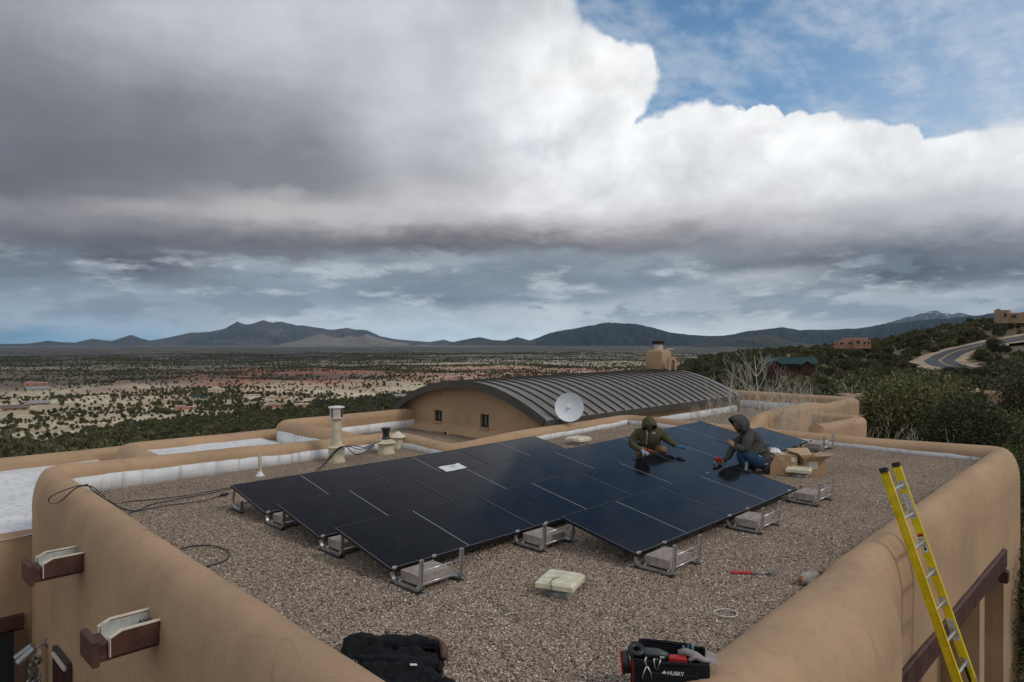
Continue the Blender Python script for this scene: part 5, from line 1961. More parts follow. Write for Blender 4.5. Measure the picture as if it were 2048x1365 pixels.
MB().tube([(0, 0, -.005), (-.012, 0, .03), (-.004, 0, .055)], [.007, .008, .003], 6).build('jaws', M_rod, e, smooth=True)
e = item('carabiner', 'silver triangular snap hook at the rim of the tool bag', 'hook', -.085, -.122, .265)
MB().tube([(-.02, 0, .03), (.025, 0, .025), (.004, 0, -.04), (-.012, 0, -.035)], .004, 6, closed=True).build('hook', M_rod, e, smooth=True)
e = item('cable_reel', 'black and red round reel hanging from the left side of the tool bag', 'reel', -.285, .01, .20)
Mr_ = Matrix.Rotation(R(80), 4, 'Y')
MB().lathe((0, 0, 0), [(.03, -.02), (.075, -.018), (.075, .018), (.03, .02)], 24, M=Mr_).build('reel', M_blackpl, e, smooth=True, angle=40)
MB().lathe((-.028, 0, -.01), [(.03, -.008), (.082, -.006), (.082, .006), (.03, .008)], 24, M=Mr_).build('red_rim', M_redpl, e, smooth=True, angle=40)
e = item('tape_roll', 'black tape roll at the left rim of the tool bag', 'tape roll', -.215, .02, .28)
MB().tube([(.042 * math.cos(a), .042 * math.sin(a), .012 * math.sin(a)) for a in np.linspace(0, 6.283, 25)[:-1]], .020, 8, closed=True).build('roll', M_blackpl, e, smooth=True)
for k in range(3):
    e = item('screwdriver', ['blue tipped screwdriver at the back of the tool bag', 'slim dark screwdriver at the back of the tool bag', 'teal handled screwdriver at the back of the tool bag'][k], 'screwdriver', .10 + .03 * k, .07, .28)
    MB().tube([(0, 0, -.06), (0, 0, .03 + .008 * k)], [.008, .010], 8).build('handle', [simple('blue_handle', (.02, .12, .25), .4), M_blackpl, simple('teal_handle', (.05, .25, .25), .4)][k], e, smooth=True)

# ------------------------------------------------------------------ quilted jacket bundle and brown lined garment
def cloth_pile(name, outline, hfun, mat, parent, quilt=0.0, n=90):
    """heap of cloth: footprint polygon (local x,y), height function"""
    xs = [p[0] for p in outline]; ys = [p[1] for p in outline]
    x0, x1, y0, y1 = min(xs), max(xs), min(ys), max(ys)
    nx = n; ny = max(10, int(n * (y1 - y0) / (x1 - x0)))

    def inside(x, y):
        c = False
        j = len(outline) - 1
        for i in range(len(outline)):
            xi, yi = outline[i]; xj, yj = outline[j]
            if (yi > y) != (yj > y) and x < (xj - xi) * (y - yi) / (yj - yi) + xi:
                c = not c
            j = i
        return c

    def edge(x, y):
        best = 9
        for i in range(len(outline)):
            a = Vector(outline[i]); b = Vector(outline[(i + 1) % len(outline)])
            ab = b - a; t = max(0, min(1, (Vector((x, y)) - a).dot(ab) / ab.length_squared))
            best = min(best, (Vector((x, y)) - a - ab * t).length)
        return best
    vs, idx, fs = [], {}, []
    for i in range(nx + 1):
        for j in range(ny + 1):
            x, y = x0 + (x1 - x0) * i / nx, y0 + (y1 - y0) * j / ny
            if not inside(x, y):
                continue
            e = edge(x, y)
            z = hfun(x, y) * (1 - math.exp(-e / .035))
            if quilt:
                s_ = .065
                qx = abs(math.sin(math.pi * (x + y) / s_)); qy = abs(math.sin(math.pi * (x - y) / s_))
                z += quilt * (min(qx, qy) ** .5 - .6) * (1 - math.exp(-e / .03))
            idx[i, j] = len(vs); vs.append((x, y, max(z, .0)))
    for i in range(nx):
        for j in range(ny):
            k = [(i, j), (i + 1, j), (i + 1, j + 1), (i, j + 1)]
            if all(q in idx for q in k):
                fs.append(tuple(idx[q] for q in k))
    return link(name, mesh_of(name, vs, fs), mat, parent, smooth=True)


jo = Vector((-.80, 4.98, .0))
jk = empty('quilted_jacket', jo, 0, 'black quilted work jacket heaped on the gravel against the left parapet', 'jacket')


def jl(px, y, z=.06):
    p = PZ(px, y, z) - jo
    return (p.x, p.y)


out1 = [jl(682, 1283), jl(690, 1273), jl(716, 1275), jl(745, 1282), jl(780, 1283), jl(830, 1283), jl(868, 1284), jl(885, 1292), jl(890, 1312), jl(884, 1350), jl(890, 1375), jl(900, 1420), jl(780, 1420), jl(740, 1368), jl(700, 1320), jl(680, 1300)]
cloth_pile('body', out1, lambda x, y: .085 + .05 * fbm(x * 6, y * 9, 3.3, 4) + .035 * math.sin(x * 9 + y * 26 + 2 * fbm(x * 3, y * 3, 1, 2)), M_bag, jk, .007, 130)
# sleeve rolled along the back edge
MB().tube([(*jl(688, 1284), .06), (*jl(715, 1286), .085), (*jl(760, 1297), .10), (*jl(820, 1300), .115), (*jl(875, 1303), .11)], [.030, .048, .052, .050, .040], 22).build('sleeve', M_bag, jk, smooth=True)
MB().tube([(*jl(720, 1318), .06), (*jl(790, 1330), .09), (*jl(880, 1336), .08)], [.025, .040, .036], 20).build('sleeve', M_bag, jk, smooth=True)
for o_ in [q for q in bpy.data.objects if q.parent == jk and q.name.startswith('sleeve')]:
    sb = o_.modifiers.new('s', 'SUBSURF'); sb.subdivision_type = 'SIMPLE'; sb.levels = 3; sb.render_levels = 3
    tx = bpy.data.textures.new('sleeve_folds', 'CLOUDS'); tx.noise_scale = .06; tx.noise_depth = 2
    dm = o_.modifiers.new('d', 'DISPLACE'); dm.texture = tx; dm.strength = .055; dm.mid_level = .55
MB().box((*jl(827, 1335, .12), .138), (.05, .024, .006), M=Matrix.Rotation(.3, 4, 'Z') @ Matrix.Rotation(.15, 4, 'Y'), bev=.002).build('white_label', M_stick, jk)
bj = empty('brown_garment', jo, 0, 'brown garment with dark lining folded behind the black jacket', 'garment')
out2 = [jl(771, 1263, .03), jl(782, 1270, .03), jl(800, 1274, .03), jl(835, 1274, .03), jl(860, 1270, .03), jl(884, 1278, .03), jl(892, 1292, .03), jl(889, 1312, .03), jl(870, 1300, .03), jl(800, 1290, .03), jl(775, 1285, .03)]
cloth_pile('folded_cloth', out2, lambda x, y: .075 + .03 * fbm(x * 8, y * 9, 7.3, 4), M_lining, bj, 0, 70)
MB().tube([(*jl(771, 1264, .05), .05), (*jl(783, 1277, .08), .08), (*jl(806, 1283, .09), .09), (*jl(845, 1285, .09), .09), (*jl(875, 1284, .09), .09), (*jl(888, 1296, .08), .07), (*jl(889, 1316, .05), .05)], [.012, .02, .022, .024, .03, .035, .025], 10).build('collar', M_lining, bj, smooth=True)
nv = empty('navy_bundle', Vector((-.47, 4.63, 0)), 0, 'small navy fabric bundle at the lower right of the jacket', 'cloth')
crumple('fabric', .22, .20, .11, M_bag, nv, 8.1)

# ------------------------------------------------------------------ terrain
def vnoise(x, y, seed=0):
    """cheap vectorised value noise, -1..1"""
    xi = np.floor(x).astype(np.int64); yi = np.floor(y).astype(np.int64)
    xf = x - xi; yf = y - yi
    u = xf * xf * (3 - 2 * xf); v = yf * yf * (3 - 2 * yf)

    def h(a, b):
        n = (a * 374761393 + b * 668265263 + seed * 1442695041) & 0x7fffffff
        n = ((n ^ (n >> 13)) * 1274126177) & 0x7fffffff
        return ((n ^ (n >> 16)) & 0xffff) / 32767.5 - 1
    return (h(xi, yi) * (1 - u) * (1 - v) + h(xi + 1, yi) * u * (1 - v) + h(xi, yi + 1) * (1 - u) * v + h(xi + 1, yi + 1) * u * v)


def vfbm(x, y, o=4, seed=0):
    r_, a, f_ = 0, 1.0, 1.0
    for i in range(o):
        r_ = r_ + a * vnoise(x * f_ + 17.3 * i, y * f_ - 9.1 * i, seed + i); a *= .5; f_ *= 2.03
    return r_ / 1.9


VAL_D = np.array([0, 22, 40, 70, 120, 200, 300, 450, 650, 900, 1200, 1700, 2600, 4000, 7000, 12000, 20000, 32000, 46000])
VAL_Z = np.array([-4.3, -4.3, -6.5, -11, -18, -28, -38, -50, -60, -63, -63, -66, -74, -82, -106, -142, -212, -330, -480])
# ridge of the right-hand hill: skyline pixel rows and their distance
RID_PX = np.array([1100, 1240, 1350, 1450, 1560, 1680, 1760, 1820, 1880, 1950, 2048, 2300, 2900])
RID_Y = np.array([765, 748, 733, 716, 706, 694, 682, 668, 655, 645, 639, 615, 600])
RID_A = np.arctan((RID_PX - 1024) / F)
RID_D = np.interp(RID_PX, [1100, 1450, 1760, 2048, 2900], [420, 440, 400, 380, 340])


def terr(x, y):
    x = np.asarray(x, float); y = np.asarray(y, float)
    d = np.hypot(x, y)
    a = np.arctan2(x, y)
    ld = np.log(np.maximum(d, 1))
    z = np.interp(ld, np.log(np.maximum(VAL_D, 1)), VAL_Z)
    z = z + vfbm(x / 160, y / 160, 4, 3) * np.interp(d, [30, 200, 600, 3000], [0, 1.5, 5, 9])
    z = z + vfbm(x / 30, y / 30, 3, 5) * np.interp(d, [30, 120], [0, .7])
    # hill
    yr = np.interp(a, RID_A, RID_Y)
    dr = np.interp(a, RID_A, RID_D)
    zr = CZ + dr * (HZ - yr) / F * np.cos(a) - 2.2
    t = d / dr
    near = -4.3
    shape_x = np.array([0, .06, .12, .25, .42, .60, .80, 1.0, 1.25, 1.8, 2.6, 4.0])
    mid = np.interp(t, shape_x, [0, 0, -.6, -3.2, -5.0, -5.0, -1.5, 0, 0, 0, 0, 0])
    up = np.interp(t, shape_x, [0, 0, 0, .02, .10, .30, .68, 1.0, .92, .2, .0, .0])
    zh = (near + mid) * (1 - up) + zr * up
    zh = zh + vfbm(x / 45, y / 45, 4, 9) * np.interp(d, [30, 90, 300], [0, .8, 2.2])
    zh = np.where(t > 1.25, zr * .92 + (z - zr * .92) * np.clip((t - 1.25) / 1.4, 0, 1), zh)
    w = np.clip((a - 0.07) / 0.22, 0, 1); w = w * w * (3 - 2 * w)
    w = w * np.clip((2.6 - a) / .6, 0, 1)
    w = w * np.clip((2.65 - t) / .3, 0, 1)
    return z * (1 - w) + zh * w


def hit(px, y, dmin=12, dmax=40000):
    """where the view ray through this pixel meets the terrain"""
    d = ray(px, y)
    L_ = math.hypot(d.x, d.y)
    ds = np.exp(np.linspace(math.log(dmin), math.log(dmax), 1500))
    X = d.x / L_ * ds; Y = d.y / L_ * ds; Z = CZ + d.z / L_ * ds
    T_ = terr(X, Y)
    k = np.argmax(Z < T_)
    if not (Z < T_).any():
        k = len(ds) - 1
    lo, hi = ds[max(k - 1, 0)], ds[k]
    for _ in range(20):
        m = (lo + hi) / 2
        if CZ + d.z / L_ * m < float(terr(d.x / L_ * m, d.y / L_ * m)): hi = m
        else: lo = m
    return Vector((d.x / L_ * hi, d.y / L_ * hi, float(terr(d.x / L_ * hi, d.y / L_ * hi))))


# --- road: centre line from the photograph, laid on the hill
road_px = [(2110, 668), (2048, 681), (2000, 691), (1960, 700), (1925, 706), (1893, 713), (1878, 722), (1880, 733), (1905, 743), (1935, 749)]
rc = []
dprev = None
for q in road_px:
    h_ = hit(q[0], q[1], 60, 900)
    rc.append(np.array([h_.x, h_.y, h_.z]))
rc = np.array(rc)
# even out the depths so that the road is a believable ribbon
dist_ = np.hypot(rc[:, 0], rc[:, 1])
ang_ = np.arctan2(rc[:, 0], rc[:, 1])
for _ in range(3):
    dist_[1:-1] = .5 * dist_[1:-1] + .25 * (dist_[:-2] + dist_[2:])
ROADC = np.c_[dist_ * np.sin(ang_), dist_ * np.cos(ang_)]
tt = np.arange(len(ROADC)); ts = np.linspace(0, len(ROADC) - 1, 120)
RX, RY = np.interp(ts, tt, ROADC[:, 0]), np.interp(ts, tt, ROADC[:, 1])
for _ in range(30):
    RX[1:-1] = .5 * RX[1:-1] + .25 * (RX[:-2] + RX[2:]); RY[1:-1] = .5 * RY[1:-1] + .25 * (RY[:-2] + RY[2:])
ROADW = 3.6


def road_dist(x, y):
    x = np.asarray(x, float).ravel(); y = np.asarray(y, float).ravel()
    best = np.full(x.shape, 1e9)
    for i in range(0, len(RX), 2):
        best = np.minimum(best, np.hypot(x - RX[i], y - RY[i]))
    return best


terr0 = terr


def ground_mesh():
    az = np.concatenate([np.linspace(-math.pi, R(-48), 60, endpoint=False), np.linspace(R(-48), R(48), 520, endpoint=False), np.linspace(R(48), math.pi, 60, endpoint=False)])
    ds = np.concatenate([[0.1, 8, 16, 22], np.exp(np.linspace(math.log(26), math.log(30000), 320))])
    A, D = np.meshgrid(az, ds, indexing='ij')
    X, Y = D * np.sin(A), D * np.cos(A)
    Z = terr(X, Y)
    na, nd_ = A.shape
    co = np.stack([X, Y, Z], -1).reshape(-1, 3)
    i = np.arange(na)[:, None]; j = np.arange(nd_ - 1)[None, :]
    a = (i * nd_ + j); b = (((i + 1) % na) * nd_ + j)
    f = np.stack([a, b, b + 1, a + 1], -1).reshape(-1, 4)
    me = bpy.data.meshes.new('ground')
    me.vertices.add(len(co)); me.vertices.foreach_set('co', co.ravel())
    me.loops.add(f.size); me.loops.foreach_set('vertex_index', f.ravel().astype(np.int32))
    me.polygons.add(len(f)); me.polygons.foreach_set('loop_start', np.arange(0, f.size, 4, dtype=np.int32))
    me.polygons.foreach_set('use_smooth', [True] * len(f))
    me.update()
    me.validate()
    return me


def mat_ground():
    m, t, b = newmat('desert_ground', 0.95, 0, 0.15)
    c = wcoord(t)
    x, y, z = xyz(t, c)
    d = (x * x + y * y)._m('SQRT')
    ld = d._m('LOGARITHM', 10.0)
    az = x._m('ARCTAN2', y)
    km = comb(t, x * 0.001, y * 0.001, 0.0)
    n_a = noise(t, km, 3.2, 6, 0.6)          # ~300 m
    n_b = noise(t, km, 14.0, 5, 0.6)
    n_f = noise(t, km, 150.0, 5, 0.65)
    sand = mix(t, n_b.ss(.35, .65), (0.46, 0.37, 0.25), (0.72, 0.61, 0.44))
    pink = mix(t, n_f.ss(.35, .65), (0.32, 0.16, 0.12), (0.42, 0.25, 0.18))
    red = mix(t, n_f.ss(.3, .7), (0.27, 0.080, 0.055), (0.42, 0.165, 0.115))
    soil = mix(t, n_b.ss(.3, .7), (0.12, 0.095, 0.06), (0.20, 0.155, 0.10))
    fbd = az.ss(-.70, -.05, 260.0, 820.0)
    rel = (d + (n_a - .5) * 260.0) / fbd
    col = mix(t, rel.ss(.85, 1.15), soil, sand)
    col = mix(t, n_f.ss(.50, .64) * .55, col, soil)
    # pinkish patches
    col = mix(t, n_a.ss(.50, .62) * d.ss(400, 600) * 0.55, col, pink)
    # red bluffs: a belt about a kilometre out
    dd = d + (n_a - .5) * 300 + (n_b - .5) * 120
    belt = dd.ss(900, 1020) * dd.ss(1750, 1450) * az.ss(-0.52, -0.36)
    shade = dd.ss(950, 1150) * az.ss(-0.06, -0.30)  # cloud shadow over the left valley, painted into the ground colour
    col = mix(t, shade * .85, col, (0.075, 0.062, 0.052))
    col = mix(t, belt * n_b.ss(.42, .54) * (n_f.ss(.36, .56) * .5 + .45), col, red)
    # far plain
    far = mix(t, n_a.ss(.35, .62), (0.34, 0.28, 0.19), (0.50, 0.42, 0.30))
    col = mix(t, (d + (n_a - .5) * 900).ss(1500, 2100), col, far)
    # woodland tone where single trees are too small, with cloud shadow painted in on the left
    kp = comb(t, x * 0.001, y * 0.001, 0.0)
    v1 = voro(t, kp, 62.0)          # 16 m cells
    v2 = voro(t, kp, 24.0)
    v3 = voro(t, kp, 9.0)
    dots = v1.ss(0.42, 0.30) * d.ss(1500, 2200) * d.ss(5200, 3000)
    dots2 = v2.ss(0.50, 0.32) * d.ss(2400, 3800) * d.ss(14000, 7000)
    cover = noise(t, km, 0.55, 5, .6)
    leftdark = az.ss(0.02, -0.22)  # denser cover on the left, also carrying the valley's painted cloud shadow
    dens = (cover.ss(.35, .62) * .5 + leftdark * .85 + d.ss(2600, 4500) * .8).clamp()  # woodland cover plus the painted cloud shadow on the left
    wood = mix(t, n_f.ss(.3, .7), (0.040, 0.041, 0.036), (0.066, 0.064, 0.056))
    col = mix(t, ((dots + dots2) * 1.2).clamp(), col, wood)
    stria = noise(t, comb(t, x * 0.0006, y * 0.0030, 0.0), 2.2, 6, .6)
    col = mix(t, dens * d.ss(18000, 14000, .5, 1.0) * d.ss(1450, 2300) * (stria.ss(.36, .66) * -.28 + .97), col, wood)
    # pale dry-lake flats near the far hills
    flats = noise(t, comb(t, x * 0.00013, y * 0.00022, 2.0), 1.5, 3, .5).ss(.55, .60) * d.ss(8500, 10500) * d.ss(15000, 13500)
    col = mix(t, flats * .75, col, (0.33, 0.31, 0.25))
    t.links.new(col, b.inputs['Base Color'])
    h = n_f
    bump(t, b, noise(t, c, .25, 5, .6), .5, .6)
    return m


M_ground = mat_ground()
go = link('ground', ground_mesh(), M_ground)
go['kind'] = 'structure'

# road ribbon, shoulders and centre line
M_asph = simple('worn_asphalt', (0.060, 0.062, 0.068), 0.85, 0, .2, .6, .3, 20, .01)
M_shoulder = simple('sandy_shoulder', (0.40, 0.30, 0.20), 0.95, 0, .25, .35, .6, 2, .2)
M_linep = simple('yellow_road_paint', (0.55, 0.42, 0.16), 0.7, 0, .2, 1)


def ribbon(name, off0, off1, up, mat, noise_a=0.0, kind='structure', step=1):
    tx, ty = np.gradient(RX), np.gradient(RY)
    L_ = np.hypot(tx, ty); nx, ny = ty / L_, -tx / L_
    vs, fs = [], []
    K = 6
    zc = terr(RX, RY)
    for _ in range(20):
        zc[1:-1] = .5 * zc[1:-1] + .25 * (zc[:-2] + zc[2:])
    for i in range(len(RX)):
        for k in range(K + 1):
            o_ = off0 + (off1 - off0) * k / K
            if noise_a and k in (0, K):
                o_ += noise_a * fbm(RX[i] * .12, RY[i] * .12, k, 3) * (1 if k else -1)
            X, Y = RX[i] + nx[i] * o_, RY[i] + ny[i] * o_
            w = min(1, abs(o_) / 11)
            zt = float(terr(X, Y))
            vs.append((X, Y, max(zc[i] * (1 - w * w) + zt * w * w, zt if w > .7 else -1e9) + up))
    for i in range(len(RX) - 1):
        for k in range(K):
            a = i * (K + 1) + k
            fs.append((a, a + K + 1, a + K + 2, a + 1))
    o = link(name, mesh_of(name, vs, fs), mat, smooth=True)
    o['kind'] = kind
    return o


ribbon('road_shoulder', -6.8, 7.6, .9, M_shoulder, 2.5)
ribbon('road', -ROADW, ROADW, 1.0, M_asph)
ribbon('road_marking', -.16, .16, 1.02, M_linep)

# ------------------------------------------------------------------ mountains
def mat_mount(name, c1, c2, c3=None, snow=False, sc=.0006):
    m, t, b = newmat(name, .95, 0, .1)
    c = wcoord(t)
    x, y, z = xyz(t, c)
    n1 = noise(t, c, sc, 6, .6)
    n2 = noise(t, c, sc * 7, 6, .65)
    col = mix(t, n1.ss(.38, .62), c1, c2)
    col = mix(t, n2.ss(.45, .70) * .5, col, [q * .6 for q in c1])
    if c3:
        col = mix(t, noise(t, c, sc * 2.2, 4, .6).ss(.56, .66) * .7, col, c3)
    if snow:
        s_ = noise(t, c, sc * 9, 7, .7)
        col = mix(t, (s_ + z * 0.00045).ss(.80, .94) * .9, col, (.85, .87, .90))
    t.links.new(col, b.inputs['Base Color'])
    bump(t, b, n2, .8, 120)
    return m


def mountain(name, sil, dist, depth, mat, seed, gull=.16, lab=None):
    px = np.array([s[0] for s in sil], float); py = np.array([s[1] for s in sil], float)
    n = int((px[-1] - px[0]) * 1.1) + 2
    pxs = np.linspace(px[0], px[-1], n)
    pys = np.interp(pxs, px, py)
    az = np.arctan((pxs - 1024) / F)
    NT = 26
    T_ = np.linspace(-1, 1, NT)
    vs = np.zeros((n, NT, 3))
    for j, t in enumerate(T_):
        dj = dist + t * depth * (1 if t < 0 else .8)
        X, Y = dj * np.sin(az), dj * np.cos(az)
        zc = CZ + dist * (HZ - pys) / F * np.cos(az)
        zb = terr(X, Y) - 12
        prof_ = (1 - abs(t)) ** 1.25
        rid = vfbm(pxs / 22.0 + seed + t * 1.1, np.full(n, t * 3.1 + seed), 4, seed)
        rid2 = vfbm(pxs / 8.0 + seed - t * 2.0, np.full(n, t * 6.6 + seed), 3, seed + 5)
        g_ = gull * (rid + .5 * rid2) * 4 * abs(t) * (1 - abs(t))
        zz = zb + (zc - zb) * np.clip(prof_ + g_, 0, .99 if t != 0 else 1)
        vs[:, j, 0] = X; vs[:, j, 1] = Y; vs[:, j, 2] = zz
    co = vs.reshape(-1, 3)
    fs = []
    for i in range(n - 1):
        for j in range(NT - 1):
            a = i * NT + j
            fs.append((a, a + NT, a + NT + 1, a + 1))
    o = link(name, mesh_of(name, co.tolist(), fs), mat, smooth=True)
    o['kind'] = 'structure'
    return o


S1 = [(-260, 684), (-120, 686), (-20, 688), (30, 688), (60, 687), (95, 681), (120, 684), (150, 685), (185, 677), (210, 680), (225, 681), (262, 669), (285, 677), (300, 681), (340, 674), (380, 665), (420, 663), (450, 656), (474, 642), (490, 647), (505, 645), (525, 639), (545, 643), (560, 640), (575, 645), (592, 650), (612, 650), (640, 655), (670, 658), (695, 655), (710, 658), (735, 660), (760, 672), (790, 678), (830, 682), (860, 684), (888, 679), (900, 683), (930, 686), (980, 688)]
S1b = [(560, 688), (585, 684), (610, 676), (632, 669), (645, 667), (660, 673), (680, 676), (700, 671), (716, 674), (735, 668), (748, 673), (765, 678), (790, 684), (820, 688)]
S2 = [(895, 689), (915, 682), (940, 677), (960, 674), (985, 680), (1010, 681), (1035, 674), (1060, 681), (1085, 686), (1110, 689)]
S3 = [(1030, 689), (1060, 681), (1080, 674), (1100, 665), (1140, 658), (1180, 650), (1205, 645), (1225, 643), (1260, 645), (1300, 652), (1340, 664), (1380, 669), (1420, 672), (1445, 671), (1470, 668), (1490, 662), (1530, 657), (1565, 653), (1600, 659), (1650, 658), (1690, 656), (1720, 655), (1760, 648), (1800, 643), (1850, 637), (1900, 634), (1950, 629), (1990, 624), (2048, 622), (2160, 612), (2400, 604), (2700, 620)]
S3b = [(1380, 690), (1410, 684), (1450, 677), (1490, 672), (1530, 669), (1560, 675), (1590, 684), (1640, 690)]
S4 = [(1640, 665), (1700, 658), (1740, 652), (1760, 648), (1790, 640), (1815, 632), (1840, 625), (1858, 619), (1872, 618), (1890, 622), (1905, 625), (1925, 623), (1945, 628), (1990, 640), (2060, 655)]
mountain('mountain', S4, 24000, 3500, mat_mount('snowy_mountain', (.09, .09, .085), (.14, .13, .12), None, True), 31, .35)
mountain('mountain', S1, 21000, 3800, mat_mount('dry_mountain', (.060, .057, .048), (.11, .10, .083), (.20, .17, .135)), 3, .28)
mountain('mountain', S1b, 16500, 1100, mat_mount('pale_foothill', (.22, .18, .135), (.30, .25, .19)), 8, .25)
mountain('mountain', S3, 14000, 3200, mat_mount('wooded_mountain', (.026, .030, .023), (.044, .046, .034)), 14, .26)
mountain('mountain', S2, 12500, 900, mat_mount('wooded_hill', (.060, .060, .044), (.09, .085, .06)), 17, .2)
mountain('mountain', S3b, 9500, 800, mat_mount('wooded_foothill', (.050, .050, .034), (.10, .085, .06)), 19, .2)

# ------------------------------------------------------------------ vegetation
def mat_leaf(name, c1, c2, c3):
    m, t, b = newmat(name, .75, 0, .2)
    oi = t.nodes.new('ShaderNodeObjectInfo')
    gi = t.nodes.new('ShaderNodeNewGeometry')
    c = wcoord(t)
    n1 = noise(t, c, 1.3, 3, .5)
    n2 = noise(t, c, .045, 3, .5)
    col = mix(t, E(t, gi.outputs['Random Per Island']).ss(0, 1), c1, c2)
    col = mix(t, n1.ss(.45, .72) * .6, col, c3)
    k = E(t, oi.outputs['Random']) * .60 + .80
    col = scalecol(t, col, k * n2.ss(.3, .7, .8, 1.2))
    col = mix(t, E(t, oi.outputs['Random']).ss(.80, .84) * .5, col, (.120, .095, .065))
    t.links.new(col, b.inputs['Base Color'])
    return m


M_jun = mat_leaf('juniper_foliage', (.060, .068, .030), (.150, .145, .064), (.19, .165, .078))
M_jun2 = mat_leaf('pinyon_foliage', (.044, .053, .028), (.105, .110, .054), (.15, .138, .070))
M_bark = simple('grey_bark', (.12, .095, .075), .95, 0, .3, 12, .8, 40, .01)
M_aspen = simple('pale_aspen_bark', (.56, .53, .44), .8, 0, .25, 9, .5, 40, .004)


def leaf_cloud(name, n_leaf, size, lobes, rad, h, mat, seed, leaf_aspect=.55, ground=.1):
    """crown of many small leaf clumps spread through overlapping lobes"""
    g_ = np.random.default_rng(seed)
    L_ = []
    for k in range(lobes):
        a = g_.uniform(0, 2 * math.pi); r_ = g_.uniform(0, .62) * rad
        zc = h * g_.uniform(.28, .80)
        s_ = g_.uniform(.30, .56) * rad
        taper = 1 - .35 * max(0, (zc / h - .5))
        L_.append((math.cos(a) * r_ * taper, math.sin(a) * r_ * taper, zc, s_, s_ * g_.uniform(.65, 1.0)))
    L_.append((0, 0, h * .5, rad * .55, h * .38))
    per = np.array([l[3] ** 2 for l in L_]); per = per / per.sum()
    which = g_.choice(len(L_), n_leaf, p=per)
    LL = np.array(L_)[which]
    dirs = g_.normal(size=(n_leaf, 3)); dirs /= np.linalg.norm(dirs, axis=1)[:, None]
    rr = g_.uniform(.45, 1.0, n_leaf) ** .45 * (1 + .18 * g_.normal(size=n_leaf) * (g_.random(n_leaf) < .25))
    c = np.stack([LL[:, 0] + dirs[:, 0] * LL[:, 3] * rr, LL[:, 1] + dirs[:, 1] * LL[:, 3] * rr, LL[:, 2] + dirs[:, 2] * LL[:, 4] * rr], -1)
    c[:, 2] = np.maximum(c[:, 2], ground * h * g_.uniform(.3, 1.2, n_leaf))
    # each clump: one bent quad pair pointing outward-up
    up = dirs * .8 + g_.normal(size=(n_leaf, 3)) * .5 + np.array([0, 0, .45]); up /= np.linalg.norm(up, axis=1)[:, None]
    sd_ = np.cross(up, g_.normal(size=(n_leaf, 3))); sd_ /= np.linalg.norm(sd_, axis=1)[:, None] + 1e-9
    s_ = size * g_.uniform(.55, 1.35, n_leaf)[:, None]
    p0 = c - up * s_ * .5; p1_ = c + sd_ * s_ * leaf_aspect * .5; p2_ = c + up * s_ * .6; p3 = c - sd_ * s_ * leaf_aspect * .5
    co = np.stack([p0, p1_, p2_, p3], 1).reshape(-1, 3)
    me = bpy.data.meshes.new(name)
    nq = n_leaf
    me.vertices.add(nq * 4); me.vertices.foreach_set('co', co.astype(np.float32).ravel())
    me.loops.add(nq * 4); me.loops.foreach_set('vertex_index', np.arange(nq * 4, dtype=np.int32))
    me.polygons.add(nq); me.polygons.foreach_set('loop_start', np.arange(0, nq * 4, 4, dtype=np.int32))
    me.update(); me.validate()
    me.materials.append(mat)
    return me


hero_me = [leaf_cloud('crown', 42000, .095, 38, 2.3, 5.4, M_jun, 41 + k, .5, ground=.06) for k in range(2)] + [leaf_cloud('crown', 38000, .095, 34, 2.0, 6.2, M_jun2, 51, .5, ground=.05)]
near_me = [leaf_cloud('crown', 4200, .185, 12 + k, 1.75, 2.9, (M_jun, M_jun2)[k % 2], 61 + k) for k in range(6)]
mid_me = [leaf_cloud('crown', 700, .38, 8, 1.8, 2.8, (M_jun, M_jun2)[k % 2], 81 + k, .8) for k in range(5)]
far_me = [leaf_cloud('crown', 60, 1.15, 5, 1.7, 2.6, (M_jun, M_jun2)[k % 2], 91 + k, .95) for k in range(4)]


def trunk_mesh(h, r_, seed, limbs=5):
    g_ = random.Random(seed)
    mb_ = MB()
    mb_.tube([(0, 0, -.3), (g_.uniform(-.1, .1), 0, h * .25), (g_.uniform(-.2, .2), g_.uniform(-.2, .2), h * .55), (0, 0, h * .8)], [r_, r_ * .8, r_ * .5, r_ * .15], 7)
    for k in range(limbs):
        a = g_.uniform(0, 6.28); z0 = h * g_.uniform(.12, .5)
        mb_.tube([(0, 0, z0), (math.cos(a) * h * .15, math.sin(a) * h * .15, z0 + h * .12), (math.cos(a) * h * .27, math.sin(a) * h * .27, z0 + h * .25)], [r_ * .45, r_ * .3, r_ * .1], 5)
    me = mesh_of('trunk', mb_.v, mb_.f); me.materials.append(M_bark)
    return me


hero_tr = trunk_mesh(5.4, .22, 1, 9)
near_tr = trunk_mesh(2.4, .12, 2, 5)

# large trees right of the house
heroes = [
    (1805, 26.5, 6.3, 1.08, 0, 'large dense juniper just right of the far parapet, the tallest tree in the picture'),
    (1868, 30.0, 5.9, 1.0, 1, 'bushy yellow green juniper behind the large one right of the far parapet'),
    (1785, 38.0, 4.2, .85, 1, 'dark tree crown between the far parapet corner and the flat tan house'),
    (1925, 22.5, 5.2, 1.0, 2, 'dark juniper behind the right end of the gravel roof parapet'),
    (1990, 27.0, 5.0, .95, 0, 'dark juniper near the right picture edge, in front of the low tan building'),
    (2050, 21.0, 4.3, 1.0, 1, 'dark juniper cut by the right picture edge beside the house corner'),
    (2080, 33.0, 6.0, 1.0, 2, 'tall dark tree at the right picture edge below the road'),
    (1882, 44.0, 3.6, .9, 1, 'round juniper in front of the left end of the low tan building'),
    (2110, 15.5, 3.6, .8, 0, 'low dark juniper beside the near right corner of the house'),
]
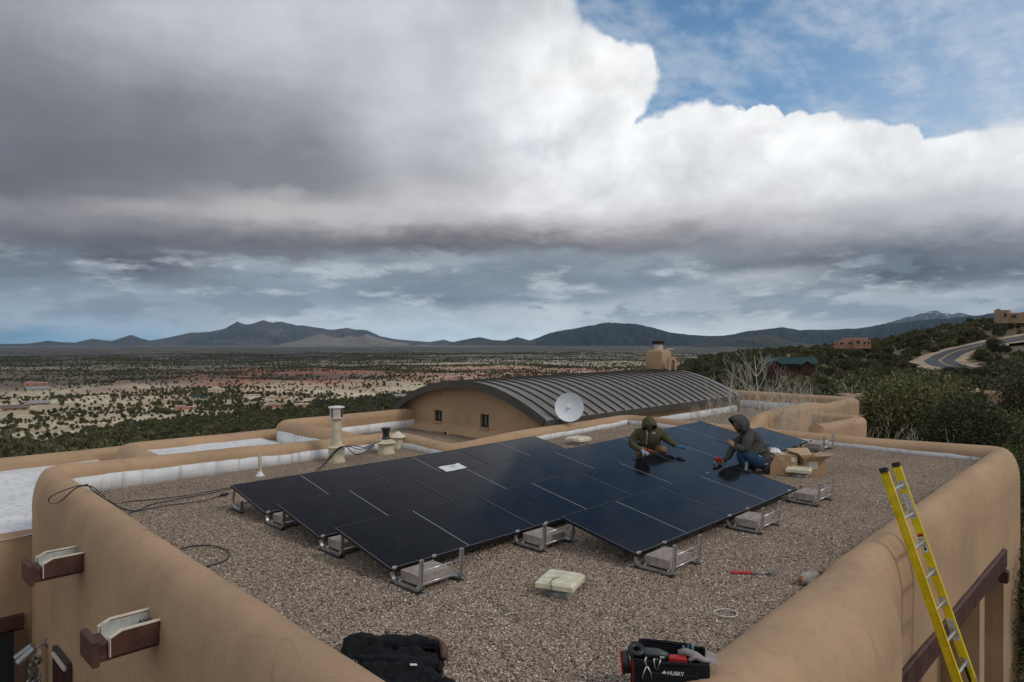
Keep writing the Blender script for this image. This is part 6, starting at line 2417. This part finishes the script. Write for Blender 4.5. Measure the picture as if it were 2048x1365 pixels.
for px, d_, h_, s_, k, lab in heroes:
    az_ = math.atan((px - 1024) / F)
    x, y = d_ * math.sin(az_), d_ * math.cos(az_)
    z = float(terr(x, y))
    e = empty('juniper_tree', (x, y, z), random.uniform(0, 6), lab, 'tree')
    sc_ = h_ / 5.6
    for nm, me in (('crown', hero_me[k]), ('trunk', hero_tr)):
        o = bpy.data.objects.new(nm, me); COL.objects.link(o); o.parent = e
        o.scale = (sc_ * 1.05, sc_ * 1.05, sc_)
for px, y_, s_, k, lab in ((1893, 764, 1.0, 0, 'juniper at the lower end of the visible road, left one'), (1925, 768, 1.15, 1, 'juniper at the lower end of the visible road, middle one'), (1958, 766, 1.05, 0, 'juniper at the lower end of the visible road, right one')):
    p = hit(px, y_ + 4, 60)
    e = empty('juniper_tree', p, 1.0 * k, lab, 'tree')
    for nm, me in (('crown', near_me[k + 1]), ('trunk', near_tr)):
        o = bpy.data.objects.new(nm, me); COL.objects.link(o); o.parent = e; o.scale = (s_ * 1.5, s_ * 1.5, s_ * 1.3)
HOUSE_PX = [  # centre px, base y, half width px used to keep trees off
]
hs = {}


def scatter(n, a0, a1, d0, d1, power, dens, seed):
    g_ = np.random.default_rng(seed)
    a = g_.uniform(a0, a1, n)
    d = (d0 ** power + g_.random(n) * (d1 ** power - d0 ** power)) ** (1 / power)
    x, y = d * np.sin(a), d * np.cos(a)
    keep = g_.random(n) < dens(x, y, a, d)
    return x[keep], y[keep]


houses_xy = []     # (x, y, radius) filled below


def off_house(x, y):
    k = np.ones(len(x), bool)
    for hx, hy, hr in houses_xy:
        # clear the plot and a strip towards the camera so that the house stays visible
        k &= np.hypot(x - hx, y - hy) > hr
        L_ = math.hypot(hx, hy); ux_, uy_ = hx / L_, hy / L_
        al = x * ux_ + y * uy_; ac = np.abs(x * uy_ - y * ux_)
        k &= ~((al > L_ - hr * 3.2) & (al < L_) & (ac < hr * .9))
    return k


# ------------------------------------------------------------------ houses out in the landscape
M_pink = mat_adobe('pink_stucco', (.40, .215, .155), .4)
M_tan2 = mat_adobe('sandy_stucco', (.42, .28, .185), .4)
M_pale = mat_adobe('pale_stucco', (.62, .54, .43), .4)
M_grn = simple('green_metal_roof', (.010, .050, .042), .45, .2, .15, 1.5)
M_brick = simple('dark_red_siding', (.10, .035, .028), .8, 0, .3, 2)
M_roofg = simple('grey_metal_roof', (.27, .27, .26), .8, 0, .15, 1)
M_roofw = simple('pale_membrane_roof', (.60, .58, .54), .8, 0, .15, 1)
M_winf = simple('dark_far_window', (.03, .035, .04), .2, 0, .2, 1)


def far_house(px, yb, wpx, boxes, mat, lab, roofm=None, rot=0.0, dist=None, clear=1.0, gable=False):
    """boxes: (x0, x1, depth0, depth1, height, nwin) in fractions of the width, x along the picture"""
    if dist is None:
        p = hit(px, yb, 50)
    else:
        az_ = math.atan((px - 1024) / F)
        x, y = dist * math.sin(az_), dist * math.cos(az_)
        p = Vector((x, y, CZ + dist * math.cos(az_) * (HZ - yb) / F))
    width = wpx * p.y / F
    fa = math.atan2(p.x, p.y)
    e = empty('house', (p.x, p.y, p.z - .3), -fa + rot, lab, 'house')
    for (x0, x1, y0, y1, h_, nw) in boxes:
        w_, dp_ = (x1 - x0) * width, (y1 - y0) * width
        cx, cy = ((x0 + x1) / 2 - .5) * width, (y0 + y1) / 2 * width
        H_ = h_ * width
        wl = MB()
        tp = max(.18, .012 * width)
        # walls as a shell with a parapet, roof sunk inside
        for c_, s_ in (((cx, cy - dp_ / 2 + tp, H_ / 2 - .5), (w_, 2 * tp, H_ + 1)), ((cx, cy + dp_ / 2 - tp, H_ / 2 - .5), (w_, 2 * tp, H_ + 1)),
                       ((cx - w_ / 2 + tp, cy, H_ / 2 - .5), (2 * tp, dp_ - 4 * tp, H_ + 1)), ((cx + w_ / 2 - tp, cy, H_ / 2 - .5), (2 * tp, dp_ - 4 * tp, H_ + 1))):
            wl.box(c_, s_, bev=tp * .35)
        wl.build('wall', mat, e)
        if gable:
            g_ = MB()
            ov = .06 * width
            zr = H_ + dp_ * .26
            for sgn in (-1, 1):
                ye = cy + sgn * (dp_ / 2 + ov)
                g_.add([(cx - w_ / 2 - ov, cy, zr), (cx + w_ / 2 + ov, cy, zr), (cx + w_ / 2 + ov, ye, H_ - .1), (cx - w_ / 2 - ov, ye, H_ - .1),
                        (cx - w_ / 2 - ov, cy, zr + .2), (cx + w_ / 2 + ov, cy, zr + .2), (cx + w_ / 2 + ov, ye, H_ + .1), (cx - w_ / 2 - ov, ye, H_ + .1)],
                       [(0, 1, 2, 3), (7, 6, 5, 4), (0, 3, 7, 4), (1, 5, 6, 2), (3, 2, 6, 7)])
            g_.build('roof', roofm or M_grn, e)
        else:
            MB().box((cx, cy, H_ - tp * 1.4), (w_ - 4 * tp, dp_ - 4 * tp, .1)).build('roof', roofm or M_roofw, e)
        for k in range(nw):
            wx = cx - w_ / 2 + w_ * (k + .5) / nw
            wh, ww = min(1.5, H_ * .40), min(1.6, w_ / nw * .42)
            wi = MB().box((wx, cy - dp_ / 2 + .02, H_ * .52), (ww, .12, wh)).build('window', M_winf, e)
            MB().box((wx, cy - dp_ / 2 - .06, H_ * .52 - wh / 2 - .06), (ww + .2, .16, .12)).build('window_sill', mat, wi)
    houses_xy.append((p.x, p.y, width * .62 * clear))
    return e


far_house(1708, 691, 60, [(0, 1, 0, .7, .17, 4), (.24, .95, .10, .6, .27, 0), (.48, .74, -.10, .3, .24, 1), (.75, 1.0, -.05, .3, .20, 2)], M_pink, 'pink stucco house with stepped flat roof on the hill crest left of the road', rot=.2, dist=300)
far_house(2032, 640, 72, [(0, .34, 0, .5, .30, 2), (.30, 1.2, .05, .6, .22, 3), (.04, .14, -.02, .12, .335, 0)], M_tan2, 'tan stucco house on the top of the hill at the right picture edge', rot=-.1, dist=330)
far_house(1738, 808, 84, [(0, 1, 0, .8, .28, 0), (-.5, .2, .2, .9, .20, 0)], M_tan2, 'flat roofed sandy building half hidden behind the large juniper', dist=60, rot=.3)
far_house(1958, 800, 110, [(0, 1, 0, .45, .20, 1), (.0, .45, .1, .5, .235, 0)], M_tan2, 'low tan stucco building below the bend of the road', dist=85, rot=-.15)
# green roofed house with gables towards us
gh = far_house(1582, 742, 92, [(0.02, .46, 0, .5, .17, 2), (.40, 1.0, .12, .62, .17, 3)], M_brick, 'dark red house with green metal roofs among the trees', roofm=M_grn, dist=175, rot=.1, gable=True, clear=1.5)
wid = 92 * 172 / F
for gx, gy, s_ in ((.18, -.06, .30), (.80, .02, .22)):
    cx, w_ = (gx - .5) * wid, s_ * wid
    m_ = MB()
    H_ = .16 * wid
    m_.add([(cx - w_ / 2, gy * wid, 0), (cx + w_ / 2, gy * wid, 0), (cx + w_ / 2, gy * wid, H_), (cx, gy * wid, H_ + w_ * .28), (cx - w_ / 2, gy * wid, H_)], [(0, 1, 2, 3, 4)])
    m_.build('gable_front', M_brick, gh)
    for sg in (-1, 1):
        r_ = MB()
        xe = cx + sg * (w_ / 2 + .5)
        y0_, y1_ = gy * wid - .7, gy * wid + .3 * wid
        ze_, zr_ = H_ - .3, H_ + w_ * .28 + .15
        r_.add([(cx, y0_, zr_), (cx, y1_, zr_), (xe, y1_, ze_), (xe, y0_, ze_), (cx, y0_, zr_ - .25), (cx, y1_, zr_ - .25), (xe, y1_, ze_ - .25), (xe, y0_, ze_ - .25)],
               [(0, 1, 2, 3), (7, 6, 5, 4), (0, 3, 7, 4), (3, 2, 6, 7)])
        r_.build('roof', M_grn, gh)
    MB().box((cx, gy * wid - .03, H_ * .5), (w_ * .35, .1, H_ * .5)).build('window', M_winf, gh)
MB().box((-.02 * wid, .3 * wid, .27 * wid), (.8, .8, 2.2)).build('chimney', M_tan2, gh)

far_house(432, 783, 30, [(0, 1, 0, .6, .18, 4), (.3, .75, .1, .5, .30, 2)], M_pale, 'pale cream adobe house on the bare rise in the valley, left of centre')
far_house(565, 783, 36, [(0, 1, 0, .4, .13, 4), (.6, 1, .0, .4, .18, 1)], M_pale, 'long white house on the pale slope right of the cream one')
far_house(505, 793, 28, [(0, 1, 0, .5, .12, 3)], M_pale, 'small white roofed house below the long white one', roofm=M_roofw)
far_house(545, 816, 34, [(0, 1, 0, .7, .22, 2), (.3, .8, .3, .8, .28, 0)], M_pink, 'reddish adobe house among dark trees in the valley, the left one of two')
far_house(603, 815, 30, [(0, 1, 0, .7, .24, 1)], M_tan2, 'tan adobe house among dark trees in the valley, the right one of two')
far_house(558, 798, 40, [(0, 1, 0, .3, .09, 3)], M_tan2, 'low grey roofed house above the two adobe houses', roofm=M_roofg)
far_house(800, 796, 22, [(0, 1, 0, .6, .18, 1)], M_pale, 'small house with a pale metal roof at the left foot of the vault', roofm=M_roofg, gable=True)
far_house(193, 798, 46, [(0, .5, 0, .3, .12, 2), (.6, 1, .0, .4, .14, 1)], M_pale, 'white low house in the sandy clearing on the left')
far_house(72, 772, 40, [(0, 1, 0, .5, .16, 3), (.1, .4, .1, .5, .22, 1)], M_pink, 'orange pink house at the far left of the valley')
far_house(30, 822, 44, [(0, 1, 0, .5, .14, 3)], M_tan2, 'brown pitched roof house at the left picture edge', roofm=simple('brown_shingle_roof', (.16, .13, .11), .9), gable=True)
far_house(78, 811, 36, [(0, 1, 0, .5, .13, 2)], M_tan2, 'grey roofed house right of the brown roofed one on the left', roofm=M_roofg, gable=True)
far_house(75, 783, 34, [(0, 1, 0, .5, .15, 2)], M_pale, 'blue grey roofed house just below the orange pink house', roofm=M_roofg, gable=True)
far_house(397, 800, 24, [(0, .6, 0, .6, .24, 2), (.5, 1.2, .1, .6, .16, 1)], M_pale, 'small house with a green roof in the valley', roofm=M_grn, gable=True)
far_house(372, 820, 40, [(0, 1, 0, .4, .16, 2), (.1, .5, .1, .5, .22, 1)], M_pink, 'salmon adobe house below the small green roofed one')
far_house(246, 766, 24, [(0, 1, 0, .5, .16, 2)], M_pink, 'small red house on the far sandy rise, left of centre')
far_house(1340, 700, 14, [(0, 1, 0, .5, .2, 1)], M_pale, 'tiny pale house on the plain behind the chimney')


# sit every far house on a bare plot
def density(x, y, a, d):
    cl_ = vfbm(x / 60, y / 60, 3, 21)
    fb = np.interp(a, [-.75, -.62, -.42, -.23, -.05, .1], [290, 320, 500, 700, 840, 900])
    base = np.where(d < fb + 60, .92, .0)
    mid = np.clip(.24 + 1.1 * vfbm(x / 95, y / 95, 3, 33) + .45 * vfbm(x / 400, y / 400, 2, 35) + .25 * np.clip((d - 1400) / 500, 0, 1), .10, 1.0)
    w = np.clip((d - fb - 110 * cl_) / (fb * .22), 0, 1)
    k = base * (1 - w) + mid * w
    hillside = (a > .12) & (d < 900)
    k = np.where(hillside, np.clip(.66 + .5 * cl_, .22, 1), k)
    rd = road_dist(x, y).reshape(x.shape)
    k = np.where(rd < 8.5, 0, k)
    # nothing on the house plot
    return k


px_, py_ = [], []
for args in ((5200, R(-44), R(8), 34, 470, 2.0, 1), (9500, R(5), R(46), 42, 620, 1.75, 2), (15000, R(-44), R(8), 300, 950, 1.8, 6), (52000, R(-44), R(30), 450, 1650, 1.6, 3), (90000, R(-44), R(26), 1500, 3600, 1.7, 4)):
    x, y = scatter(args[0], args[1], args[2], args[3], args[4], args[5], density, args[6])
    k = off_house(x, y) & ~((np.hypot(x - 2, y - 14) < 26))
    px_.append(x[k]); py_.append(y[k])
TX, TY = np.concatenate(px_), np.concatenate(py_)
TZ = terr(TX, TY)
TD = np.hypot(TX, TY)
g_ = np.random.default_rng(5)
TS = np.clip(g_.lognormal(-.16, .34, len(TX)), .32, 1.7) * np.interp(TD, [40, 450, 1500, 3200], [1.0, .92, .95, 1.15])
TR = g_.uniform(0, 6.283, len(TX))
# visible size in the picture
TA = np.arctan2(TX, TY)
PXs = 1024 + F * TX / TY
PYs = HZ - F * (TZ + 2.5 * TS - CZ) / TY
inview = (PXs > -5) & (PXs < 2053) & (PYs < 905) & (TY > 0)
# trees that the vault or the raised parapets hide are no candidates for the singled-out ones
hid = ((PXs > 800) & (PXs < 1440) & (PYs > np.interp(PXs, [800, 900, 1000, 1300, 1440], [805, 765, 758, 742, 775]) - 2)) | ((PXs > 1440) & (PXs < 1730) & (PYs > 790)) | ((PXs > 1735) & (PYs > 760) & (TD < 400) & (TD > 44))
score = np.where(inview & ~hid, TS / TD, 0)
order = np.argsort(-score)
single = order[:285]
labs = {'l': ('round dark juniper shrub on the slope below the roofs on the left', 'junipers on the slope left of the vault'),
        'm': ('olive green juniper on the hillside between the vault and the green roofed house', 'junipers on the hillside behind the right wing'),
        'r': ('dark green juniper on the hillside right of the green roofed house', 'junipers on the right hillside below the pink house'),
        'f': ('dark juniper shrub near the bend of the road on the right hillside', 'junipers around the road bend')}
for i in single:
    d_ = TD[i]
    key = 'l' if PXs[i] < 1000 else ('m' if PXs[i] < 1530 else ('r' if PXs[i] < 1830 else 'f'))
    lab, grp = labs[key]
    k = int(g_.integers(0, 6))
    if d_ < 90:
        o = empty('juniper', (TX[i], TY[i], TZ[i]), TR[i], lab, 'tree', grp)
        for nm, me in (('crown', near_me[k]), ('trunk', near_tr)):
            c_ = bpy.data.objects.new(nm, me); COL.objects.link(c_); c_.parent = o; c_.scale = (TS[i],) * 3
    else:
        o = bpy.data.objects.new('juniper', near_me[k]); COL.objects.link(o)
        o.location = (TX[i], TY[i], TZ[i]); o.rotation_euler = (0, 0, TR[i]); o.scale = (TS[i] * 1.05, TS[i] * 1.05, TS[i])
        tag(o, lab, 'tree', grp)
rest = np.setdiff1d(np.arange(len(TX)), single)


def instancer(name, idx, meshes):
    """points mesh + geometry nodes that put one of a few tree meshes on each point"""
    cobj = []
    me = bpy.data.meshes.new(name)
    co = np.stack([TX[idx], TY[idx], TZ[idx]], -1)
    me.vertices.add(len(idx)); me.vertices.foreach_set('co', co.astype(np.float32).ravel())
    for nm, arr in (('tsize', TS[idx]), ('trot', TR[idx])):
        at = me.attributes.new(nm, 'FLOAT', 'POINT'); at.data.foreach_set('value', arr.astype(np.float32))
    at = me.attributes.new('tpick', 'INT', 'POINT'); at.data.foreach_set('value', g_.integers(0, len(meshes), len(idx)).astype(np.int32))
    o = bpy.data.objects.new(name, me); COL.objects.link(o)
    o['kind'] = 'stuff'
    ng = bpy.data.node_groups.new(name + '_nodes', 'GeometryNodeTree')
    ng.interface.new_socket('Geometry', in_out='INPUT', socket_type='NodeSocketGeometry')
    ng.interface.new_socket('Geometry', in_out='OUTPUT', socket_type='NodeSocketGeometry')
    N_ = ng.nodes; Lk = ng.links
    gi = N_.new('NodeGroupInput'); gout = N_.new('NodeGroupOutput')
    gti = N_.new('GeometryNodeGeometryToInstance')
    pc_ = bpy.data.collections.new(name + '_kinds')
    for k, m in enumerate(meshes):
        po = bpy.data.objects.new('%s_kind' % name, m)
        pc_.objects.link(po)
    ci = N_.new('GeometryNodeCollectionInfo')
    ci.inputs['Collection'].default_value = pc_
    ci.inputs['Separate Children'].default_value = True
    ci.inputs['Reset Children'].default_value = True
    iop = N_.new('GeometryNodeInstanceOnPoints')
    iop.inputs['Pick Instance'].default_value = True
    Lk.new(gi.outputs[0], iop.inputs['Points'])
    Lk.new(ci.outputs[0], iop.inputs['Instance'])

    def attr(nm, ty):
        a = N_.new('GeometryNodeInputNamedAttribute'); a.data_type = ty; a.inputs['Name'].default_value = nm
        return a.outputs['Attribute']
    Lk.new(attr('tpick', 'INT'), iop.inputs['Instance Index'])
    cx = N_.new('ShaderNodeCombineXYZ'); Lk.new(attr('trot', 'FLOAT'), cx.inputs[2])
    Lk.new(cx.outputs[0], iop.inputs['Rotation'])
    cs = N_.new('ShaderNodeCombineXYZ'); ts_ = attr('tsize', 'FLOAT')
    for k in range(3): Lk.new(ts_, cs.inputs[k])
    Lk.new(cs.outputs[0], iop.inputs['Scale'])
    Lk.new(iop.outputs[0], gout.inputs[0])
    md = o.modifiers.new('scatter', 'NODES'); md.node_group = ng
    return o


instancer('hillside_junipers', rest[TD[rest] < 210], near_me)
instancer('slope_junipers', rest[(TD[rest] >= 210) & (TD[rest] < 650)], mid_me)
instancer('valley_junipers', rest[TD[rest] >= 650], far_me)

# ------------------------------------------------------------------ bare aspens between the wings
def bare_tree(px, d_, h_, seed, lab, r_=.05, lean=(0, 0), spread=.5, zb=-4.2):
    g2 = random.Random(seed)
    az_ = math.atan((px - 1024) / F)
    x, y = d_ * math.tan(az_), d_
    e = empty('bare_tree', (x, y, zb), 0, lab, 'tree', 'bare aspens behind the main roof')
    tr, br = MB(), MB()
    H = h_ - zb
    pts, rs = [], []
    n = 12
    for i in range(n + 1):
        t = i / n
        pts.append(Vector((lean[0] * t + .06 * math.sin(5 * t + seed), lean[1] * t + .05 * math.cos(4 * t + seed), H * t)))
        rs.append(r_ * (1 - t) ** .8 + .004)
    tr.tube(pts, rs, 7)
    tr.build('trunk', M_aspen, e, smooth=True)

    def branch(p, d, L_, r0, lvl):
        q = [p]; rr = [r0]
        m = 5
        for k in range(m):
            d = (d + Vector((g2.uniform(-.22, .22), g2.uniform(-.22, .22), g2.uniform(-.05, .20)))).normalized()
            p = p + d * L_ / m
            q.append(p); rr.append(r0 * (1 - (k + 1) / m) ** .7 + .0014)
            if lvl < 2 and k >= 1 and g2.random() < .8:
                dd = (d + Vector((g2.uniform(-.9, .9), g2.uniform(-.9, .9), g2.uniform(-.1, .5)))).normalized()
                branch(p, dd, L_ * g2.uniform(.35, .6), rr[-1] * .6, lvl + 1)
        br.tube(q, rr, 4, cap=False)
    for k in range(int(22 * spread + 8)):
        t = g2.uniform(.50, .97)
        i = int(t * n); p = pts[i].lerp(pts[min(i + 1, n)], t * n - i)
        a = g2.uniform(0, 6.28)
        d = Vector((math.cos(a) * .8, math.sin(a) * .8, g2.uniform(.35, 1.0))).normalized()
        branch(p, d, (1 - t) * 2.0 + g2.uniform(.3, .6), rs[i] * .36 + .0015, 0)
    br.build('branches', M_aspen, e, smooth=True)


aspens = [
    (1545, 17.3, 1.95, .050, (-.38, .1), 1.0, 'tallest bare aspen with a pale trunk, behind the squatting worker'),
    (1560, 17.0, 1.0, .038, (.15, 0), .7, 'pale bare aspen just right of the tallest one'),
    (1478, 17.6, 1.45, .022, (-.2, 0), .5, 'slim bare aspen left of the squatting worker head'),
    (1450, 18.0, 1.0, .018, (.1, 0), .3, 'thin twiggy aspen in front of the vault end'),
    (1417, 18.3, .6, .014, (-.1, 0), .3, 'low twiggy sapling left of the other aspens'),
    (1590, 17.0, .9, .018, (.25, 0), .3, 'slim bare aspen right of the pale trunks'),
    (1612, 17.4, 1.2, .013, (.15, 0), .1, 'very thin bare sapling above the cardboard boxes'),
    (1640, 17.2, .5, .012, (.1, 0), .2, 'short bare twigs in front of the second parapet'),
]
for k, (px, d_, h_, r_, ln_, sp, lab) in enumerate(aspens):
    bare_tree(px, d_, h_, 100 + k, lab, r_, ln_, sp)
bare_tree(1704, 20.5, 1.0, 140, 'single straight dark sapling stem in front of the rounded parapet end', .016, (0, 0), .1)
for k, px in enumerate((1775, 1803)):
    bare_tree(px, 16.5, -.05 - .12 * k, 150 + k, ['leafless stem left of the large juniper foot', 'leafless stem rising over the parapet before the juniper'][k], .010, (.05, 0), .2)

# ------------------------------------------------------------------ air
# loose pebbles standing proud of the roof gravel where the camera is close
g3 = np.random.default_rng(77)
npb = 330000
pu = g3.uniform(-1.36, 8.0, npb); pv = g3.uniform(-2.6, 6.98, npb)
pxw = X0 + pu * uX + pv * vX; pyw = Y0 + pu * uY + pv * vY
dpp = np.hypot(pxw, pyw)
kp_ = g3.random(npb) < np.clip(1.5 - dpp / 8.5, .0, 1.0)
pu, pv, pxw, pyw = pu[kp_], pv[kp_], pxw[kp_], pyw[kp_]
pzw = np.where(pu > 0, .0012 * pu * pu, 0) + g3.uniform(-.001, .004, len(pu))
# follow the swells of the gravel sheet
sw = np.array([0.014 * fbm(u_ * 1.3, v_ * 1.3, 0.5, 4) for u_, v_ in zip(pu, pv)])
pzw = pzw + sw
TX, TY, TZ = pxw, pyw, pzw
TS = g3.uniform(.55, 1.35, len(TX)) ** 1.3
TR = g3.uniform(0, 6.283, len(TX))
M_peb, t, b = newmat('pebble', .85, 0, .3)
oi = t.nodes.new('ShaderNodeObjectInfo')
t.links.new(ramp(t, oi.outputs['Random'], [(0.0, (0.05, 0.04, 0.034)), (0.15, (0.16, 0.125, 0.10)), (0.34, (0.36, 0.285, 0.22)), (0.55, (0.52, 0.44, 0.355)), (0.74, (0.31, 0.255, 0.215)), (0.86, (0.45, 0.31, 0.21)), (0.95, (0.66, 0.58, 0.49)), (1.0, (0.78, 0.72, 0.64))]), b.inputs['Base Color'])
pebs = []
for k in range(5):
    bm_ = bmesh.new()
    bmesh.ops.create_icosphere(bm_, subdivisions=1, radius=.0085)
    gg = random.Random(k)
    sx, sy, sz = gg.uniform(.8, 1.3), gg.uniform(.6, 1.0), gg.uniform(.45, .75)
    Mk = Matrix.Rotation(gg.uniform(-.5, .5), 3, 'X') @ Matrix.Diagonal((sx, sy, sz))
    for v in bm_.verts: v.co = Mk @ (v.co * gg.uniform(.82, 1.18))
    me = bpy.data.meshes.new('pebble'); bm_.to_mesh(me); bm_.free(); me.materials.append(M_peb)
    pebs.append(me)
po_ = instancer('loose_gravel', np.arange(len(TX)), pebs)
hp(po_)

hz = MB().box((0, 0, 0), (1, 1, 1)).build('haze', None)
hz.dimensions = (1, 1, 1)
x0_, x1_, z0_, z1_ = -31500, 31500, -330, 1500
hz.scale = (x1_ - x0_, x1_ - x0_, z1_ - z0_)
hz.location = (0, 0, (z0_ + z1_) / 2)
hm = bpy.data.materials.new('haze'); hm.use_nodes = True
t = hm.node_tree; t.nodes.clear()
vo = t.nodes.new('ShaderNodeVolumePrincipled')
vo.inputs['Color'].default_value = (.44, .70, 1.0, 1)
vo.inputs['Density'].default_value = 1.7e-5
vo.inputs['Anisotropy'].default_value = 0.0
mo = t.nodes.new('ShaderNodeOutputMaterial')
t.links.new(vo.outputs[0], mo.inputs['Volume'])
hz.data.materials.append(hm)
hz['kind'] = 'stuff'
